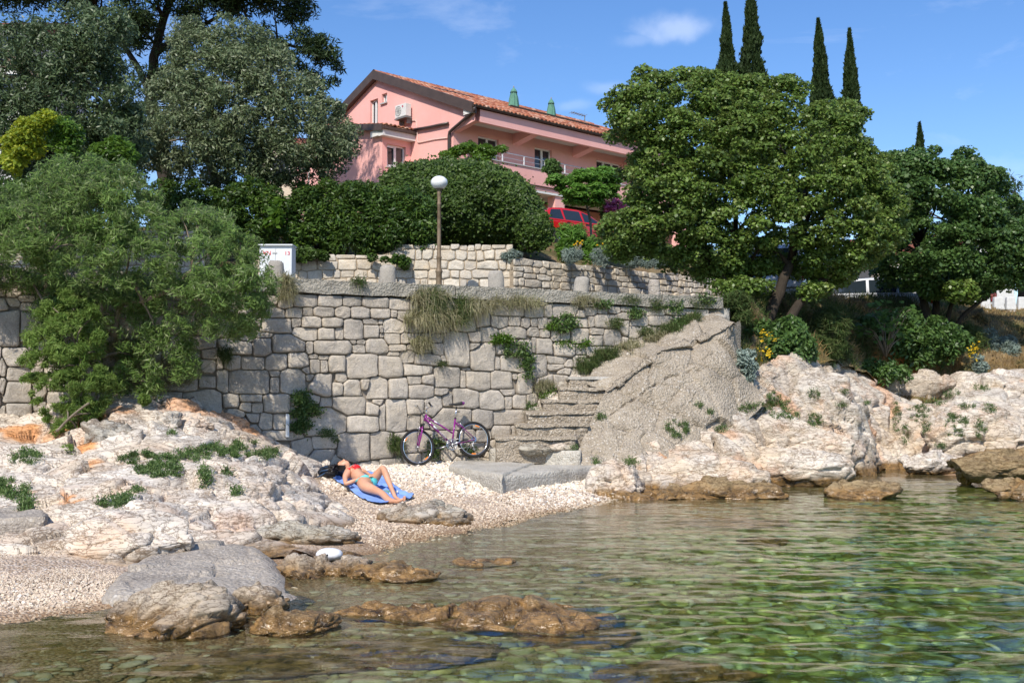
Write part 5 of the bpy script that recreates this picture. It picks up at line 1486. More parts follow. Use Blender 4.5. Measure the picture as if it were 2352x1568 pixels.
# windows
def hwindow(rect, axis, panes=2, reveal=.14, sill=True, tilt=False, off=0.):
    a0, a1, z0, z1 = rect
    f = (lambda a, d, z: (a, d + off, z)) if axis == 1 else (lambda a, d, z: (d + off, a, z))
    d0 = reveal
    fr_ = MB(); w = .07
    def bar(a, b, c, d, dd=0, th=.06):
        vs = [f(x, d0 + dd + y, z) for y in (-.0, th) for x, z in ((a, c), (b, c), (b, d), (a, d))]
        fr_.add(vs, [(0, 1, 2, 3), (7, 6, 5, 4), (0, 4, 5, 1), (1, 5, 6, 2), (2, 6, 7, 3), (3, 7, 4, 0)])
    bar(a0, a1, z0, z0 + w); bar(a0, a1, z1 - w, z1); bar(a0, a0 + w, z0, z1); bar(a1 - w, a1, z0, z1)
    for k_ in range(1, panes):
        c_ = a0 + (a1 - a0) * k_ / panes; bar(c_ - w * .8, c_ + w * .8, z0 + w, z1 - w, -.02)
    win = hb(fr_, 'window', M['frame_white'])
    for k_ in range(panes):
        g = MB(); p0 = a0 + (a1 - a0) * k_ / panes + .03; p1 = a0 + (a1 - a0) * (k_ + 1) / panes - .03
        g.add([f(p0, d0 + .045, z0 + .03), f(p1, d0 + .045, z0 + .03), f(p1, d0 + .045 , z1 - .03), f(p0, d0 + .045, z1 - .03)], [(0, 1, 2, 3)])
        hb(g, 'pane', M['window_glass'], win)
    if tilt:   # a tilted sash leaning inwards
        g = MB(); p0 = a0 + .05; p1 = (a0 + a1) / 2
        for (q0, q1, c_, d_) in ((p0, p1, z0 + .05, z0 + .12), (p0, p1, z1 - .14, z1 - .07), (p0, p0 + .06, z0 + .05, z1 - .07), (p1 - .06, p1, z0 + .05, z1 - .07)):
            lean = lambda z: -.05 + .0 * z
            g.add([f(x + (z - z0) * (-.04), d0 - .04, z) for x, z in ((q0, c_), (q1, c_), (q1, d_), (q0, d_))], [(0, 1, 2, 3)])
        hb(g, 'sash', M['frame_white'], win)
    if sill:
        s2 = MB(); vs = [f(x, y, z) for y in (-.09, d0) for x, z in ((a0 - .05, z0 - .05), (a1 + .05, z0 - .05), (a1 + .05, z0 + .012), (a0 - .05, z0 + .012))]
        s2.add(vs, [(0, 1, 2, 3), (7, 6, 5, 4), (0, 4, 5, 1), (1, 5, 6, 2), (2, 6, 7, 3), (3, 7, 4, 0)])
        hb(s2, 'sill', M['sill_grey'], win)
    return win
hwindow(W_f1, 1); hwindow(W_f2, 1, sill=False); hwindow(W_f3, 1, 3)
hwindow(G_w1, 0, 2); hwindow(G_w2, 0, 1, tilt=True)
# annex
AX0, AY0, AY1 = -1.656, 3.15, 9.4
W_a = frect(889, 334, 932, 386, 1, AY0)
mb = MB()
anx_top = lambda y: 13.72 + .17 * (y - AY0)
strip_wall(mb, AX0, 0, 7.2, lambda a: 13.9, [W_a], lambda a, d, z: (a, AY0 + d, z), .2)
strip_wall(mb, AY0, AY1, 7.2, lambda a: anx_top(a) + .12, [], lambda a, d, z: (AX0 + d, a, z), .2)
mb.add([(AX0, AY1, 7.2), (0, AY1, 7.2), (0, AY1, 14.8), (AX0, AY1, 14.8)], [(0, 1, 2, 3)])
hb(mb, 'annex_wall', M['plaster'])
hwindow(W_a, 1, 2, tilt=True, off=AY0)

# annex roof: shed of barrel tiles, brown edge, white cornice
def barrel_tiles(x0, x1, y0, y1, zf, parent, eave_parts=True, pitch=.235, length=.40, seed=3):
    rg = np.random.default_rng(seed)
    nc = int((x1 - x0) / pitch); nr = max(1, int((y1 - y0) / (length * .86)))
    Vs = []; Fs = []; Rn = []; cnt = 0
    K = 5
    for r in range(nr):
        for c_ in range(nc):
            cx = x0 + (c_ + .5) * pitch + rg.normal(0, .004); ya = y0 + r * length * .86 - .05 + rg.normal(0, .008); yb = ya + length
            lift = .02 + rg.normal(0, .004)
            ring = []
            for y, k_, lf in ((ya, 1.0, lift + .025), (yb, .82, lift)):
                for i in range(K):
                    a = math.pi * i / (K - 1)
                    ring.append((cx - math.cos(a) * pitch * .44 * k_, y, zf(y) + lf + math.sin(a) * pitch * .36 * k_))
            F = [(i, i + 1, K + i + 1, K + i) for i in range(K - 1)]
            # thickness at the open front edge
            inner = [(cx - math.cos(math.pi * i / (K - 1)) * pitch * .36, ya, zf(ya) + lift + .0 + math.sin(math.pi * i / (K - 1)) * pitch * .27) for i in range(K)]
            F += [(i + 1, i, 2 * K + i, 2 * K + i + 1) for i in range(K - 1)]
            V = ring + inner
            if r == 0 and eave_parts:
                t = MB(); t.add(V, F); o = hb(t, 'roof_tile', M['roof_tile'], parent)
                at = o.data.attributes.new('rnd', 'FLOAT', 'POINT'); at.data.foreach_set('value', np.full(len(V), rg.random(), dtype=np.float32))
            else:
                b_ = len(Vs); Vs += V; Fs += [tuple(b_ + i for i in f) for f in F]; Rn += [rg.random()] * len(V)
    if Vs:
        t = MB(); t.add(Vs, Fs); o = hb(t, 'roof_tiling', M['roof_tile'], parent, kind='stuff')
        at = o.data.attributes.new('rnd', 'FLOAT', 'POINT'); at.data.foreach_set('value', np.array(Rn, dtype=np.float32))
barrel_tiles(roof_x0 + .05, XEND + .2, YE - .05, YRIDGE - .1, roof_z, roof)
# ridge caps
rgr = np.random.default_rng(6)
for i in range(40):
    xa = roof_x0 + i * .39; t = MB(); K = 5; V = []
    for x, k_ in ((xa, 1.), (xa + .42, .86)):
        for j in range(K):
            a = math.pi * j / (K - 1); V.append((x, YRIDGE - math.cos(a) * .14 * k_, ZR + .04 + math.sin(a) * .12 * k_))
    t.add(V, [(j, j + 1, K + j + 1, K + j) for j in range(K - 1)])
    o = hb(t, 'ridge_tile', M['roof_tile'], roof)
    at = o.data.attributes.new('rnd', 'FLOAT', 'POINT'); at.data.foreach_set('value', np.full(len(V), rgr.uniform(.3, 1), dtype=np.float32))
mb = MB(); z_e = anx_top(AY0 - .35)
zf_a = lambda y: z_e + .22 + .17 * (y - AY0 + .35)
mb.add([(AX0 - .25, AY0 - .35, zf_a(AY0 - .35) - .1), (.0, AY0 - .35, zf_a(AY0 - .35) - .1), (0, AY1, zf_a(AY1) - .1), (AX0 - .25, AY1, zf_a(AY1) - .1), (AX0 - .25, AY0 - .35, zf_a(AY0 - .35)), (0, AY0 - .35, zf_a(AY0 - .35)), (0, AY1, zf_a(AY1)), (AX0 - .25, AY1, zf_a(AY1))],
       [(0, 3, 2, 1), (4, 5, 6, 7), (0, 1, 5, 4), (1, 2, 6, 5), (2, 3, 7, 6), (3, 0, 4, 7)])
anr = hb(mb, 'annex_roof', M['roof_tile'])
barrel_tiles(AX0 - .2, -.02, AY0 - .42, AY1, zf_a, anr, seed=9)
mb = MB(); prof = [(AY0 - .37, zf_a(AY0 - .35) - .26), (AY1, zf_a(AY1) - .26), (AY1, zf_a(AY1) + .05), (AY0 - .37, zf_a(AY0 - .35) + .05)]
mb.add([(AX0 - .30, y, z) for y, z in prof] + [(AX0 - .24, y, z) for y, z in prof], [(3, 2, 1, 0), (4, 5, 6, 7), (0, 1, 5, 4), (1, 2, 6, 5), (2, 3, 7, 6), (3, 0, 4, 7)])
mb.box(((AX0 - .25) / 2, AY0 - .40, zf_a(AY0 - .35) - .10), (-AX0 + .25, .10, .14))
hb(mb, 'fascia', M['fascia_brown'])
mb = MB(); mb.box(((AX0 - .22) / 2 + .01, AY0 - .17, zf_a(AY0 - .35) - .31), (-AX0 + .22, .33, .30)); mb.box((AX0 - .1, AY0 + .3, zf_a(AY0 - .35) - .28), (.22, .7, .28))
hb(mb, 'cornice', M['white_plaster'])
# red recess and white corner strip left of the annex
mb = MB(); mb.box((AX0 + .05, AY1 + .7, 10.5), (.1, 1.3, 6)); hb(mb, 'side_wall', M['plaster'])
mb = MB(); mb.box((AX0 - .01, AY1 + .02, 10.2), (.06, .10, 5.6)); hb(mb, 'corner_strip', M['white_plaster'])
# balcony: slab, parapet, coping, railing, pillars
mb = MB(); mb.box(((XEND) / 2, YE / 2, 10.98), (XEND, -YE, .22)); hb(mb, 'balcony_slab', M['white_plaster'])
mb = MB(); mb.box((XEND / 2, YE + .06, 11.47), (XEND, .14, .98)); mb.box((.07, YE / 2 - .02, 11.47), (.14, -YE - .1, .98)); hb(mb, 'parapet', M['plaster'])
mb = MB(); mb.box((XEND / 2, YE + .06, 11.985), (XEND + .1, .24, .05)); mb.box((.05, YE / 2 - .04, 11.985), (.22, -YE - .18, .05)); hb(mb, 'parapet_coping', M['sill_grey'])
mb = MB(); mb.box((XEND / 2, YE + .02, 11.17), (XEND, .2, .04)); hb(mb, 'drip_edge', M['fascia_brown'])
rail = MB()
for zt in (12.22, 12.44): rail.tube([(.1, YE + .06, zt), (XEND, YE + .06, zt)], .022 if zt > 12.4 else .012, 6)
rail = hb(rail, 'railing', M['steel'], smooth=True)
for i in range(12):
    p = MB(); p.box((.3 + i * 1.32, YE + .06, 12.22), (.05, .03, .44)); hb(p, 'railing_post', M['frame_white'], rail)
for px in (1278, 1560):
    q = hplane(px, 470, 1, YE + .3); p = MB(); p.box((q.x, YE + .32, 9.1), (.62, .5, 3.6)); hb(p, 'pillar', M['plaster'])
q = hplane(1318, 492, 1, 1.38); p = MB(); p.box((q.x + .6, 1.36, 8.0), (2.6, .06, 1.7)); hb(p, 'garage_door', M['frame_white'])
# mark of damp on the upper wall, pale chair on the balcony
# dormer terrace edge in the roof
q0, q1 = hplane(1172, 232, 1, 2.4), hplane(1372, 284, 1, 2.4)
p = MB(); p.box(((q0.x + q1.x) / 2, 2.4, roof_z(2.4) + .02), (q1.x - q0.x, .16, .26)); hb(p, 'terrace_parapet', M['sill_grey'])
p = MB(); p.box(((q0.x + q1.x) / 2, 2.38, roof_z(2.4) + .14), (q1.x - q0.x + .1, .24, .05)); hb(p, 'terrace_coping', M['fascia_brown'])
for px, py in ((1022, 205), (1060, 222)):
    q = hplane(px, py, 1, 3.0); p = MB(); p.box((q.x, 3.0, roof_z(3.0) + .10), (1.3, .5, .07), Matrix.Rotation(math.atan(SLOPE), 3, 'X')); hb(p, 'skylight', M['fascia_brown'])
# aerial
q = hplane(1343, 266, 1, 5.0); p = MB(); p.tube([(q.x, 5.0, roof_z(5.0)), (q.x, 5.0, q.z)], .03, 6); p.tube([(q.x - 1.1, 5.0, q.z + .02), (q.x + .05, 5.0, q.z - .02)], .025, 6)
for k_ in range(6): p.tube([(q.x - 1.05 + k_ * .2, 4.75, q.z), (q.x - 1.05 + k_ * .2, 5.25, q.z)], .012, 5)
hb(p, 'aerial', M['ac_dark'])
# air conditioner on the gable
r_ = frect(914, 247, 936, 268, 0, -.3)
acw = empty('air_conditioner', tuple(HM @ Vector((0, (r_[0] + r_[1]) / 2, r_[2]))), 'white outdoor air conditioner unit fixed to the pink gable', 'air conditioner')
def ac(mb, name, mat, **kw):
    off = acw.location
    mb.v = [tuple(HM @ Vector(v) - off) for v in mb.v]
    return mb.build(name, mat, acw, **kw)
p = MB(); ym = (r_[0] + r_[1]) / 2; zm = (r_[2] + r_[3]) / 2 + .04; p.box((-.28, ym, zm), (.32, .84, .60)); o = ac(p, 'casing', M['ac_white']); bevel(o, .02)
p = MB(); p.torus((-.445, ym + .16, zm), .22, .012, (1, 0, 0), 28, 6); p.torus((-.445, ym + .16, zm), .14, .008, (1, 0, 0), 24, 6); p.torus((-.445, ym + .16, zm), .07, .008, (1, 0, 0), 20, 6)
for a in range(8): p.tube([(-.445, ym + .16, zm), (-.445, ym + .16 + .22 * math.cos(a * math.pi / 4), zm + .22 * math.sin(a * math.pi / 4))], .006, 4)
ac(p, 'fan_grille', M['ac_dark'])
p = MB(); p.lathe([(0, 0), (.045, 0), (.045, .01)], 14, (-.45, ym - .20, zm + .17), M=Matrix.Rotation(-math.pi / 2, 3, 'Y')); ac(p, 'round_badge', M['ac_red'])
p = MB(); p.box((-.28, ym, zm - .36), (.36, .9, .05)); p.box((-.14, ym - .3, zm - .5), (.28, .04, .25)); p.box((-.14, ym + .3, zm - .5), (.28, .04, .25)); ac(p, 'bracket', M['ac_dark'])
# parasols on the roof terrace
def parasol(px, pytop, label, s=1.):
    q = HM @ Vector(hplane(px, pytop, 1, 2.85)); h = 1.75 * s
    e = empty('closed_parasol', (q.x, q.y, q.z - h - .7), label, 'parasol', 'closed parasols on the roof terrace')
    p = MB(); p.tube([(0, 0, 0), (0, 0, h + .66)], .022, 8); p.lathe([(.0, h + .76), (.02, h + .74), (.03, h + .68), (.0, h + .64)], 8); p.build('pole', M['post_wood'], e, True)
    p = MB(); n = 32; prof = [(.03, h + .66), (.10, h + .58), (.165, h + .46), (.155, h + .36), (.20, h + .1), (.24, h - .35), (.27, h - 1.0)]
    V = []; F = []
    for r, z in prof:
        for i in range(n):
            a = 2 * math.pi * i / n; rr = r * s * (1 + .22 * math.cos(a * 8) * min(1, (h + .66 - z) * 1.5)); V.append((rr * math.cos(a), rr * math.sin(a), z))
    for k_ in range(len(prof) - 1):
        for i in range(n): F.append((k_ * n + i, k_ * n + (i + 1) % n, (k_ + 1) * n + (i + 1) % n, (k_ + 1) * n + i))
    p.add(V, F); p.build('canopy', M['parasol_green'], e, True)
    p = MB(); p.torus((0, 0, h + .40), .165 * s, .022, (0, 0, 1), 24, 6); p.build('strap', M['parasol_band'], e)
parasol(1180, 200, 'closed green parasol nearer the gable end of the roof', 1.)
parasol(1266, 226, 'closed green parasol further along the roof, beside the aerial', .92)
# ------------------------------------------------------------------ plants
def leaf_quads(c, a, b, l, w):
    """diamond leaves: centre c, long axis a, width axis b, length l, width w"""
    l = l[:, None]; w = w[:, None]
    V = np.stack([c - a * l * .5, c + b * w * .5 - a * l * .05, c + a * l * .5, c - b * w * .5 - a * l * .05], 1)
    return V.reshape(-1, 3)
def unit(v): return v / (np.linalg.norm(v, axis=-1, keepdims=True) + 1e-9)
def leaf_mesh(name, V, rnd, mat, parent=None, **kw):
    n = len(V) // 4
    me = new_mesh(name, V, np.arange(n * 4).reshape(n, 4), M[mat], False, {'rnd': np.repeat(rnd, 4)})
    return obj(name, me, parent, **kw)
def poly_dist(q, poly):
    d = np.full(len(q), 1e9)
    for i in range(len(poly)):
        a, b = np.array(poly[i - 1], float), np.array(poly[i], float)
        ab = b - a; t = np.clip(((q - a) @ ab) / (ab @ ab + 1e-9), 0, 1)
        d = np.minimum(d, np.linalg.norm(q - (a + t[:, None] * ab), axis=1))
    return d
def clumps(poly, Y, n, r, thick, rg, front=.68, inset=.8):
    """clump centres filling a lens-shaped volume whose outline is the polygon"""
    q = poly_scatter(poly, n * 3, rg); d = poly_dist(q, poly) * Y / FPX
    k = d > r * inset * rg.uniform(.55, 1, len(q)); q = q[k][:n]; d = d[k][:n]
    dm = max(np.percentile(d, 97), r * 1.5)
    lens = np.sqrt(np.clip(1 - (1 - np.clip(d / dm, 0, 1)) ** 2, 0, 1)) * thick
    s = np.where(rg.random(len(q)) < front, -1, 1) * rg.uniform(.35, 1, len(q)) ** .5
    Yc = Y + lens * s
    C = PA(q[:, 0], q[:, 1], Yc)
    R = r * rg.uniform(.6, 1.25, len(q))
    return C, R
def foliage(C, R, n, L, W, rg, squash=.72, up=.55, shell=.45, droop=0., align=.5, size_var=.35):
    """n leaves spread over clumps C, R; returns verts and a random number per leaf"""
    p = R ** 2; p = p / p.sum(); i = rg.choice(len(C), n, p=p)
    d = unit(rg.normal(0, 1, (n, 3)) + np.array([0, 0, up * .6]))
    rr = R[i] * (1 - shell * rg.random(n) ** 1.6) * (1 + .18 * vnoise(C[i] * 3 + d * 2.2, 5))
    pos = C[i] + d * rr[:, None] * np.array([1, 1, squash])
    nrm = unit(d * align + rg.normal(0, .6, (n, 3)) + np.array([0, -.1, up]))
    a = unit(np.cross(nrm, rg.normal(0, 1, (n, 3)))); a[:, 2] -= droop; a = unit(a)
    b = unit(np.cross(nrm, a))
    l = L * (1 + rg.normal(0, size_var, n)).clip(.4, 1.8); w = W * (l / L)
    rnd = np.clip(rg.random(n) * .75 + .25 * rg.random(len(C))[i], 0, 1)
    return leaf_quads(pos, a, b, l, w), rnd
def limb_tube(mb, p0, p1, r0, r1, rg, bend=.12, n=5, sides=6):
    p0, p1 = Vector(p0), Vector(p1); L = (p1 - p0).length
    o = Vector(rg.normal(0, bend * L, 3)); pts = []
    for k_ in range(n + 1):
        t = k_ / n; pts.append(p0.lerp(p1, t) + o * math.sin(math.pi * t) * .6 + Vector((0, 0, .12 * L * math.sin(math.pi * t))))
    mb.tube(pts, [r0 + (r1 - r0) * k_ / n for k_ in range(n + 1)], sides)
def tree(name, label, cat, base, stems, C, R, nleaf, L, W, leaf, bark, rg, limbs=26, group=None, sr=.12, **fk):
    e = empty(name, tuple(base), label, cat, group)
    tm = MB(); ends = []
    for st, r0, r1 in stems:
        pts = [Vector(P(*q)) if len(q) == 3 else Vector(q) for q in st]
        # densify and wiggle
        A = catmull(np.array([tuple(p_) for p_ in pts]), len(pts) * 4)
        A[1:-1] += np.stack([fbm(A[1:-1] * 2.1 + 7 * k_, 2, 3 + k_) for k_ in range(3)], -1) * r0 * .5
        rs = np.linspace(r0, r1, len(A)); rs[0] *= 1.35
        tm.tube([Vector(x) for x in A], list(rs), 9); ends += [(Vector(x), rs[k_]) for k_, x in enumerate(A) if k_ > len(A) * .35]
    tm.v = [tuple(Vector(v) - e.location) for v in tm.v]
    if tm.v: tm.build('trunk', M[bark], e, True)
    if limbs and ends:
        lm = MB(); idx = rg.choice(len(C), min(limbs, len(C)), replace=False)
        for j in idx:
            c = Vector(C[j]); s = min(ends, key=lambda t: (t[0] - c).length + max(0, t[0].z - c.z) * .8)
            limb_tube(lm, s[0], c, min(s[1] * .7, sr * .55), .008, rg)
        lm.v = [tuple(Vector(v) - e.location) for v in lm.v]
        tag(lm.build('limbs', M[bark], e, True), kind='stuff')
    V, rnd = foliage(C, R, nleaf, L, W, rg, **fk)
    leaf_mesh('crown', V - np.array(e.location), rnd, leaf, e)
    return e
rt = np.random.default_rng(100)
# --- the big maple on the right
pm_ = [(1383, 275), (1398, 220), (1440, 185), (1485, 150), (1530, 170), (1600, 150), (1660, 172), (1700, 165), (1760, 182), (1830, 176), (1862, 215), (1905, 232), (1945, 235), (2000, 262), (1985, 320), (2040, 345), (2060, 420), (2085, 480), (2070, 540), (2040, 590), (1990, 625), (1960, 650), (1900, 668), (1850, 640), (1790, 640), (1740, 650), (1700, 685), (1650, 665), (1600, 640), (1540, 625), (1480, 600), (1410, 600), (1372, 540), (1385, 490), (1440, 465), (1425, 400), (1445, 345), (1400, 320)]
C, R = clumps(pm_, 25.4, 1080, .26, 2.1, rt, inset=.35)
C2, R2 = clumps([(1640, 640), (1760, 630), (1790, 660), (1740, 690), (1680, 705), (1630, 690)], 24.2, 14, .28, .5, rt)
C3, R3 = clumps([(1830, 650), (1930, 640), (1900, 690), (1850, 700)], 24.6, 8, .25, .4, rt)
tree('maple_tree', 'huge round green tree on the bank, largest crown of the photo', 'tree', P(1745, 760, 24.3),
     [([(1742, 765, 24.3), (1722, 715, 24.4), (1720, 640, 24.6), (1700, 560, 24.9), (1640, 470, 25.2)], .17, .05),
      ([(1748, 762, 24.3), (1778, 700, 24.3), (1800, 650, 24.4), (1822, 585, 24.6), (1840, 500, 25.0), (1820, 400, 25.3)], .16, .05),
      ([(1800, 765, 24.2), (1825, 712, 24.3), (1880, 655, 24.6), (1950, 600, 25.0), (1990, 520, 25.3)], .13, .04),
      ([(1716, 760, 24.1), (1692, 705, 24.0), (1680, 660, 24.1), (1640, 610, 24.5)], .055, .02),
      ([(1722, 650, 24.6), (1600, 560, 25), (1500, 480, 25.2)], .09, .03)],
     np.concatenate([C, C2, C3]), np.concatenate([R, R2, R3]), 205000, .073, .057, 'leaf_maple', 'bark', rt, limbs=70, sr=.12, squash=.6, up=.75, droop=.15)
# --- second tree at the right edge
p2 = [(1975, 400), (2020, 360), (2075, 345), (2110, 335), (2170, 332), (2235, 350), (2300, 385), (2305, 430), (2352, 460), (2420, 520), (2430, 640), (2340, 665), (2260, 690), (2190, 700), (2130, 690), (2060, 670), (2000, 640), (2010, 560), (1990, 480)]
C, R = clumps(p2, 29.5, 460, .30, 1.9, rt, inset=.35)
tree('maple_tree', 'darker green tree reaching the right edge of the photo', 'tree', P(2150, 790, 29),
     [([(2150, 800, 29.0), (2128, 720, 29.0), (2105, 640, 29.2), (2110, 560, 29.4)], .15, .05), ([(2155, 800, 29.0), (2150, 700, 29.2), (2158, 620, 29.4), (2200, 520, 29.6)], .12, .04),
      ([(2165, 798, 29.0), (2210, 730, 28.8), (2265, 680, 28.9), (2310, 630, 29.2)], .08, .03), ([(2160, 790, 29.0), (2185, 700, 29.0), (2215, 620, 29.3)], .08, .03)],
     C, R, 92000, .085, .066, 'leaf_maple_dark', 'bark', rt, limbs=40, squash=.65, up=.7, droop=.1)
# --- dark pine behind it
C, R = clumps([(2250, 430), (2290, 395), (2330, 400), (2370, 440), (2450, 480), (2450, 640), (2250, 640)], 46, 50, .7, 2.2, rt)
tree('pine_tree', 'dark conifer showing over the right edge tree', 'tree', P(2350, 700, 46), [([(2350, 700, 46), (2340, 560, 46), (2330, 440, 46)], .2, .08)], C, R, 9000, .28, .05, 'leaf_pine', 'bark', rt, limbs=14, squash=.7)
# --- cypresses
def cypress(px, pyt, pyb, w, Y, label, n, lean=0, seed=1, fork=False):
    rg = np.random.default_rng(seed)
    top, bot = P(px + lean, pyt, Y), P(px, pyb, Y); H = top.z - bot.z; wr = w * Y / FPX / 2
    e = empty('cypress_tree', tuple(bot), label, 'cypress', 'slim dark cypresses behind the big tree')
    m = MB(); m.tube([(0, 0, 0), (0, 0, H * .9)], [.14, .03], 8); m.build('trunk', M['bark'], e, True)
    t = rg.random(n) ** .85; ang = rg.uniform(0, 2 * np.pi, n)
    prof = wr * 1.32 * np.clip(1.0 * (1 - t) ** .8 * (1 - .25 * np.exp(-t * 9)), .03, 1.2)
    lump = 1 + .42 * vnoise(np.stack([np.cos(ang) * 2.1, np.sin(ang) * 2.1, t * H * 1.1], -1), seed) + .30 * vnoise(np.stack([np.cos(ang) * 5, np.sin(ang) * 5, t * H * 3.2], -1), seed + 1)
    r = prof * lump * (.72 + .3 * rg.random(n))
    pos = np.stack([np.cos(ang) * r + (top.x - bot.x) * t, np.sin(ang) * r, t * H], -1)
    a = unit(np.stack([np.cos(ang) * .35, np.sin(ang) * .35, np.ones(n)], -1) + rg.normal(0, .3, (n, 3)))
    b = unit(np.cross(a, unit(rg.normal(0, 1, (n, 3)))))
    V = leaf_quads(pos, a, b, np.full(n, .26) * rg.uniform(.6, 1.5, n), np.full(n, .10) * rg.uniform(.6, 1.5, n))
    if fork:
        for (fx_, fz, fl) in ((.5, .08, .26), (.35, .3, .2)):
            k_ = n // 12; t2 = rg.random(k_); q = np.stack([wr * (.9 + fx_ * 2 * t2) + rg.normal(0, .13, k_) * (1.1 - t2), rg.normal(0, .16, k_), H * (fz + fl * t2)], -1)
            a2 = unit(np.stack([np.full(k_, .5), np.zeros(k_), np.ones(k_)], -1) + rg.normal(0, .3, (k_, 3))); b2 = unit(np.cross(a2, rg.normal(0, 1, (k_, 3))))
            V = np.concatenate([V, leaf_quads(q, a2, b2, np.full(k_, .24), np.full(k_, .1))])
    leaf_mesh('crown', V, rg.random(len(V) // 4), 'leaf_cypress', e)
cypress(1676, 8, 420, 62, 60, 'cypress left of the tallest one', 13000, -10, 1)
cypress(1734, -40, 420, 76, 60, 'tallest cypress, cut by the top of the photo', 16000, -10, 2)
cypress(1893, 45, 420, 62, 62, 'cypress with side twigs sticking out to the right', 12000, -14, 3, True)
cypress(1957, 68, 420, 52, 62, 'slender cypress right of the one with side twigs', 10000, -6, 4)
cypress(2112, 283, 480, 34, 66, 'small cypress tip far right, peeping over the trees', 3500, 0, 5)
# --- olives
po = [(310, 255), (330, 200), (395, 150), (395, 70), (440, 28), (475, 70), (535, 30), (600, 62), (640, 110), (690, 165), (740, 195), (790, 235), (822, 290), (832, 345), (800, 372), (770, 410), (740, 425), (600, 430), (480, 440), (400, 420), (320, 390), (250, 330), (250, 275)]
C, R = clumps(po, 32, 460, .34, 2.1, rt, inset=.4)
tree('olive_tree', 'grey green olive tree in front of the left part of the pink house', 'tree', P(520, 560, 32), [([(520, 560, 32), (510, 480, 32), (470, 350, 32.1), (430, 240, 32.2)], .2, .06), ([(520, 560, 32), (560, 450, 31.9), (610, 330, 31.8), (650, 240, 31.8)], .16, .05), ([(560, 460, 31.9), (680, 400, 31.7), (770, 350, 31.5)], .09, .02)],
     C, R, 105000, .115, .037, 'leaf_olive', 'bark_pale', rt, limbs=60, squash=.85, up=.35)
po = [(-150, 60), (-60, 30), (0, 60), (60, 25), (120, 10), (200, 8), (270, 0), (300, 60), (295, 140), (335, 210), (345, 300), (320, 420), (200, 430), (0, 420), (-150, 420)]
C, R = clumps(po, 25.5, 420, .30, 1.8, rt, inset=.4)
tree('olive_tree', 'broad dark olive tree filling the upper left corner', 'tree', P(150, 600, 25.5), [([(150, 600, 25.5), (140, 480, 25.5), (120, 330, 25.6), (100, 200, 25.7)], .2, .06), ([(150, 600, 25.5), (200, 430, 25.3), (240, 280, 25.3), (250, 160, 25.3)], .16, .05)],
     C, R, 78000, .105, .034, 'leaf_olive_dark', 'bark_pale', rt, limbs=40, squash=.85, up=.35)
# --- pine
pa = [(-60, -260), (300, -300), (690, -220), (712, 15), (690, 45), (650, 55), (590, 25), (540, 40), (440, 60), (390, 40), (340, 110), (300, 150), (270, 60), (200, 20), (0, 20), (-60, 0)]
C, R = clumps(pa, 41, 520, .62, 3.0, rt, inset=.25)
C2, R2 = clumps([(590, 40), (640, 90), (700, 62), (745, 80), (770, 90), (788, 170), (770, 205), (730, 205), (700, 170), (640, 150), (600, 110)], 40, 70, .38, 1.1, rt, inset=.3)
C3, R3 = clumps([(290, 100), (420, 60), (600, 40), (600, 200), (450, 260), (300, 240)], 41.5, 24, .6, 1.5, rt)
tree('pine_tree', 'tall dark pine behind the olive trees at the top left', 'tree', P(380, 520, 41),
     [([(380, 520, 41), (375, 350, 41), (350, 220, 41), (360, 100, 41), (420, -60, 41)], .32, .12), ([(355, 230, 41), (300, 130, 41), (220, 20, 41)], .16, .05), ([(362, 170, 41), (480, 120, 40.5), (640, 100, 40), (740, 130, 40)], .14, .03), ([(360, 120, 41), (460, 60, 41), (600, 0, 41)], .12, .03)],
     np.concatenate([C, C2, C3]), np.concatenate([R, R2, R3]), 105000, .24, .045, 'leaf_pine', 'bark', rt, limbs=70, squash=.6, up=.4, shell=.7)
# --- tamarisk on the left, growing out of the wall foot
pt = [(-160, 470), (-60, 440), (0, 445), (60, 405), (130, 366), (205, 352), (290, 372), (340, 420), (385, 478), (450, 462), (520, 492), (585, 548), (622, 605), (645, 668), (610, 690), (640, 715), (590, 760), (520, 778), (470, 788), (400, 765), (345, 705), (260, 700), (180, 690), (90, 672), (0, 665), (-160, 680)]
C, R = clumps(pt, 17.0, 680, .155, 1.15, rt, inset=.2)
C2, R2 = clumps([(60, 640), (340, 640), (440, 760), (455, 850), (400, 895), (300, 915), (200, 900), (60, 800)], 17.1, 170, .16, .45, rt, inset=.3)
tm_ = tree('tamarisk_bush', 'wide feathery tamarisk overhanging the left part of the sea wall', 'bush', P(140, 940, 17.0),
     [([(150, 985, 16.5), (165, 930, 16.8), (180, 850, 16.9)], .075, .06), ([(128, 720, 16.9), (118, 690, 16.8), (108, 660, 16.8), (100, 600, 16.9)], .05, .03), ([(130, 740, 16.9), (100, 690, 16.7), (70, 640, 16.7)], .03, .012),
      ([(180, 850, 16.9), (230, 740, 16.8), (235, 640, 16.6), (225, 590, 16.6)], .055, .03), ([(260, 770, 17.), (280, 700, 16.8), (330, 690, 16.5), (400, 660, 16.4), (440, 620, 16.3)], .05, .02), ([(330, 690, 16.5), (300, 640, 16.4), (260, 630, 16.4)], .035, .02), ([(400, 680, 16.4), (480, 690, 16.3), (560, 660, 16.4)], .03, .012)],
     np.concatenate([C, C2]), np.concatenate([R, R2]), 140000, .08, .014, 'leaf_tamarisk', 'bark_pale', rt, limbs=60, squash=.8, up=.25, shell=.9, align=.2, size_var=.5, sr=.05)
C, R = clumps([(50, 800), (95, 700), (150, 660), (215, 700), (240, 800), (262, 880), (240, 930), (215, 975), (165, 1040), (140, 1000), (85, 960), (50, 880)], 16.35, 170, .10, .40, rt, inset=.1)
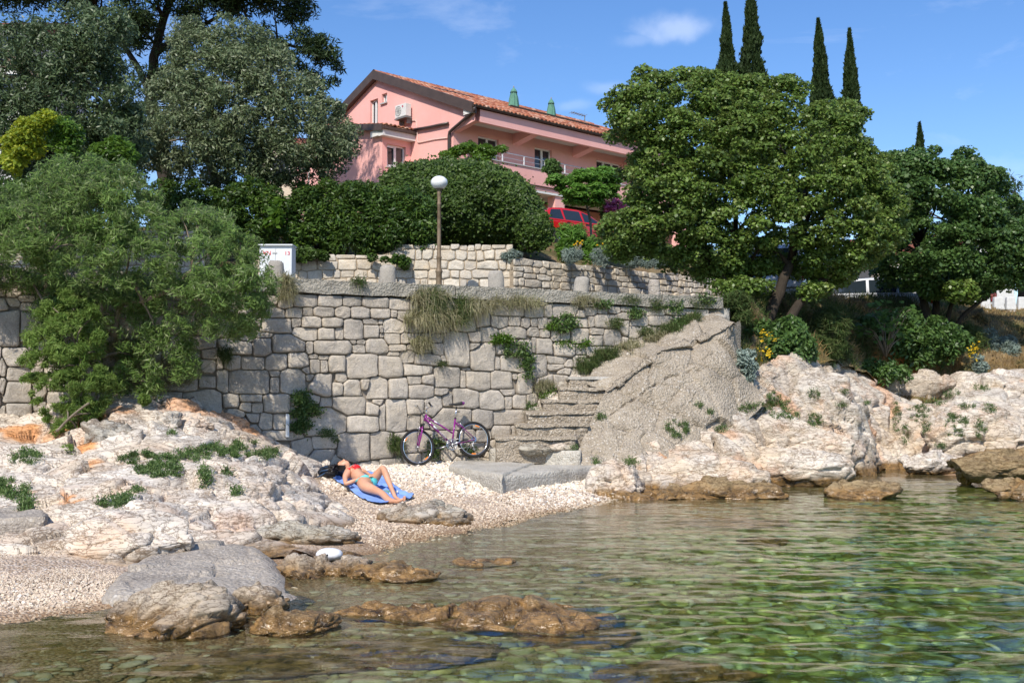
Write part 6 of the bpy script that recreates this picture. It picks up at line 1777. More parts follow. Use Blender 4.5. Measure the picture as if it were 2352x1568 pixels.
tree('tamarisk_bush', 'bright green feathery bush at the foot of the wall, lower left', 'bush', P(170, 990, 16.4), [([(172, 985, 16.4), (182, 910, 16.35), (190, 850, 16.35), (178, 800, 16.4)], .045, .02), ([(130, 990, 15.9), (160, 960, 15.9), (205, 925, 15.9)], .02, .016)],
     C, R, 40000, .07, .013, 'leaf_tamarisk_light', 'bark_pale', rt, limbs=16, squash=.85, up=.3, shell=.9, align=.2, size_var=.4, sr=.03)
# tufts of other shrubs by the wall foot
for args in (([(300, 905), (330, 890), (350, 915), (330, 935), (300, 930)], 16.8, 'small green sprig below the wall foot left of the bedrock'), ([(140, 1000), (175, 990), (165, 1050), (130, 1080)], 15.4, 'thin green shoots hanging in the orange gully')):
    C, R = clumps(args[0], args[1], 8, .09, .12, rt); tree('tamarisk_sprig', args[2], 'bush', P(args[0][0][0] + 20, args[0][0][1] + 20, args[1]), [], C, R, 1500, .07, .018, 'leaf_tamarisk_light', 'bark_pale', rt, limbs=0, squash=.9, up=.3)

# --- hedges and shrubs of the garden
def shrub(name, label, poly, Y, n, r, thick, nleaf, L, W, leaf, cat='shrub', base=None, seed=1, group=None, stems=0, **fk):
    rg = np.random.default_rng(seed)
    C, R = clumps(poly, Y, n, r, thick, rg)
    xs = [q[0] for q in poly]; ys = [q[1] for q in poly]
    b = base or P(sum(xs) / len(xs), max(ys), Y)
    e = empty(name, tuple(b), label, cat, group)
    V, rnd = foliage(C, R, nleaf, L, W, rg, **fk)
    leaf_mesh('foliage', V - np.array(e.location), rnd, leaf, e)
    m = MB()
    for i in range(stems):
        j = rg.integers(len(C)); p0 = Vector((b.x + rg.normal(0, r), b.y + rg.normal(0, .1), b.z - .1)); limb_tube(m, p0 - b, Vector(C[j]) - b, .035 if stems else .018, .008, rg, .08)
    if stems: m.build('stem', M['bark'], e, True)
    return e
def hedge(label, poly, Y, thick, nleaf, leaf, L=.085, W=.055, seed=1):
    """clipped hedge: leaves packed on a smooth lens-shaped skin, with a dark twiggy inside"""
    rg = np.random.default_rng(seed)
    q = poly_scatter(poly, nleaf, rg); d = poly_dist(q, poly) * Y / FPX
    lens = np.sqrt(np.clip(1 - (1 - np.clip(d / 1.4, 0, 1)) ** 2, 0, 1)) * thick
    bumps_ = .16 * vnoise(np.stack([q[:, 0] * .03, q[:, 1] * .03, 0 * d], -1), 3) + .10 * vnoise(np.stack([q[:, 0] * .09, q[:, 1] * .09, 0 * d], -1), 4)
    s = np.where(rg.random(nleaf) < .8, -1, 1)
    C = PA(q[:, 0], q[:, 1], np.full(nleaf, float(Y)))
    st_ = np.where(rg.random(nleaf) < .05, .15, .055); out = np.stack([rg.normal(0, 1, nleaf) * st_, lens * s + bumps_ + np.abs(rg.normal(0, .10, nleaf)) * -s, rg.normal(0, 1, nleaf) * st_], -1)
    C = C + out
    e = empty('clipped_hedge', tuple(P(sum(x for x, y in poly) / len(poly), max(y for x, y in poly), Y)), label, 'hedge')
    nrm = unit(np.stack([rg.normal(0, .6, nleaf), s * .8 + rg.normal(0, .5, nleaf), .5 + rg.normal(0, .6, nleaf)], -1))
    a = unit(np.cross(nrm, rg.normal(0, 1, (nleaf, 3)))); b = np.cross(nrm, a)
    l = L * rg.uniform(.6, 1.4, nleaf)
    leaf_mesh('foliage', leaf_quads(C, a, b, l, l * W / L) - np.array(e.location), rg.random(nleaf), leaf, e)
    m = MB()
    for i in range(14):
        x0_, x1_ = min(x for x, _ in poly), max(x for x, _ in poly); x = rg.uniform(x0_ + (x1_ - x0_) * .2, x1_ - (x1_ - x0_) * .2); p0 = P(x, max(y for _, y in poly), Y) - e.location; p1 = P(x + rg.normal(0, 15), min(y for _, y in poly) + rg.uniform(25, 60), Y) - e.location
        limb_tube(m, p0, p1, .04, .01, rg, .1)
    m.build('stems', M['bark'], e, True)
    return e
hedge('large clipped dark green hedge with a domed top in front of the pink house', [(872, 440), (882, 408), (925, 385), (1000, 374), (1080, 374), (1140, 386), (1188, 408), (1225, 440), (1246, 478), (1260, 530), (1248, 568), (1180, 570), (1005, 572), (940, 565), (890, 540), (875, 500)], 33.2, 1.7, 66000, 'leaf_hedge', .10, .062, 3)
hedge('round clipped bush at the right foot of the domed hedge', [(1188, 530), (1196, 500), (1225, 488), (1255, 495), (1268, 525), (1262, 560), (1230, 572), (1195, 566)], 31.2, .45, 9000, 'leaf_hedge', .085, .055, 4)
LBL = ['dense glossy dark shrub behind the tamarisk, leftmost of the row', 'glossy dark shrub above the numbered white cabinet', 'dark leafy shrub between the cabinet and the bare stemmed one', 'glossy shrub with bright shoots left of the lamp post', 'bright leaved shrub directly left of the lamp post']
SH = [([(350, 400), (430, 400), (500, 420), (540, 470), (540, 590), (440, 590), (340, 560), (330, 460)], 30.8), ([(500, 430), (560, 410), (640, 420), (680, 470), (680, 560), (640, 580), (540, 580), (500, 520)], 30.4), ([(650, 440), (700, 415), (770, 410), (790, 470), (780, 590), (700, 600), (650, 560)], 30.6), ([(760, 430), (820, 408), (870, 425), (890, 480), (880, 590), (810, 595), (760, 570)], 30.3), ([(860, 450), (900, 432), (960, 438), (1000, 462), (1012, 540), (985, 580), (920, 585), (860, 580)], 30.0)]
for i, (pl, Y) in enumerate(SH):
    shrub('pittosporum_shrub', LBL[i], pl, Y, 75, .30, .8, 19000, .115, .042, 'leaf_pittosporum', group='row of glossy garden shrubs', seed=20 + i, stems=5, squash=.85, up=.6)
shrub('large_leaf_plant', 'upright plant with big light green leaves among the dark shrubs', [(612, 470), (640, 450), (652, 490), (640, 540), (618, 545), (606, 510)], 29.6, 10, .16, .2, 260, .24, .11, 'leaf_bright', 'plant', seed=31, squash=1.1, up=.3)
shrub('ivy', 'low ivy mat hanging over the garden wall beside the cabinet', [(640, 560), (700, 565), (760, 575), (850, 585), (920, 590), (930, 605), (900, 608), (800, 592), (720, 600), (690, 612), (668, 600)], 29.2, 40, .14, .2, 7000, .07, .05, 'leaf_hedge', 'ivy', seed=32)
shrub('trailing_plant', 'leafy plant hanging down the garden wall left of the lamp post', [(895, 580), (930, 575), (945, 600), (935, 620), (910, 615), (898, 600)], 29.15, 12, .12, .15, 1600, .09, .05, 'leaf_pittosporum', 'plant', seed=33)
shrub('young_tree', 'bright green bush behind the tamarisk top', [(195, 330), (230, 312), (290, 315), (330, 360), (300, 400), (220, 390)], 22.5, 22, .22, .5, 3800, .11, .035, 'leaf_bright', 'bush', seed=34)
shrub('yellow_shrub', 'yellow flowering shrub left behind the tamarisk', [(0, 350), (15, 300), (45, 265), (85, 245), (130, 250), (135, 285), (105, 310), (85, 370), (60, 410), (20, 410), (-10, 390)], 21.5, 46, .19, .6, 7500, .065, .045, 'leaf_yellow', 'shrub', seed=35)
shrub('yellow_green_shrub', 'green shrub between the yellow one and the olive trunk', [(120, 270), (170, 265), (205, 300), (200, 350), (150, 380), (105, 350)], 21.8, 26, .2, .5, 4500, .075, .04, 'leaf_bright', 'shrub', seed=36)
shrub('dark_shrub', 'dark shrub under the olive trees, left edge', [(-160, 380), (0, 400), (150, 400), (330, 400), (350, 560), (200, 600), (-160, 600)], 23.8, 90, .4, .6, 16000, .12, .05, 'leaf_pittosporum', 'shrub', seed=37, squash=.8)
# mimosa with a thin pale trunk
C, R = clumps([(1245, 420), (1265, 400), (1310, 385), (1370, 374), (1420, 385), (1442, 425), (1425, 460), (1370, 482), (1310, 478), (1262, 455)], 36.0, 60, .30, 1.1, rt)
tree('mimosa_tree', 'small feathery tree with a thin pale trunk behind the red car', 'tree', P(1358, 560, 36), [([(1358, 560, 36), (1356, 510, 36), (1345, 465, 36), (1340, 440, 36)], .05, .03)], C, R, 17000, .17, .05, 'leaf_mimosa', 'bark_pale', rt, limbs=20, squash=.4, up=1.1, sr=.05)
shrub('wisteria', 'wisteria climbing over the corner of the balcony', [(1008, 372), (1015, 350), (1045, 335), (1085, 322), (1110, 330), (1150, 335), (1175, 335), (1172, 352), (1140, 352), (1125, 380), (1098, 380), (1080, 355), (1045, 368)], 46.4, 60, .24, .5, 7500, .17, .06, 'leaf_bright', 'climber', seed=41, squash=.7)
shrub('wisteria', 'second climber on the balcony in front of the middle window', [(1243, 395), (1250, 368), (1272, 355), (1285, 372), (1290, 395), (1265, 405)], 47.6, 18, .2, .3, 1800, .17, .06, 'leaf_maple_dark', 'climber', seed=42)
shrub('oleander', 'dark oleander with pink flowers beside the big tree', [(1370, 470), (1410, 450), (1450, 460), (1460, 520), (1420, 540), (1370, 520)], 37, 24, .32, .5, 4000, .14, .035, 'leaf_hedge', 'oleander', seed=43)
rgf = np.random.default_rng(44)
C, R = clumps([(1375, 470), (1400, 455), (1440, 455), (1450, 490), (1410, 495), (1385, 485)], 36.4, 16, .14, .2, rgf); V, rr_ = foliage(C, R, 420, .11, .1, rgf); leaf_mesh('flower_cluster', V, rr_, 'flower_pink', None, label='pink blossoms of the oleander beside the big tree', cat='flowers', kind='stuff')
shrub('oleander', 'green narrow leaved bush in front of the red car', [(1268, 580), (1275, 530), (1300, 515), (1340, 520), (1375, 535), (1395, 560), (1390, 595), (1340, 605), (1290, 600)], 33.0, 40, .26, .5, 9000, .17, .03, 'leaf_mimosa', 'oleander', seed=45, squash=1.0, up=.9, align=.9)
shrub('oleander', 'dense low bush under the left side of the big tree crown', [(1370, 545), (1420, 520), (1500, 540), (1580, 580), (1590, 625), (1480, 615), (1400, 600)], 34.2, 50, .32, .6, 12000, .11, .05, 'leaf_maple', 'bush', seed=46)
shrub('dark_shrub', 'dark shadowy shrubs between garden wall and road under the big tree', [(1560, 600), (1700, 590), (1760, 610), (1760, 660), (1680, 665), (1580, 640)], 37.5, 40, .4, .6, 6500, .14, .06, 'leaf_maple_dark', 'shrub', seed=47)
for i, (px, py, w, h, Y, lb) in enumerate([(1175, 586, 52, 34, 29.6, 'silver cushion plant alone left of the red car'), (1313, 590, 56, 40, 30.1, 'silver cushion with white stalks and yellow heads, under the red car'), (1383, 592, 66, 46, 31.0, 'silver cushion with two yellow flower heads beside the green bush'), (1452, 598, 62, 38, 32.0, 'silver cushion third from the red car'), (1512, 607, 66, 24, 33.0, 'low flat silver cushion near the end of the garden wall')]):
    pl = [(px + math.cos(a) * w / 2, py - math.sin(a) * h / 2) for a in np.linspace(0, 2 * math.pi, 12, endpoint=False)]
    shrub('cushion_plant', lb, pl, Y, 26, .11, .3, 4200, .075, .014, 'leaf_silver', 'cushion plant', seed=50 + i, group='silver cushion plants on the garden wall', squash=.9, up=.8, align=.8)
def flower_stalks(px0, px1, py0, py1, Y, n, label, seed):
    rg = np.random.default_rng(seed); b = P((px0 + px1) / 2, py0, Y); e = empty('flower_stalks', tuple(b), label, 'flowers')
    m = MB(); hd = MB()
    for i in range(n):
        a = P(rg.uniform(px0, px1), py0, Y) - b; t = P(rg.uniform(px0, px1), rg.uniform(py1, py1 + 12), Y) - b; t.y += rg.normal(0, .1)
        m.tube([a, t], .006, 4); hd.lathe([(0, -.02), (.035, -.01), (.03, .02), (0, .03)], 7, tuple(t))
    m.build('stalk', M['post_stone'], e); hd.build('flower_head', M['flower_yellow'], e)
flower_stalks(1318, 1338, 580, 553, 30.1, 9, 'tall pale stalks with yellow heads on the cushion plant under the red car', 1)
flower_stalks(1360, 1395, 575, 556, 31.0, 5, 'short stalks with yellow heads on the cushion beside the green bush', 2)

# --- ray casting onto the built rock, for plants that root in it
bv = []; bf = []; off_ = 0
for v_, f_ in PATCHES:
    bv.append(v_); bf.append(f_ + off_); off_ += len(v_)
BV = BVHTree.FromPolygons([tuple(x) for x in np.concatenate(bv)], [tuple(int(i) for i in f) for f in np.concatenate(bf)])
def cast(px, py):
    d = ray_dir(px, py).normalized(); o = Vector((0, 0, EYE))
    loc, nrm, _, dist = BV.ray_cast(o, d, 60)
    # the sea wall plane
    t = (W0 - o).dot(NW) / d.dot(NW)
    if t > 0 and (loc is None or t < dist):
        q = o + d * t; u = (q - W0).dot(EW)
        if -6 < u < 9.9 and q.z < 3.7 and q.z > 0: return q + NW * .05, NW.copy()
    if loc is None: return None, None
    if nrm.dot(d) > 0: nrm = -nrm
    return loc, nrm
def blades(B, Dr, L, W, rg, bendz=-.35):
    """grass blades from points B along Dr, in two bent pieces"""
    n = len(B); L = L[:, None]
    side = unit(np.cross(Dr, rg.normal(0, 1, (n, 3)))) * W * .5
    mid = B + Dr * L * .55; tip = B + Dr * L + np.array([0, 0, 1]) * L * bendz * rg.random((n, 1))
    V1 = np.stack([B - side, B + side, mid + side * .8, mid - side * .8], 1)
    V2 = np.stack([mid - side * .8, mid + side * .8, tip + side * .12, tip - side * .12], 1)
    return np.stack([V1, V2], 1).reshape(-1, 3)
def tuft(name, label, spots, n, L, mat, W=.006, spread=.06, up=.7, out=.6, cat='plant', group=None, seed=1, bendz=-.35, mode='blade', jitter=.6):
    rg = np.random.default_rng(seed); Bs = []; Ds = []
    for (px, py, rx, ry) in spots:
        k_ = max(3, n // len(spots))
        for j in range(min(k_, 26)):
            a = rg.uniform(0, 6.28); r_ = math.sqrt(rg.random())
            q, nr = cast(px + math.cos(a) * r_ * rx, py + math.sin(a) * r_ * ry)
            if q is None: continue
            m_ = max(1, k_ // 26)
            Bs.append(np.array(q)[None] + rg.normal(0, spread, (m_, 3)) * (1, 1, .5)); Ds.append(np.array(nr)[None] * out + np.array([0, 0, up]) + rg.normal(0, jitter, (m_, 3)))
    if not Bs: return None
    B = np.concatenate(Bs); D = unit(np.concatenate(Ds)); m_ = len(B)
    e0 = B.mean(0); Ls = L * rg.uniform(.45, 1.25, m_)
    if mode == 'blade':
        V = blades(B - e0, D, Ls, W, rg, bendz); rnd = np.repeat(rg.random(m_), 2)
    else:
        D2 = D; pos = B - e0 + D * (Ls * rg.random(m_) )[:, None]; b = unit(np.cross(D2, rg.normal(0, 1, (m_, 3))))
        V = leaf_quads(pos, unit(D2 + rg.normal(0, .4, (m_, 3))), b, np.full(m_, L * .55), np.full(m_, W)); rnd = rg.random(m_)
    return leaf_mesh(name, V, rnd, mat, None, label=label, cat=cat, group=group, loc=tuple(e0))
# cushions of samphire on the rocks (fleshy narrow leaves)
SAM = [(330, 1062, 75, 22, 'long dark green samphire cushion on the left rock ledge'), (425, 1050, 50, 14, 'samphire cushion at the right end of the left rock ledge'), (360, 1085, 60, 14, 'lower samphire strip hanging from the left ledge'), (500, 1035, 50, 14, 'left end of the long samphire band under the wall'), (560, 1035, 75, 18, 'long samphire band below the painted stones'), (610, 1048, 25, 10, 'right tip of the samphire band near the sunbather'), (470, 1095, 14, 25, 'upright samphire tuft in a rock crack'), (519, 1088, 9, 10, 'tiny samphire tuft right of the upright one'), (541, 1130, 8, 12, 'small samphire tuft low in the crack'), (262, 1155, 36, 12, 'samphire patch low on the left rock'), (292, 1146, 12, 9, 'small samphire knob joined to the low patch'), (62, 1052, 32, 18, 'samphire bush at the far left under the wall'), (20, 1120, 45, 25, 'grass green samphire hanging at the left edge'), (60, 1160, 20, 25, 'trailing samphire over the orange hollow'), (398, 1076, 18, 9, 'small bright tuft below the long cushion'), (316, 1127, 6, 6, 'single tiny tuft on the white rock face'), (392, 997, 8, 5, 'tiny tuft on the upper layered rock'),
       (746, 995, 18, 9, 'samphire tuft at the foot of the wall above the bag'), (768, 1010, 6, 9, 'thin samphire strand beside that tuft'), (1245, 993, 28, 9, 'samphire tuft on the second step, left'), (1305, 998, 30, 9, 'samphire tuft on the second step, right'), (1197, 1012, 20, 11, 'samphire tuft beside the rear wheel on the lowest step'), (1216, 934, 12, 11, 'round green tuft at the left end of the fourth step'), (1252, 955, 6, 8, 'tiny tuft between the steps'), (1338, 972, 8, 6, 'tiny tuft at the right end of the third step'), (1380, 960, 10, 9, 'small tuft in the buttress crack'), (1557, 985, 26, 20, 'bright bushy tuft in the middle of the buttress foot'), (1605, 932, 8, 6, 'small tuft on the right slope of the buttress'), (1630, 948, 6, 6, 'tiny tuft next to it on the buttress slope'), (1656, 987, 13, 8, 'samphire knob on the pale rock right of the buttress'), (1320, 1030, 8, 10, 'samphire strand at the lowest step end'),
       (1450, 1062, 20, 7, 'samphire tuft above the rounded cracked boulder'), (1368, 1060, 6, 8, 'tiny tuft at the end of the kerb'), (1715, 938, 20, 10, 'samphire patch at the top of the pale rock'), (1775, 925, 38, 22, 'large samphire mat on the cliff'), (1800, 955, 40, 9, 'lower strip of the large samphire mat'), (1872, 965, 20, 16, 'hanging samphire on the cream boulder'), (1870, 905, 16, 10, 'small grassy tuft on the tilted slab'), (1935, 930, 10, 6, 'tuft near the edge of the tilted slab'), (1940, 900, 8, 5, 'upper tuft on the tilted slab'), (1990, 925, 8, 5, 'tiny tuft right on the tilted slab'), (2060, 960, 9, 36, 'green seam running down the cliff right of the slab'), (2078, 1000, 6, 25, 'lower end of the green seam'), (2110, 950, 28, 18, 'samphire mat left of the pinkish boulder'), (2128, 985, 10, 18, 'samphire strip below that mat'), (2195, 975, 26, 30, 'diagonal samphire band on the pinkish boulder'), (2250, 985, 12, 22, 'vertical samphire tuft right of the diagonal band'), (2270, 940, 16, 10, 'samphire above the vertical tuft'), (2150, 925, 22, 9, 'samphire on the top edge of the pinkish boulder'), (2220, 933, 22, 6, 'thin samphire line on the pale hump'), (2162, 1025, 12, 6, 'small tuft under the pinkish boulder'), (2255, 890, 20, 9, 'grass tuft on the right pale hump'), (2185, 905, 18, 12, 'dark tuft beside the orange hollow')]
for i, (px, py, rx, ry, lb) in enumerate(SAM):
    tuft('samphire_cushion', lb, [(px, py, rx, ry)], int(120 + rx * ry * 2.0), .075, 'leaf_samphire', W=.014, spread=.028, up=.6, out=.7, cat='plant', group='samphire cushions on the rocks and steps', seed=300 + i, mode='leaf', jitter=.5)
# plants on the sea wall face
WPL = [('caper_plant', 'dark green plant climbing the wall left of the painted mark, upper part', [(690, 915, 16, 18)], 900, 'leaf_samphire', .10, 'leaf'), ('caper_plant', 'middle part of the dark green plant right of the painted mark', [(700, 945, 30, 16)], 1200, 'leaf_samphire', .10, 'leaf'), ('caper_plant', 'lower hanging part of the dark green plant right of the painted mark', [(690, 980, 18, 14)], 800, 'leaf_samphire', .10, 'leaf'),
       ('bramble', 'green trailing plant on the right half of the wall, top part', [(1150, 782, 22, 12)], 800, 'leaf_bright', .09, 'leaf'), ('bramble', 'green trailing plant running diagonally down the wall', [(1185, 805, 28, 20), (1208, 840, 12, 30)], 1500, 'leaf_samphire', .09, 'leaf'), ('wall_shrub', 'bushy green plant in the wall above the steps', [(1295, 745, 26, 22)], 1200, 'leaf_samphire', .10, 'leaf'), ('wall_shrub', 'small green plant left of the bushy one in the wall', [(1262, 750, 9, 9)], 250, 'leaf_bright', .07, 'leaf'), ('wall_shrub', 'low leafy plants along the wall under the bushy one', [(1320, 790, 45, 8)], 500, 'leaf_bright', .07, 'leaf'), ('wall_shrub', 'light green plant over the top step at the wall', [(1255, 900, 12, 14)], 500, 'leaf_bright', .07, 'leaf'), ('wall_shrub', 'ferny plant behind the front wheel of the bicycle', [(1000, 1030, 20, 25)], 700, 'leaf_samphire', .08, 'leaf'), ('wall_shrub', 'ferny plant behind the rear wheel of the bicycle', [(1075, 1035, 14, 16)], 350, 'leaf_samphire', .07, 'leaf'),
       ('grass_tuft', 'upright green grass tuft left of the front wheel', [(906, 1018, 12, 24)], 500, 'grass_green', .16, 'blade'), ('grass_tuft', 'big dry grass tuft hanging from the coping in the middle of the wall', [(985, 690, 40, 26), (1010, 735, 34, 18), (960, 735, 26, 14)], 2800, 'grass_dry', .30, 'blade'), ('grass_tuft', 'green heart of the big hanging grass tuft', [(990, 690, 24, 20), (1055, 715, 14, 26)], 1200, 'grass_green', .30, 'blade'), ('grass_tuft', 'dry grass hanging right of the big tuft', [(1090, 705, 30, 12)], 900, 'grass_dry', .30, 'blade'), ('grass_tuft', 'dry grass fringe under the coping right of the middle', [(1180, 695, 60, 8)], 900, 'grass_dry', .22, 'blade'), ('grass_tuft', 'small dry grass tuft under the big one on the wall', [(965, 790, 18, 16)], 700, 'grass_dry', .20, 'blade'), ('grass_tuft', 'small grass tuft on the coping left of the middle', [(820, 646, 12, 8)], 350, 'grass_green', .16, 'blade'), ('grass_tuft', 'grass at the left end of the visible coping', [(655, 660, 14, 24)], 900, 'grass_dry', .24, 'blade'), ('grass_tuft', 'long green grass at the wall foot above the ramp', [(1340, 835, 26, 14), (1390, 815, 30, 10)], 1800, 'grass_green', .20, 'blade'), ('grass_tuft', 'dry grass between ramp and wall higher up', [(1440, 795, 30, 8), (1500, 772, 30, 8)], 1300, 'grass_dry', .18, 'blade'), ('grass_tuft', 'dark grass at the wall beside the upper steps', [(1540, 755, 30, 10), (1580, 735, 24, 10)], 1200, 'grass_green', .20, 'blade'), ('grass_tuft', 'dry grass on the stone right of the fringe', [(1340, 690, 30, 8)], 500, 'grass_dry', .16, 'blade'), ('grass_tuft', 'dry grass at the wall beside the top steps', [(1245, 890, 16, 14)], 600, 'grass_dry', .18, 'blade'), ('grass_tuft', 'small grass tuft in the wall left of the middle', [(517, 815, 10, 16)], 350, 'grass_green', .18, 'blade'), ('grass_tuft', 'lone tuft low in the wall between wheel and plant', [(1010, 835, 8, 6)], 150, 'grass_green', .10, 'blade')]
for i, (nm, lb, sp, n_, mt, L_, md) in enumerate(WPL):
    tuft(nm, lb, sp, n_, L_, mt, W=.010 if md == 'blade' else .035, spread=.05, up=.25 if md == 'blade' else .3, out=.8, cat='grass' if nm == 'grass_tuft' else 'plant', seed=400 + i, mode=md, bendz=-.9, jitter=.45)
for i, (px, py, rx, ry) in enumerate([(1410, 745, 16, 10), (1455, 720, 14, 12), (1500, 700, 12, 14), (1545, 705, 18, 14), (1600, 700, 24, 12), (1380, 700, 20, 6), (1440, 690, 20, 6), (1560, 745, 20, 12), (1480, 760, 16, 10), (1620, 690, 20, 12)]):
    tuft('wall_shrub' if i % 2 else 'grass_tuft', ['grass in the joints left of the upper ramp', 'leafy plant in the wall above the ramp', 'grass strands hanging in the shaded wall corner', 'leafy plant in the shade beside the last bollard', 'dark grass at the shaded end of the wall', 'leafy fringe under the coping above the steps', 'grass fringe under the coping left of the last bollard', 'dark leafy plant behind the ramp grass', 'grass at the wall foot half way up the ramp', 'leafy plant over the top steps'][i], [(px, py, rx, ry)], 420, .11, 'leaf_samphire' if i % 2 else 'grass_green', W=.03 if i % 2 else .009, spread=.05, up=.3, out=.7, cat='plant' if i % 2 else 'grass', seed=500 + i, mode='leaf' if i % 2 else 'blade', bendz=-.8)
# dry grass and dead stalks at the wall foot under the tamarisk
tuft('dry_grass', 'dry grey grass and dead stalks at the wall foot under the tamarisk', [(330, 880, 70, 34), (400, 860, 40, 30), (290, 820, 40, 30)], 4200, .30, 'grass_dry', W=.008, spread=.08, up=.8, out=.3, seed=470)
# bank grass: dense, following the bank surface
def on_mesh(me_obj, n, rg, test):
    me = me_obj.data; nv_ = len(me.vertices); co = np.empty(nv_ * 3, np.float32); me.vertices.foreach_get('co', co); co = co.reshape(-1, 3)
    fi = np.empty(len(me.polygons) * 4, np.int32); me.polygons.foreach_get('vertices', fi); fi = fi.reshape(-1, 4)
    a, b, c_, d_ = (co[fi[:, k_]] for k_ in range(4)); nr = np.cross(b - a, d_ - a); ar = np.linalg.norm(nr, axis=1)
    cen = (a + b + c_ + d_) / 4; m_ = test(cen); ar = ar * m_; pr = ar / ar.sum()
    i = rg.choice(len(fi), n, p=pr); u, v = rg.random((n, 1)), rg.random((n, 1))
    p = a[i] * (1 - u) * (1 - v) + b[i] * u * (1 - v) + c_[i] * u * v + d_[i] * (1 - u) * v
    nn = unit(nr[i]); nn *= np.sign((nn * np.array([0, -.4, 1])).sum(1, keepdims=True) + 1e-9)
    return p, nn
bank = bpy.data.objects['earth_bank']
def project(p):
    z = p[:, 2] - EYE; yc = p[:, 1] * math.cos(PITCH) + z * math.sin(PITCH); zc = -p[:, 1] * math.sin(PITCH) + z * math.cos(PITCH)
    return CX + FPX * p[:, 0] / yc, CY - FPX * zc / yc
rb = np.random.default_rng(77)
def bank_test(c):
    x, y = project(c); hollow = (np.abs(x - 2060) < 90) & (y > 835) & (y < 920)
    return (~hollow) & (x < 2500)
p_, n_ = on_mesh(bank, 30000, rb, bank_test); x_, y_ = project(p_)
D = unit(n_ * .5 + np.array([0, -.1, .7]) + rb.normal(0, .4, p_.shape))
tan = (x_ > 2200) | (vnoise(p_ * .9, 3) > .25)
V = blades(p_, D, np.where(x_ > 2200, .14, .26) * rb.uniform(.5, 1.3, len(p_)), .016, rb)
Vq = V.reshape(len(p_), 8, 3)
leaf_mesh('grass', Vq[tan].reshape(-1, 3), np.repeat(rb.random(tan.sum()), 2), 'grass_tan', None, label='dry tan grass of the bank', kind='stuff')
leaf_mesh('grass', Vq[~tan].reshape(-1, 3), np.repeat(rb.random((~tan).sum()), 2), 'grass_green', None, label='green grass of the bank', kind='stuff')
# shrubs of the bank
shrub('grassy_bush', 'tall grey green broom like bush on the bank under the big tree', [(1845, 760), (1870, 710), (1920, 700), (1955, 730), (1960, 800), (1950, 850), (1890, 850), (1850, 820)], 25.4, 40, .2, .5, 9000, .20, .016, 'grass_green', 'bush', seed=61, squash=1.0, up=.9, align=.7)
shrub('grassy_bush', 'grey green bush on the slope at the right below the second tree', [(2230, 790), (2260, 745), (2310, 760), (2350, 800), (2345, 840), (2280, 840), (2240, 830)], 30.0, 32, .2, .5, 6000, .17, .018, 'leaf_silver', 'bush', seed=62, squash=1.0, up=.9, align=.7)
shrub('grassy_bush', 'green broom like bush left of the grey green one on the slope', [(2180, 770), (2210, 735), (2250, 740), (2270, 790), (2240, 830), (2190, 820)], 29.6, 30, .2, .5, 6000, .18, .016, 'grass_green', 'bush', seed=66, squash=1.0, up=.9, align=.7)
shrub('wormwood_bush', 'silvery leaved bush hanging beside the right edge of the buttress', [(1680, 830), (1690, 805), (1725, 800), (1742, 830), (1738, 880), (1715, 895), (1690, 880)], 21.7, 26, .14, .3, 4200, .09, .035, 'leaf_silver', 'bush', seed=63)
shrub('wormwood_bush', 'silvery bush at the right under the second tree with yellow flowers', [(2225, 830), (2245, 800), (2270, 810), (2270, 870), (2240, 880)], 27.5, 14, .16, .3, 2200, .10, .03, 'leaf_silver', 'bush', seed=64)
shrub('bank_shrub', 'dark shrub filling the bank behind the trunks of the big tree', [(1680, 740), (1760, 720), (1850, 720), (1880, 770), (1870, 830), (1800, 850), (1730, 830), (1690, 790)], 23.8, 60, .26, .4, 10000, .11, .05, 'leaf_maple_dark', 'shrub', seed=65)
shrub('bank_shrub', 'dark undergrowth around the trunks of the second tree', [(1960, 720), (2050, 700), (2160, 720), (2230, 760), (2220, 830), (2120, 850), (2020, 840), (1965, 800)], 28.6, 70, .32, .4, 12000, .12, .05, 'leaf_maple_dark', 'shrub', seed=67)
shrub('bank_shrub', 'dark shrub curtain in front of the orange hollow', [(1960, 830), (2010, 820), (2060, 830), (2110, 850), (2080, 880), (2010, 880), (1970, 870)], 26.8, 24, .22, .3, 3500, .11, .04, 'leaf_maple_dark', 'shrub', seed=68)
fl = np.random.default_rng(69)
for nm, pl, Y, lb in (('y', [(1715, 770), (1770, 745), (1800, 790), (1760, 830), (1735, 870), (1720, 830)], 22.6, 'yellow blossoms beside the silvery bush at the buttress'), ('y', [(2210, 800), (2250, 780), (2260, 830), (2230, 850)], 27.2, 'yellow blossoms on the slope at the right')):
    C, R = clumps(pl, Y, 16, .10, .2, fl); V, rr_ = foliage(C, R, 110, .045, .04, fl); leaf_mesh('flower_cluster', V, rr_, 'flower_yellow', None, label=lb, cat='flowers', kind='stuff')
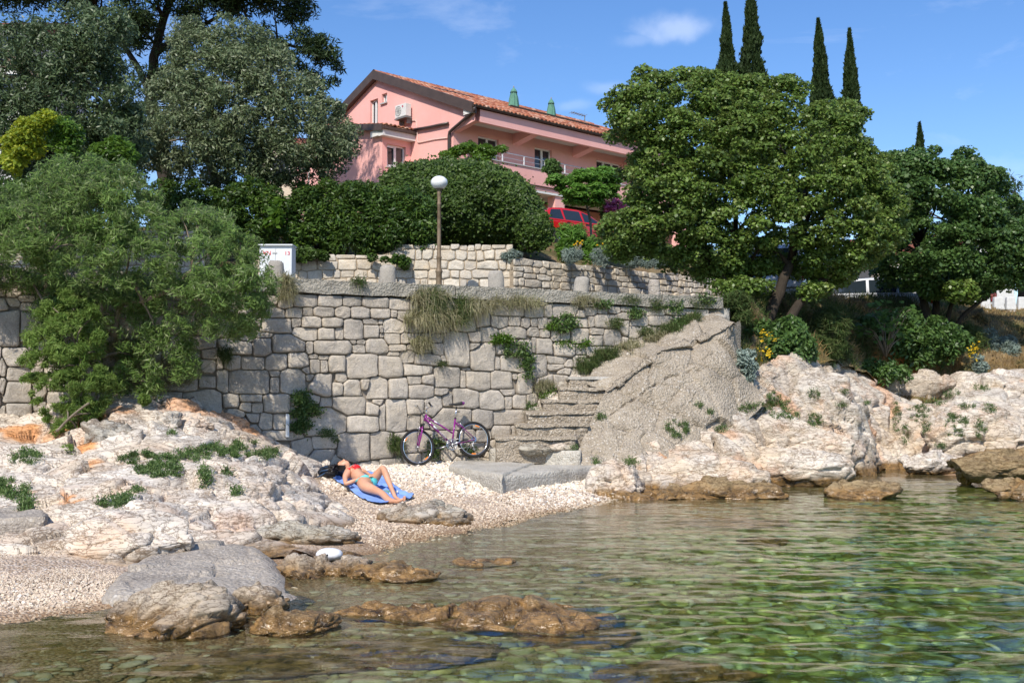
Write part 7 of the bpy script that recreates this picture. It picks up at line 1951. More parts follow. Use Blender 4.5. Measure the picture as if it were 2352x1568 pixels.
# fig: few, large, lobed leaves
def fig(label, poly, Y, n, seed):
    rg = np.random.default_rng(seed); b = P(sum(x for x, y in poly) / len(poly), max(y for x, y in poly) + 20, Y)
    e = empty('fig_bush', tuple(b), label, 'fig bush'); C, R = clumps(poly, Y, 34, .26, .6, rg)
    m = MB()
    for j in range(0, len(C), 2): limb_tube(m, (0, 0, 0), Vector(C[j]) - b, .022, .008, rg, .1)
    m.build('branch', M['bark_pale'], e, True)
    for k_ in range(n):
        c = C[rg.integers(len(C))]; d = unit(rg.normal(0, 1, 3) + np.array([0, -.3, .5])); pos = c + d * .22 - np.array(b)
        nr = unit(d * .4 + np.array([0, -.35, .8]) + rg.normal(0, .3, 3)); a = unit(np.cross(nr, rg.normal(0, 1, 3))); bb = np.cross(nr, a); L = rg.uniform(.13, .21)
        pr = [(-.5, 0), (-.25, .16), (-.1, .42), (.06, .2), (.22, .34), (.26, .12), (.55, 0), (.26, -.12), (.22, -.34), (.06, -.2), (-.1, -.42), (-.25, -.16)]
        vs = [pos + a * x * L + bb * y * L * 1.1 - nr * abs(y) * L * .25 for x, y in pr]
        me = new_mesh('leaf', vs, [tuple(range(12))], M['leaf_fig'], False, {'rnd': np.full(12, rg.random())})
        obj('leaf', me, e)
fig('fig bush with large lobed leaves on the bank between the two trees', [(1960, 720), (1990, 690), (2050, 680), (2110, 700), (2120, 740), (2080, 790), (2000, 800), (1965, 770)], 27.4, 150, 70)
shrub('climber', 'bright green leaves hanging low under the second tree', [(2150, 660), (2200, 640), (2250, 650), (2240, 690), (2190, 700)], 28.2, 14, .24, .3, 2600, .11, .085, 'leaf_maple', 'foliage', seed=72)

shrub('bank_shrub', 'dark grassy scrub covering the end of the coping beside the upper steps', [(1640, 668), (1700, 668), (1730, 700), (1725, 750), (1690, 745), (1660, 700)], 22.9, 30, .16, .3, 5000, .16, .016, 'grass_green', 'shrub', seed=73, up=.9)
# ------------------------------------------------------------------ lamp post, cabinet, bollards
b = P(1008, 700, 27.0); b.z = 3.68
lamp = empty('lamp_post', tuple(b), 'brown cast lamp post with one white oval globe on the promenade', 'street lamp')
zt = P(1009, 405, 27.0).z - b.z
g0 = zt - .32
p = MB(); p.lathe([(.11, 0), (.11, .55), (.085, .62), (.095, .66), (.085, .70), (.075, .74), (.075, 1.0), (.09, 1.02), (.09, 1.07), (.06, 1.10), (.057, 1.35), (.068, 1.37), (.068, 1.41), (.052, 1.44), (.047, g0 - .42), (.055, g0 - .41), (.055, g0 - .36), (.044, g0 - .34), (.052, g0 - .12), (.06, g0 - .10), (.045, g0 - .06), (.075, g0 - .02), (.10, g0 + .0), (.0, g0 + .02)], 20)
p.build('pole', M['lamp_post'], lamp, True)
p = MB(); p.lathe([(.0, g0 - .0), (.09, g0 + .0), (.16, g0 + .04), (.205, g0 + .11), (.215, g0 + .17), (.195, g0 + .235), (.14, g0 + .29), (.07, g0 + .32), (0, g0 + .325)], 32)
p.build('globe', M['opal'], lamp, True)
def text_mesh(txt, size, extr=.002):
    cu = bpy.data.curves.new('lettering', 'FONT'); cu.body = txt; cu.size = size; cu.extrude = extr; cu.align_x = 'CENTER'; cu.resolution_u = 3
    o = bpy.data.objects.new('tmp', cu); COL.objects.link(o)
    dg = bpy.context.evaluated_depsgraph_get(); me = bpy.data.meshes.new_from_object(o.evaluated_get(dg))
    bpy.data.objects.remove(o); bpy.data.curves.remove(cu)
    return me
def lettering(txt, size, mat, parent, loc, rot, bold=1., name='lettering'):
    me = text_mesh(txt, size); me.materials.clear(); me.materials.append(M[mat])
    o = obj(name, me, parent); o.location = loc; o.rotation_euler = rot; o.scale = (bold, 1, 1)
    return o
Yc = 25.0; c0, c1 = P(596, 560, Yc), P(671, 566, Yc)
cab = empty('utility_cabinet', (c1.x - .38, Yc, 3.68), 'white metal cabinet with red stencilled VN and 13 on the promenade', 'cabinet')
Hc = c1.z - 3.68 + .02
p = MB(); p.box((0, .22, Hc / 2), (.76, .42, Hc)); o = p.build('housing', M['cabinet'], cab); bevel(o, .01)
p = MB(); p.box((0, .19, Hc + .012), (.80, .50, .03)); p.build('lid', M['cabinet'], cab)
for sx in (-.19, .19):
    p = MB(); p.box((sx, .003, Hc / 2 - .02), (.365, .018, Hc - .10)); o = p.build('door', M['cabinet'], cab); bevel(o, .004)
    for k_ in range(7):
        q = MB(); q.box((sx - .15 + k_ * .05, -.008, Hc / 2 - .1), (.006, .006, Hc - .36)); r2 = q.build('rib', M['cabinet'], o)
p = MB(); p.box((-.02, -.012, Hc - .17), (.11, .01, .035)); p.build('plate', M['sill_grey'], cab)
lettering('VN', .135, 'sign_red', cab, (-.20, -.012, Hc - .22), (math.pi / 2, 0, 0), 1.05)
lettering('13', .12, 'sign_red', cab, (.27, -.012, Hc - .22), (math.pi / 2, 0, 0), 1.15)
BL = [(634, 590, 36, 19.9, 'stone bollard in front of the white cabinet'), (890, 600, 38, 20.6, 'stone bollard between the cabinet and the lamp post'), (1139, 613, 36, 21.4, 'stone bollard right of the lamp post'), (1333, 627, 34, 22.2, 'stone bollard in front of the cushion plants'), (1503, 633, 26, 22.9, 'dark mossy stone bollard at the left edge of the big tree')]
for i, (px, py, w, Y, lb) in enumerate(BL):
    q = P(px, py + 9, Y); W = w * Y / FPX; H = q.z - 3.66
    V = []; n = 12; rgb = np.random.default_rng(i); lean = rgb.normal(0, .04)
    p = MB(); prof = [(.52, 0), (.52, H * .3), (.50, H * .7), (.46, H * .9), (.36, H * .985), (.0, H)]
    for r_, z in prof:
        for k_ in range(n):
            a = 2 * math.pi * k_ / n; sq = 1 / max(abs(math.cos(a)), abs(math.sin(a))) ** .6
            V.append((math.cos(a) * W * r_ * sq + lean * z + rgb.normal(0, .006), math.sin(a) * W * .4 * r_ / .5 * sq + rgb.normal(0, .006), z + rgb.normal(0, .006)))
    p.add(V, [(k_ * n + j, k_ * n + (j + 1) % n, (k_ + 1) * n + (j + 1) % n, (k_ + 1) * n + j) for k_ in range(len(prof) - 1) for j in range(n)])
    p.build('bollard', M['post_stone'] if i < 4 else M['concrete_grey'], None, True, label=lb, cat='bollard', group='stone bollards along the edge of the promenade', loc=(q.x, Y, 3.66))
# low white posts on the right
for i, (px, w) in enumerate([(2205, 20), (2232, 22), (2262, 24), (2292, 25), (2320, 24), (2347, 24), (2375, 24)]):
    Y = 36.5; q = P(px, 682, Y); W = w * Y / FPX; b_ = P(px, 712, Y).z
    p = MB(); p.box((0, 0, (q.z - b_) / 2), (W, .22, q.z - b_), taper=.78)
    o = p.build('low_post', M['whitewash'], None, label=['low white stone post, first of the row beyond the second tree', 'low white stone post half hidden by leaves', 'low white stone post, third of the row at the right', 'low white stone post, fourth of the row at the right', 'low white stone post, fifth of the row at the right', 'low white stone post cut by the right edge of the photo', 'low white stone post beyond the right edge'][i], cat='post', group='white stone posts beside the road', loc=(q.x, Y, b_)); bevel(o, .03)
# low rubble courses under them
def low_wall(px0, px1, pyt, Y, label, seed):
    a, b_ = P(px0, pyt, Y), P(px1, pyt, Y); L = b_.x - a.x
    w = empty('low_stone_wall', (0, 0, 0), label, 'wall'); w.matrix_world = wall_matrix(Vector((a.x, Y, 0)), Vector((1, 0, 0)), Vector((0, -1, 0)))
    lay_wall(w, rand_sites(0, L, a.z - .42, a.z, (.12, .22), (.2, .5)), .03, 'garden_stone', np.random.default_rng(seed), .05, .02)
    p = MB(); p.box((L / 2, .2, a.z - .35), (L, .38, .7)); p.build('mortar_core', M['garden_joint'], w)
low_wall(2190, 2420, 716, 35.5, 'low rubble wall under the white posts at the right', 5)

# ------------------------------------------------------------------ cars
def car(label, loc, yaw, kind, mat, tail='taillight'):
    e = empty('parked_car', tuple(loc), label, 'car', rot=(0, 0, yaw))
    if kind == 'hatch': L, W, H = 3.9, 1.68, 1.45; low = [(-1.95, .30), (-2.0, .55), (-1.93, .85), (-1.86, .95), (.95, .92), (1.75, .78), (1.93, .60), (1.95, .35), (1.85, .22), (-1.85, .22)]; top = [(-1.86, .93), (-1.70, 1.22), (-1.42, 1.40), (-.9, 1.45), (-.1, 1.44), (.35, 1.33), (1.05, .92)]; pil = [(-1.62, 1.0, -1.45, 1.33, -1.0, 1.37, -.92, 1.0), (-.84, 1.0, -.90, 1.37, -.12, 1.37, -.02, 1.0), (.06, 1.0, -.02, 1.36, .28, 1.29, .85, 1.0)]
    elif kind == 'van': L, W, H = 4.8, 1.9, 1.93; low = [(-2.38, .35), (-2.42, .7), (-2.36, 1.05), (1.3, 1.05), (2.1, .92), (2.38, .7), (2.4, .35), (2.3, .25), (-2.3, .25)]; top = [(-2.36, 1.03), (-2.25, 1.75), (-2.05, 1.90), (.3, 1.92), (.7, 1.85), (1.5, 1.03)]; pil = [(-2.15, 1.12, -2.06, 1.72, -1.1, 1.76, -1.1, 1.12), (-1.0, 1.12, -1.0, 1.76, -.1, 1.76, -.1, 1.12), (0, 1.12, 0, 1.76, .65, 1.72, 1.25, 1.12)]
    else: L, W, H = 4.5, 1.74, 1.46; low = [(-2.22, .32), (-2.26, .6), (-2.2, .93), (.95, .92), (1.95, .78), (2.22, .58), (2.24, .34), (2.1, .22), (-2.1, .22)]; top = [(-2.2, .91), (-2.05, 1.3), (-1.8, 1.43), (-.6, 1.47), (.2, 1.44), (.55, 1.34), (1.3, .92)]; pil = [(-2.0, .99, -1.9, 1.32, -1.25, 1.36, -1.2, .99), (-1.12, .99, -1.15, 1.37, -.35, 1.39, -.35, .99), (-.27, .99, -.27, 1.39, .45, 1.31, 1.0, .99)]
    hw = W / 2
    def slab(prof, w0, w1, zlo, zhi, nm, m_):
        """side profile extruded with tumblehome"""
        n = len(prof); V = []; ws = []
        for f_ in (-1., -.94, .94, 1.):
            for x, z in prof:
                t = (z - zlo) / (zhi - zlo); w = w0 + (w1 - w0) * t
                sh = .0 if abs(f_) < 1 else .03
                cx_ = 0
                V.append((x * (1 - .012 * (abs(f_) == 1)), f_ * w, z - (sh * .6 if z > (zlo + zhi) / 2 else -sh * .3) * (abs(f_) == 1)))
        F = [(k_ * n + j, k_ * n + (j + 1) % n, (k_ + 1) * n + (j + 1) % n, (k_ + 1) * n + j) for k_ in range(3) for j in range(n)]
        F += [tuple(range(n))[::-1], tuple(range(3 * n, 4 * n))]
        p = MB(); p.add(V, F); o = p.build(nm, M[m_], e); merge_mesh(o); bevel(o, .035, 3, .35); o.data.polygons.foreach_set('use_smooth', np.full(len(o.data.polygons), True)); return o
    body = slab(low, hw * .97, hw, .2, 1.0, 'body', mat)
    roof_ = slab(top, hw * .985, hw * .80, top[0][1], H, 'cabin', mat)
    zlo, zhi = top[0][1], H
    def wz(z): return (hw * .985 + (hw * .80 - hw * .985) * (z - zlo) / (zhi - zlo))
    for s in (-1, 1):
        for q in pil:
            pts = [(q[i], s * (wz(q[i + 1]) + .006), q[i + 1]) for i in range(0, 8, 2)]
            p = MB(); p.add(pts, [(0, 1, 2, 3) if s < 0 else (3, 2, 1, 0)]); p.build('side_window', M['car_glass'], e)
            if q is not pil[0] or kind != 'hatch':
                h_ = MB(); h_.box(((q[0] + .12), s * (hw + .004), q[1] - .10), (.16, .02, .03)); h_.build('door_handle', M['black_plastic'], e)
        xr = low[2][0]
        p = MB(); p.box((xr + .06, s * (hw - .10), .82 if kind != 'van' else .95), (.16, .20, .34 if kind != 'hatch' else .38)); o = p.build('tail_light', M[tail], e); bevel(o, .02)
        p = MB(); p.box((low[5][0] - .02, s * (hw - .22), .62), (.10, .32, .15)); o = p.build('headlight', M['chrome'], e); bevel(o, .02)
        p = MB(); p.box((.85 if kind != 'van' else 1.25, s * (hw + .09), 1.02 if kind != 'van' else 1.2), (.10, .16, .12)); o = p.build('door_mirror', M[mat], e); bevel(o, .02)
        for wx_ in (-L * .30, L * .315):
            wh = MB(); wh.torus((wx_, s * (hw - .10), .31), .235, .082, (0, 1, 0), 28, 8, sy=1.0); w_ = wh.build('wheel', M['rubber'], e, True)
            r_ = MB(); r_.lathe([(0, .03), (.05, .035), (.07, .01), (.19, -.01), (.215, .02), (.21, -.05)], 20, (wx_, s * (hw - .06), .31), M=Matrix.Rotation(-s * math.pi / 2, 3, 'X')); r_.build('rim', M['alloy'], w_, True)
            a_ = MB(); a_.lathe([(.0, 0), (.36, 0), (.36, .01)], 24, (wx_, s * (hw - .005), .33), M=Matrix.Rotation(-s * math.pi / 2, 3, 'X')); a_.build('wheel_arch', M['black_plastic'], e)
            wh2 = w_
            w_.location.y += s * .05
    # rear window, windscreen, bumper, plate
    xr0, zr0 = top[0]; xr1, zr1 = top[2 if kind == 'hatch' else 1]
    p = MB(); p.add([(xr0 - .02, -wz(zr0 + .05) * .86, zr0 + .07), (xr0 - .02, wz(zr0 + .05) * .86, zr0 + .07), (xr1 - .07 if kind == 'hatch' else xr1 - .02, wz(zr1) * .84, zr1 - .03), (xr1 - .07 if kind == 'hatch' else xr1 - .02, -wz(zr1) * .84, zr1 - .03)], [(3, 2, 1, 0)]); p.build('rear_window', M['car_glass'], e)
    xf0, zf0 = top[-1]; xf1, zf1 = top[-2]
    p = MB(); p.add([(xf0 + .015, -wz(zf0) * .86, zf0 + .05), (xf0 + .015, wz(zf0) * .86, zf0 + .05), (xf1 + .03, wz(zf1) * .86, zf1 + .0), (xf1 + .03, -wz(zf1) * .86, zf1 + .0)], [(0, 1, 2, 3)]); p.build('windscreen', M['car_glass'], e)
    p = MB(); p.box((low[1][0] + .05, 0, .46), (.20, W * .98, .22)); o = p.build('bumper', M[mat], e); bevel(o, .05, 3)
    p = MB(); p.box((low[1][0] - .0, 0, .60), (.10, W * .9, .03)); p.build('bumper_strip', M['chrome'] if kind == 'hatch' else M['black_plastic'], e)
    p = MB(); p.box((low[2][0] - .03, 0, .74), (.03, .52, .11)); p.build('number_plate', M['white_decal'], e)
    return e
q = P(1308, 575, 40.5)
def cpos(px, py, Y): q = P(px, py, Y); return (q.x, q.y, q.z)
car('red hatchback parked behind the green bush in front of the house', cpos(1306, 578, 39.5), math.radians(38), 'hatch', 'car_red')
car('silver blue van parked on the road, seen between the trunks of the big tree', (P(1828, 690, 31.8).x, 31.8, 3.95), math.radians(58), 'van', 'car_silver')
car('pale silver car parked behind the bank, in front of the red estate car', (P(1962, 690, 33.0).x, 33.0, 3.66), math.radians(168), 'estate', 'car_white')
car('red estate car parked behind the pale silver car', (P(1998, 690, 36.2).x, 36.2, 3.75), math.radians(12), 'estate', 'car_darkred')
car('dark red car far along the road, half hidden by the second tree', cpos(2165, 707, 42.5), math.radians(18), 'hatch', 'car_darkred')

# ------------------------------------------------------------------ buildings glimpsed through the leaves
def simple_house(label, px0, px1, pyt, pyb, Y, depth, mat, roofm, wins, yaw=0., storey=1):
    a, b_ = P(px0, pyb, Y), P(px1, pyb, Y); t = P((px0 + px1) / 2, pyt, Y); W = b_.x - a.x; H = t.z - a.z
    e = empty('far_house', (a.x, Y, a.z), label, 'house', rot=(0, 0, yaw))
    p = MB(); p.box((W / 2, depth / 2, H / 2 - .3), (W, depth, H + .6)); p.build('wall', M[mat], e)
    p = MB(); p.add([(-.3, -.3, H + .01), (W + .3, -.3, H + .01), (W + .3, depth + .3, H + .01), (-.3, depth + .3, H + .01), (-.3, depth / 2, H + depth * .2), (W + .3, depth / 2, H + depth * .2)], [(0, 1, 5, 4), (3, 4, 5, 2), (0, 4, 3), (1, 2, 5), (0, 3, 2, 1)]); p.build('roof', M[roofm], e)
    for (u, z, w, h) in wins:
        f_ = MB(); f_.box((W * u, -.02, H * z), (w + .14, .08, h + .14)); w_ = f_.build('window', M['frame_white'], e); g_ = MB(); g_.box((W * u, -.045, H * z), (w, .06, h)); g_.build('pane', M['window_glass'], w_)
    return e
simple_house('white building behind the upper left olive tree', -120, 62, 62, 420, 44, 6, 'whitewash', 'roof_tile', [(.3, .6, .9, 1.2), (.75, .6, .9, 1.2), (.75, .85, .9, 1.2)])
simple_house('cream building with terracotta edge behind the road, between the two right trees', 2010, 2160, 588, 700, 50, 6, 'cream_render', 'roof_tile', [(.25, .5, .9, 1.1), (.7, .5, .9, 1.1)])
simple_house('white building far behind the right trees', 2215, 2330, 560, 700, 62, 6, 'whitewash', 'roof_tile', [(.3, .6, 1, 1.2), (.7, .6, 1, 1.2)])
simple_house('pale grey building behind the right olive tree, left of the pink house', 600, 745, 335, 520, 58, 5, 'cream_render', 'roof_tile', [(.3, .7, .9, 1.2), (.7, .7, .9, 1.2)])

# ------------------------------------------------------------------ bicycle
BF = Vector(P(961, 1073, 19.32)); BF.z = float(ground_z(BF.x, 19.32)[0]) + .012
BR = P(1094, 1060, 19.78)
bd = Vector((BR.x - BF.x, BR.y - BF.y, 0)).normalized()
bike = empty('bicycle', tuple(BF), 'purple city bicycle leaning against the stone wall on the pebbles', 'bicycle')
lean = math.radians(9); wn = Vector((-bd.y, bd.x, 0))          # towards the wall
UPV = (Vector((0, 0, 1)) * math.cos(lean) + wn * math.sin(lean)).normalized()
SIDE = bd.cross(UPV).normalized()      # points at the viewer
def BP(zx, zy, s=0.):
    """point of the bicycle plane read from an enlarged view of the photo: x along the frame, y up"""
    x = (zx - 535) * .000943; h = .335 + (1070 - zy) * .00090
    return bd * x + UPV * h + SIDE * s
def wheel(zx, zy, r, steer=0., refl=((0, 0),), nm='wheel', rear=False):
    c = BP(zx, zy); ax = (Matrix.Rotation(steer, 3, UPV) @ SIDE).normalized()
    p = MB(); p.torus(c, r - .024, .024, ax, 56, 8); w_ = p.build(nm, M['rubber'], bike, True)
    p = MB(); p.torus(c, r - .056, .011, ax, 56, 6, sy=1.2); p.build('rim', M['chrome'], w_, True)
    u = ax.orthogonal().normalized(); v = ax.cross(u)
    for i in range(28):
        a = 2 * math.pi * i / 28; d_ = u * math.cos(a) + v * math.sin(a); sgn = 1 if i % 2 else -1
        tq = u * math.cos(a + sgn * .9) + v * math.sin(a + sgn * .9)
        q = MB(); q.tube([c + tq * .022 + ax * .025 * (1 if (i // 2) % 2 else -1), c + d_ * (r - .058)], .0016, 4, caps=False); q.build('spoke', M['steel'], w_)
    p = MB(); Mx = Matrix((tuple(u), tuple(v), tuple(ax))).transposed(); p.lathe([(0, -.05), (.012, -.05), (.014, -.03), (.026, -.028), (.018, -.01), (.018, .01), (.026, .028), (.014, .03), (.012, .05), (0, .05)], 12, tuple(c), M=Mx); p.build('hub', M['alloy'], w_, True)
    vert = UPV; hor = (ax.cross(vert)).normalized()
    for (ax_, ay_) in refl:
        d_ = (-hor * ax_ + vert * ay_) if False else None
    for ang, rr in refl:
        hd = bd - ax * bd.dot(ax); hd.normalize(); up_ = UPV - ax * UPV.dot(ax); up_.normalize()
        rd = hd * math.cos(ang) + up_ * math.sin(ang); td = -hd * math.sin(ang) + up_ * math.cos(ang)
        q = MB(); R_ = Matrix((tuple(td), tuple(rd), tuple(ax))).transposed(); q.box(c + rd * rr, (.085, .026, .016), R_); o = q.build('reflector', M['reflector_orange'], w_); bevel(o, .006)
    if rear:
        for k_, rr in enumerate((.052, .045, .039, .033)):
            q = MB(); q.lathe([(.015, 0), (rr, 0), (rr, .003), (.015, .003)], 20, tuple(c - ax * 0 + SIDE * (.0) - SIDE * (.02 + .006 * k_) * -1), M=Mx); q.build('sprocket', M['steel'], w_)
    return w_
wheel(535, 1065, .335, .10, ((math.radians(146), .262), (math.radians(-50), .262)))
wheel(1690, 932, .335, 0., ((math.radians(70), .262), (math.radians(-92), .262)), rear=True)
def btube(name, pts, rad, mat, parent=bike, n=10):
    p = MB(); p.tube([BP(*q) for q in pts], rad, n); return p.build(name, M[mat], parent, True)
btube('down_tube', [(718, 500), (1228, 1020)], [.022, .020], 'bike_purple')
btube('top_tube', [(742, 452), (830, 515), (900, 565), (1010, 625), (1130, 705), (1258, 795)], .0155, 'bike_purple')
btube('top_tube_decal', [(895, 555), (1000, 612)], .0165, 'white_decal')
btube('head_tube', [(742, 415), (700, 545)], .021, 'bike_purple')
btube('seat_tube', [(1336, 488), (1242, 1010)], .0165, 'bike_purple')
for s in (-.055, .055):
    btube('seat_stay', [(1335, 580, s * .3), (1400, 640, s), (1700, 925, s * 1.1)], .0085, 'bike_purple')
    btube('chain_stay', [(1240, 1015, s * .5), (1400, 1000, s), (1695, 938, s * 1.1)], .010, 'bike_purple')
    btube('fork_leg', [(640, 660, s), (625, 740, s), (540, 1055, s)], [.017, .017, .013], 'bike_purple')
    btube('fork_stanchion', [(660, 590, s), (636, 700, s)], .012, 'chrome')
    btube('brake_arm', [(590, 640, s * .9), (570, 700, s * .7), (565, 770, s * .8)], .006, 'alloy')
    btube('brake_arm', [(1400, 600, s * .9), (1460, 650, s * .7), (1520, 700, s * .8)], .006, 'alloy')
p = MB(); c = BP(656, 618); Rb = Matrix((tuple(bd), tuple(SIDE), tuple(UPV))).transposed(); p.box(c, (.045, .15, .035), Rb); o = p.build('fork_crown', M['black_plastic'], bike); bevel(o, .01)
btube('fork_boot', [(650, 640, .055), (640, 710, .055)], .020, 'rubber'); btube('fork_boot', [(650, 640, -.055), (640, 710, -.055)], .020, 'rubber')
btube('stem', [(742, 415), (750, 345), (748, 315)], .014, 'chrome'); btube('stem_extension', [(750, 335), (715, 335)], .014, 'chrome')
hbar = MB(); hbar.tube([BP(745, 300, .30), BP(765, 285, .22), BP(735, 300, .12), BP(712, 335, 0), BP(690, 300, -.12), BP(680, 215, -.22), BP(670, 190, -.30)], .011, 10); hbar.build('handlebar', M['chrome'], bike, True)
btube('grip', [(700, 215, .28), (745, 255, .24), (790, 285, .20)], .017, 'rubber'); btube('grip', [(668, 200, -.26), (690, 140, -.30), (722, 90, -.34)], .017, 'rubber')
btube('brake_lever', [(660, 230, .24), (640, 300, .28), (660, 330, .32)], .006, 'alloy'); btube('brake_lever', [(640, 210, -.24), (615, 160, -.28), (625, 130, -.3)], .006, 'alloy')
for s, pts in ((1, [(665, 240, .2), (670, 330, .05), (690, 450, .04), (660, 560, .04), (590, 640, .03)]), (1, [(690, 300, .1), (680, 420, .04), (700, 500, .035), (1000, 800, .03), (1230, 1000, .03)]), (1, [(560, 550, .03), (600, 600, .03), (640, 650, .03)])):
    btube('brake_cable', pts, .003, 'black_plastic', n=5)
btube('seat_post', [(1336, 495), (1372, 265)], .0135, 'chrome'); btube('seat_clamp', [(1333, 510), (1338, 480)], .020, 'black_plastic'); btube('post_clip', [(1350, 350, 0), (1420, 365, .02)], .008, 'rubber')
# saddle: nose to the left
sd = MB(); V = []; prof = [(1225, 215, .020, .016), (1270, 212, .026, .022), (1340, 212, .042, .026), (1410, 205, .070, .032), (1470, 195, .092, .038), (1515, 195, .085, .032), (1525, 205, .06, .012)]
K = 12
for (x, y, hw_, hh) in prof:
    c = BP(x, y)
    for k_ in range(K):
        a = 2 * math.pi * k_ / K; V.append(c + SIDE * math.cos(a) * hw_ + UPV * math.sin(a) * hh * (1. if math.sin(a) > 0 else .8))
F = [(k_ * K + j, k_ * K + (j + 1) % K, (k_ + 1) * K + (j + 1) % K, (k_ + 1) * K + j) for k_ in range(len(prof) - 1) for j in range(K)] + [tuple(range(K))[::-1], tuple((len(prof) - 1) * K + j for j in range(K))]
mi = [1 if (f[0] // K) >= 4 else 0 for f in F]
sd.add(V, F); sd.m = mi; sd.build('saddle', [M['black_plastic'], M['violet_vinyl']], bike, True)
# cranks, pedals, chainring, chain
ring = BP(1215, 1030, .045); p = MB(); Mr = Matrix((tuple(bd), tuple(UPV), tuple(SIDE))).transposed()
for r_, w_ in ((.098, .006), (.080, .004), (.058, .004)): p.torus(ring, r_, w_, SIDE, 40, 6, sy=.5)
for k_ in range(5):
    a = k_ * 2 * math.pi / 5 + .3; p.tube([ring, ring + (bd * math.cos(a) + UPV * math.sin(a)) * .098], .007, 5)
p.build('chainring', M['steel'], bike, True)
p = MB(); p.lathe([(0, -.045), (.022, -.045), (.022, .045), (0, .045)], 14, tuple(BP(1238, 1022)), M=Mr); p.build('bottom_bracket', M['steel'], bike, True)
btube('crank', [(1240, 1022, .065), (1440, 955, .075)], [.013, .010], 'alloy'); btube('crank', [(1235, 1020, -.06), (1010, 1085, -.07)], [.013, .010], 'alloy')
for q, s in (((1478, 945), .11), ((975, 1082), -.11)):
    c = BP(*q, s); p = MB(); p.box(c, (.09, .075, .024), Rb); o = p.build('pedal', M['black_plastic'], bike); bevel(o, .006)
btube('chain', [(1215, 925, .045), (1690, 900, .04)], .004, 'steel', n=4); btube('chain', [(1215, 1130, .045), (1640, 1080, .04), (1690, 975, .04)], .004, 'steel', n=4)
btube('derailleur', [(1690, 935, .05), (1640, 1040, .055), (1665, 1130, .055)], .009, 'alloy'); p = MB(); p.torus(BP(1645, 1060, .055), .018, .005, SIDE, 16, 5); p.torus(BP(1665, 1130, .055), .018, .005, SIDE, 16, 5); p.build('jockey_wheel', M['steel'], bike, True)
btube('kickstand', [(1245, 1045, -.03), (1300, 1150, -.10)], .007, 'black_plastic')
# white decal and lettering on the down tube
btube('down_tube_decal', [(870, 650, .004), (935, 712, .004)], .0205, 'white_decal')
dirv = (BP(1228, 1020) - BP(718, 500)).normalized(); upv = SIDE.cross(dirv).normalized()
tm2 = text_mesh('CHIANTI', .044, .0015); tm2.materials.clear(); tm2.materials.append(M['white_decal'])
o = obj('lettering', tm2, bike); cL = BP(1045, 833, .0225) - upv * .014
o.matrix_local = Matrix(((dirv.x, upv.x, SIDE.x, cL.x), (dirv.y, upv.y, SIDE.y, cL.y), (dirv.z, upv.z, SIDE.z, cL.z), (0, 0, 0, 1)))

# ------------------------------------------------------------------ sunbather
def ZP(zx, zy, Y): return P(735 + zx / 10.69, 1040 + zy / 10.69, Y * .962)
def skin_body(name, nodes, edges, root, mat, parent, sub=2):
    bm = bmesh.new(); vs = [bm.verts.new(n_[0]) for n_ in nodes]
    for a, b__ in edges: bm.edges.new((vs[a], vs[b__]))
    me = bpy.data.meshes.new(name); bm.to_mesh(me); bm.free()
    o = bpy.data.objects.new(name, me); COL.objects.link(o)
    md = o.modifiers.new('skin', 'SKIN'); md.use_smooth_shade = True
    for i, n_ in enumerate(nodes):
        d_ = me.skin_vertices[0].data[i]; r_ = n_[1]; d_.radius = (r_, r_) if not isinstance(r_, tuple) else r_; d_.use_root = (i == root)
    if sub:
        m2 = o.modifiers.new('sub', 'SUBSURF'); m2.levels = sub; m2.render_levels = sub
    dg = bpy.context.evaluated_depsgraph_get(); me2 = bpy.data.meshes.new_from_object(o.evaluated_get(dg))
    bpy.data.objects.remove(o); bpy.data.meshes.remove(me)
    me2.materials.clear(); me2.materials.append(M[mat]); me2.polygons.foreach_set('use_smooth', np.full(len(me2.polygons), True))
    return me2
# joints (zoomed photo point, distance)
J = {}
J['pelvis'] = ZP(1150, 740, 16.95); J['waist'] = ZP(1010, 620, 17.1); J['chest'] = ZP(860, 500, 17.26); J['upchest'] = ZP(760, 450, 17.36); J['neck'] = ZP(690, 400, 17.46); J['headbase'] = ZP(640, 360, 17.50)
J['shN'] = ZP(610, 560, 17.12); J['elN'] = ZP(630, 760, 16.86); J['wrN'] = ZP(1060, 590, 16.92); J['hdN'] = ZP(1200, 565, 16.95)
J['shF'] = ZP(850, 400, 17.56); J['elF'] = ZP(1080, 440, 17.55); J['wrF'] = ZP(1230, 540, 17.25); J['hdF'] = ZP(1310, 560, 17.12)
J['hipN'] = ZP(1060, 800, 16.78); J['knN'] = ZP(1510, 980, 16.46); J['caN'] = ZP(1690, 1160, 16.28); J['anN'] = ZP(1900, 1190, 16.16); J['toN'] = ZP(2060, 1120, 16.14)
J['hipF'] = ZP(1290, 700, 17.06); J['knF'] = ZP(1550, 345, 16.92); J['caF'] = ZP(1660, 640, 16.76); J['anF'] = ZP(1850, 1090, 16.50); J['toF'] = ZP(1960, 1150, 16.36)
org = Vector((J['pelvis'].x, J['pelvis'].y, float(ground_z(J['pelvis'].x, J['pelvis'].y)[0])))
person = empty('person', tuple(org), 'woman in red bikini top and turquoise bottom sunbathing on her back on a blue towel', 'person')
def mid(a, b__, t=.5): return a.lerp(b__, t)
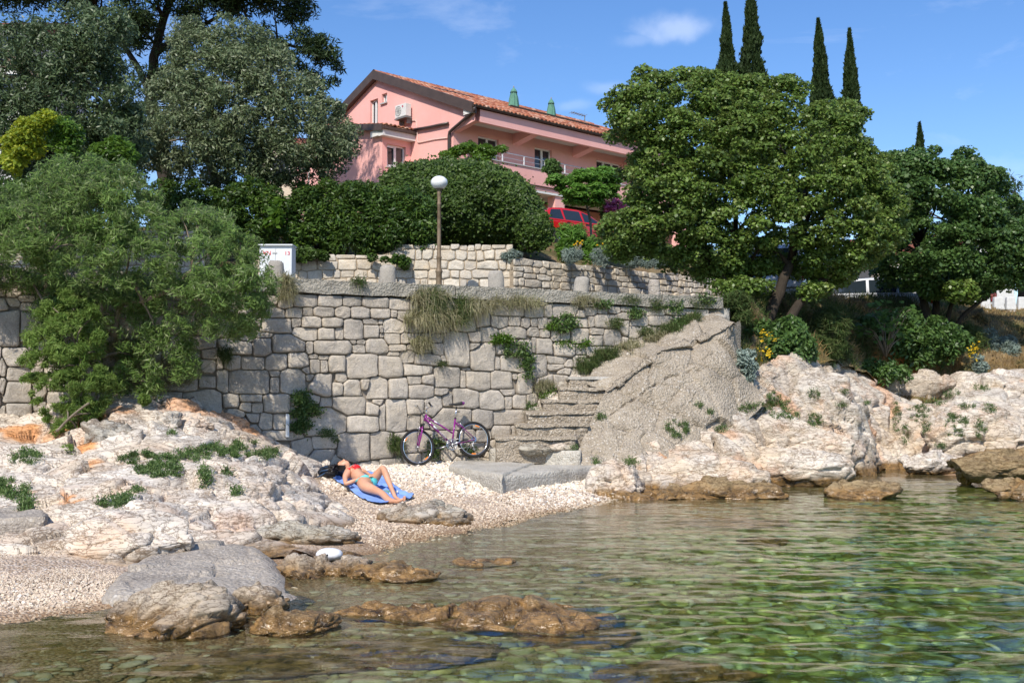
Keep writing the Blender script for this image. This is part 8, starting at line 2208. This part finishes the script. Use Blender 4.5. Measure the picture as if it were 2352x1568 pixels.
N_ = [(J['pelvis'], .105), (J['waist'], .092), (J['chest'], .108), (J['upchest'], .095), (J['neck'], .047), (J['headbase'], .045),
      (mid(J['upchest'], J['shN'], .75), .058), (mid(J['shN'], J['elN'], .25), .043), (mid(J['shN'], J['elN'], .9), .033), (J['elN'], .031), (mid(J['elN'], J['wrN'], .35), .033), (J['wrN'], .021), (mid(J['wrN'], J['hdN'], .5), .024), (J['hdN'], .018),
      (mid(J['upchest'], J['shF'], .75), .058), (mid(J['shF'], J['elF'], .3), .042), (J['elF'], .032), (J['wrF'], .022), (J['hdF'], .024),
      (J['hipN'], .092), (mid(J['hipN'], J['knN'], .35), .082), (mid(J['hipN'], J['knN'], .8), .058), (J['knN'], .052), (J['caN'], .052), (mid(J['caN'], J['anN'], .6), .034), (J['anN'], .031), (mid(J['anN'], J['toN'], .5), .028), (J['toN'], .016),
      (J['hipF'], .090), (mid(J['hipF'], J['knF'], .35), .078), (mid(J['hipF'], J['knF'], .8), .056), (J['knF'], .051), (mid(J['knF'], J['caF'], .75), .052), (mid(J['caF'], J['anF'], .6), .034), (J['anF'], .031), (J['toF'], .022)]
E_ = [(0, 1), (1, 2), (2, 3), (3, 4), (4, 5), (3, 6), (6, 7), (7, 8), (8, 9), (9, 10), (10, 11), (11, 12), (12, 13), (3, 14), (14, 15), (15, 16), (16, 17), (17, 18), (0, 19), (19, 20), (20, 21), (21, 22), (22, 23), (23, 24), (24, 25), (25, 26), (26, 27), (0, 28), (28, 29), (29, 30), (30, 31), (31, 32), (32, 33), (33, 34), (34, 35)]
N_ = [(tuple(Vector(p_) - org), r_) for p_, r_ in N_]
bme = skin_body('body', N_, E_, 0, 'skin', person)
body_o = obj('body', bme, person)
# shaped flesh: breasts and hips are pushed out of the trunk
tor = (J['headbase'] - J['pelvis']).normalized(); across = (J['shN'] - J['shF']).normalized(); front_ = across.cross(tor); front_ = front_ if front_.z > 0 else -front_; front_.normalize()
co = np.empty(len(bme.vertices) * 3, np.float32); bme.vertices.foreach_get('co', co); co = co.reshape(-1, 3)
for s in (-1, 1):
    cb = np.array(J['chest'] + across * s * .075 + front_ * .085 + tor * .0 - org); d_ = np.linalg.norm(co - cb, axis=1)
    w_ = np.exp(-(d_ / .075) ** 2); co += (w_ * .040)[:, None] * np.array(front_)
bme.vertices.foreach_set('co', co.ravel()); bme.update()
# toes and fingers
def digits(base, dirv_, side_, n, L, r_, spread, names, curl):
    for i in range(n):
        t = (i - (n - 1) / 2); b0 = base + side_ * t * spread; l = L * (1 - .12 * abs(t - .3))
        pts = [b0 - dirv_ * L * .4, b0, b0 + dirv_ * l * .5 + curl * l * .05, b0 + dirv_ * l * .85 + curl * l * .25]
        p = MB(); p.tube([Vector(q) - org for q in pts], [r_, r_, r_ * .92, r_ * .7], 7); p.build(names, M['skin'], body_o, True)
hd = (J['hdN'] - J['wrN']).normalized(); sd_ = tor.cross(front_).normalized()
digits(J['hdN'] + hd * .02, hd, Vector(tor).cross(hd).cross(hd).normalized(), 4, .075, .0085, .017, 'finger', -front_)
th = J['wrN'].lerp(J['hdN'], .5); p = MB(); p.tube([Vector(q) - org for q in (th, th + hd * .035 + tor * .03, th + hd * .07 + tor * .032)], [.012, .010, .008], 7); p.build('thumb', M['skin'], body_o, True)
hf = (J['hdF'] - J['wrF']).normalized(); digits(J['hdF'] + hf * .01, hf, tor, 4, .07, .0085, .017, 'finger', -front_)
fd = (J['toN'] - J['anN']).normalized(); fs = fd.cross(Vector((0, 0, 1))).normalized(); digits(J['toN'] + fd * .005, fd, Vector((0, 0, 1)), 5, .032, .009, .014, 'toe', Vector((0, 0, 1)) * .2)
# head: profile turned upwards
hdir = (J['headbase'] - J['neck']).normalized()
hc = ZP(575, 320, 17.50) ; crown_dir = (ZP(430, 350, 17.55) - ZP(640, 350, 17.50)).normalized(); face_dir = (Vector((.30, -.22, 1.0)) - crown_dir * Vector((.30, -.22, 1.0)).dot(crown_dir)).normalized(); ear_dir = crown_dir.cross(face_dir).normalized()
V, F = cube_sphere(20)
V = V.copy(); fx_, fz_, fe_ = V[:, 0].copy(), V[:, 1].copy(), V[:, 2].copy()      # face, crown, ear axes
x = fx_ * .088; z = fz_ * .108; y = fe_ * .070
jaw = sstep(.1, -.9, fz_); y *= 1 - .28 * jaw; x += .012 * jaw * (fx_ > 0)
x += .026 * np.exp(-((fz_ + .12) / .16) ** 2 - (fe_ / .16) ** 2) * (fx_ > 0)          # nose
x += .010 * np.exp(-((fz_ + .48) / .09) ** 2 - (fe_ / .30) ** 2) * (fx_ > 0)          # lips
x += .012 * np.exp(-((fz_ + .82) / .14) ** 2 - (fe_ / .30) ** 2) * (fx_ > 0)          # chin
x -= .012 * np.exp(-((fz_ - .12) / .10) ** 2 - ((np.abs(fe_) - .38) / .16) ** 2) * (fx_ > 0)   # eye sockets
x += .006 * np.exp(-((fz_ - .12) / .07) ** 2 - ((np.abs(fe_) - .38) / .11) ** 2) * (fx_ > 0)   # closed lids
hp_ = np.array(hc - org) + x[:, None] * np.array(face_dir) + z[:, None] * np.array(crown_dir) + y[:, None] * np.array(ear_dir)
fm = np.zeros(len(F), int); fc_x, fc_z, fc_e = fx_[F].mean(1), fz_[F].mean(1), fe_[F].mean(1)
fm[(np.abs(fc_z + .48) < .07) & (np.abs(fc_e) < .24) & (fc_x > .5)] = 1
hm = new_mesh('head', hp_, F, [M['skin'], M['lips']], True, mat_idx=fm); head = obj('head', hm, person)
for s in (-1, 1):
    c = hc - org + ear_dir * s * .068 - face_dir * .008 - crown_dir * .012; p = MB(); p.torus(c, .022, .008, ear_dir, 18, 6); p.lathe([(0, 0), (.02, .004), (.018, -.006)], 10, tuple(c), M=Matrix((tuple(crown_dir), tuple(face_dir), tuple(ear_dir))).transposed()); p.build('ear', M['skin'], head, True)
    c = hc - org + face_dir * .078 + crown_dir * .030 + ear_dir * s * .027; p = MB(); p.tube([c - ear_dir * .014 - crown_dir * .002, c + crown_dir * .003 + face_dir * .002, c + ear_dir * .014 - crown_dir * .002], .0022, 5); p.build('eyebrow', M['hair'], head)
    c = hc - org + face_dir * .076 + crown_dir * .008 + ear_dir * s * .027; p = MB(); p.tube([c - ear_dir * .013, c - crown_dir * .002 + face_dir * .003, c + ear_dir * .013], .0016, 5); p.build('eyelashes', M['hair'], head)
# hair: cap and long strands falling back over the bag
hv, hf2 = cube_sphere(16); kx, kz, ke = hv[:, 0], hv[:, 1], hv[:, 2]
k_ = (kx < .35 + .55 * sstep(.35, .9, kz)) & (kz > -.62 - .0 * kx)
sc_ = 1.10 + .05 * fbm(hv * 5, 2, 3)
capv = np.array(hc - org) + (kx * .090 * sc_)[:, None] * np.array(face_dir) + (kz * .110 * sc_)[:, None] * np.array(crown_dir) + (ke * .073 * sc_)[:, None] * np.array(ear_dir)
ff = hf2[k_[hf2].all(1)]
hm = new_mesh('hair', capv, ff, M['hair'], True); hair_o = obj('hair', hm, person)
hs = MB(); rh = np.random.default_rng(5)
for i in range(46):
    a = rh.uniform(0, 2 * math.pi); st = hc - org + crown_dir * .085 + (ear_dir * math.cos(a) * .05 - face_dir * abs(math.sin(a)) * .06); en = ZP(rh.uniform(180, 440), rh.uniform(330, 520), rh.uniform(17.3, 17.75)) - org
    md_ = st.lerp(en, .5) + Vector((0, 0, rh.uniform(.0, .05)))
    hs.tube([st, md_, en], [.014, .016, .006], 5)
hs.build('hair_strands', M['hair'], hair_o, True)
# bikini: shells lifted from the body mesh
def garment(name, test, off, mat, th=.0):
    me = body_o.data; me.calc_loop_triangles() if hasattr(me, 'calc_loop_triangles') else None
    nr = np.empty(len(me.vertices) * 3, np.float32); me.vertices.foreach_get('normal', nr); nr = nr.reshape(-1, 3)
    c = np.empty(len(me.vertices) * 3, np.float32); me.vertices.foreach_get('co', c); c = c.reshape(-1, 3)
    m_ = test(c + np.array(org)); fs_ = [tuple(p_.vertices) for p_ in me.polygons if all(m_[i] for i in p_.vertices)]
    used = sorted({i for f in fs_ for i in f}); mp = {u: i for i, u in enumerate(used)}
    v_ = [c[u] + nr[u] * off for u in used]
    if not fs_: return None
    return obj(name, new_mesh(name, v_, [tuple(mp[i] for i in f) for f in fs_], M[mat], True), person)
tv, av, fv = np.array(tor), np.array(across), np.array(front_)
def coords(c, o_): d_ = c - np.array(o_); return d_ @ tv, d_ @ av, d_ @ fv
def top_test(c):
    t, a, f = coords(c, J['chest']); return (np.abs(t + .0) < .095 - .35 * np.abs(np.abs(a) - .075)) & (np.abs(a) < .145) & (f > .05)
garment('bikini_top', top_test, .006, 'bikini_red')
def bot_test(c):
    t, a, f = coords(c, J['pelvis']); return (t < .045) & (t > -.09 + .75 * np.maximum(0, np.abs(a) - .03)) & (np.abs(a) < .165) & (f < .12)
garment('bikini_bottom', bot_test, .006, 'bikini_turquoise')
for s in (-1, 1):
    c = J['chest'] + across * s * .07 + front_ * .11 + tor * .07 - org; p = MB(); p.tube([c, J['upchest'] + across * s * .05 + front_ * .085 - org, J['neck'] + across * s * .045 + front_ * .02 - org], .005, 6); p.build('strap', M['bikini_red'], person)

# towel draped on the pebbles
def towel():
    cs = [gcast(762, 1106), gcast(830, 1084), gcast(946, 1146), gcast(868, 1162)]
    n, m_ = 60, 34; V = []
    for j in range(m_ + 1):
        for i in range(n + 1):
            s, t = i / n, j / m_; a = cs[0].lerp(cs[3], s); b__ = cs[1].lerp(cs[2], s); q = a.lerp(b__, t); V.append((q.x, q.y, 0))
    V = np.array(V); V[:, :2] += .05 * np.stack([vnoise(V * 2.1 + 4, 1), vnoise(V * 2.1 + 9, 2)], -1)
    g = ground_z(V[:, 0], V[:, 1]); f = np.abs(vnoise(np.stack([V[:, 0] * 5 + V[:, 1] * 4, V[:, 1] * 2, 0 * g], -1), 6)); V[:, 2] = g + .035 + .04 * (1 - f) ** 4 + .012 * vnoise(V * 12, 8)
    me = new_mesh('towel', V, grid_faces(n + 1, m_ + 1), M['towel_blue'], True); o = obj('towel', me, None, 'blue towel spread under the sunbathing woman', 'towel')
    bm = bmesh.new(); bm.from_mesh(me); r_ = bmesh.ops.solidify(bm, geom=bm.faces[:], thickness=-.012); bm.to_mesh(me); bm.free(); return o
towel()
# bag under the head
bc = gcast(766, 1098); bgz = float(ground_z(bc.x, bc.y)[0])
bag = empty('bag', (bc.x, bc.y, bgz), 'black soft bag with dark blue trim used as a pillow', 'bag')
V, F = CS[26]; sc_ = 1 + .13 * fbm(V * 2.2 + 3, 3, 5); p_ = V * np.array([.24, .17, .115]) * sc_[:, None]; p_[:, 2] += .10
obj('bag_body', new_mesh('bag_body', p_, F, M['bag_black'], True), bag)
p = MB(); p.tube([(-.22, -.06, .07), (-.16, -.17, .13), (0, -.19, .15), (.12, -.17, .14)], .010, 6); p.tube([(-.23, -.02, .12), (-.12, -.13, .19), (.06, -.14, .2)], .008, 6); p.build('trim', M['bag_blue'], bag, True)
p = MB(); p.tube([(-.1, -.19, .10), (-.2, -.22, .04), (-.24, -.14, .03), (-.2, -.05, .05)], .009, 6); p.build('handle', M['bag_blue'], bag, True)
# book / magazine behind the shin
kc = ZP(1710, 850, 16.98); kz_ = float(ground_z(kc.x, kc.y)[0]) + .055
book = empty('book', (kc.x, kc.y, kz_), 'open paperback lying on the towel behind the shin', 'book', rot=(math.radians(20), 0, math.radians(-8)))
p = MB(); p.box((0, 0, 0), (.24, .15, .018)); p.build('pages', M['paper'], book)
p = MB(); p.box((-.06, 0, .012), (.115, .15, .004)); p.build('cover', M['cover_teal'], book)

# real caustics: the rippled surface focuses the sun on the sea floor
sea.cycles.is_caustics_caster = True
for o in SC.objects:
    if o.name.split('.')[0] in ('ground', 'sea_floor_stones', 'submerged_rock', 'boulder', 'rock_outcrop'): o.cycles.is_caustics_receiver = True
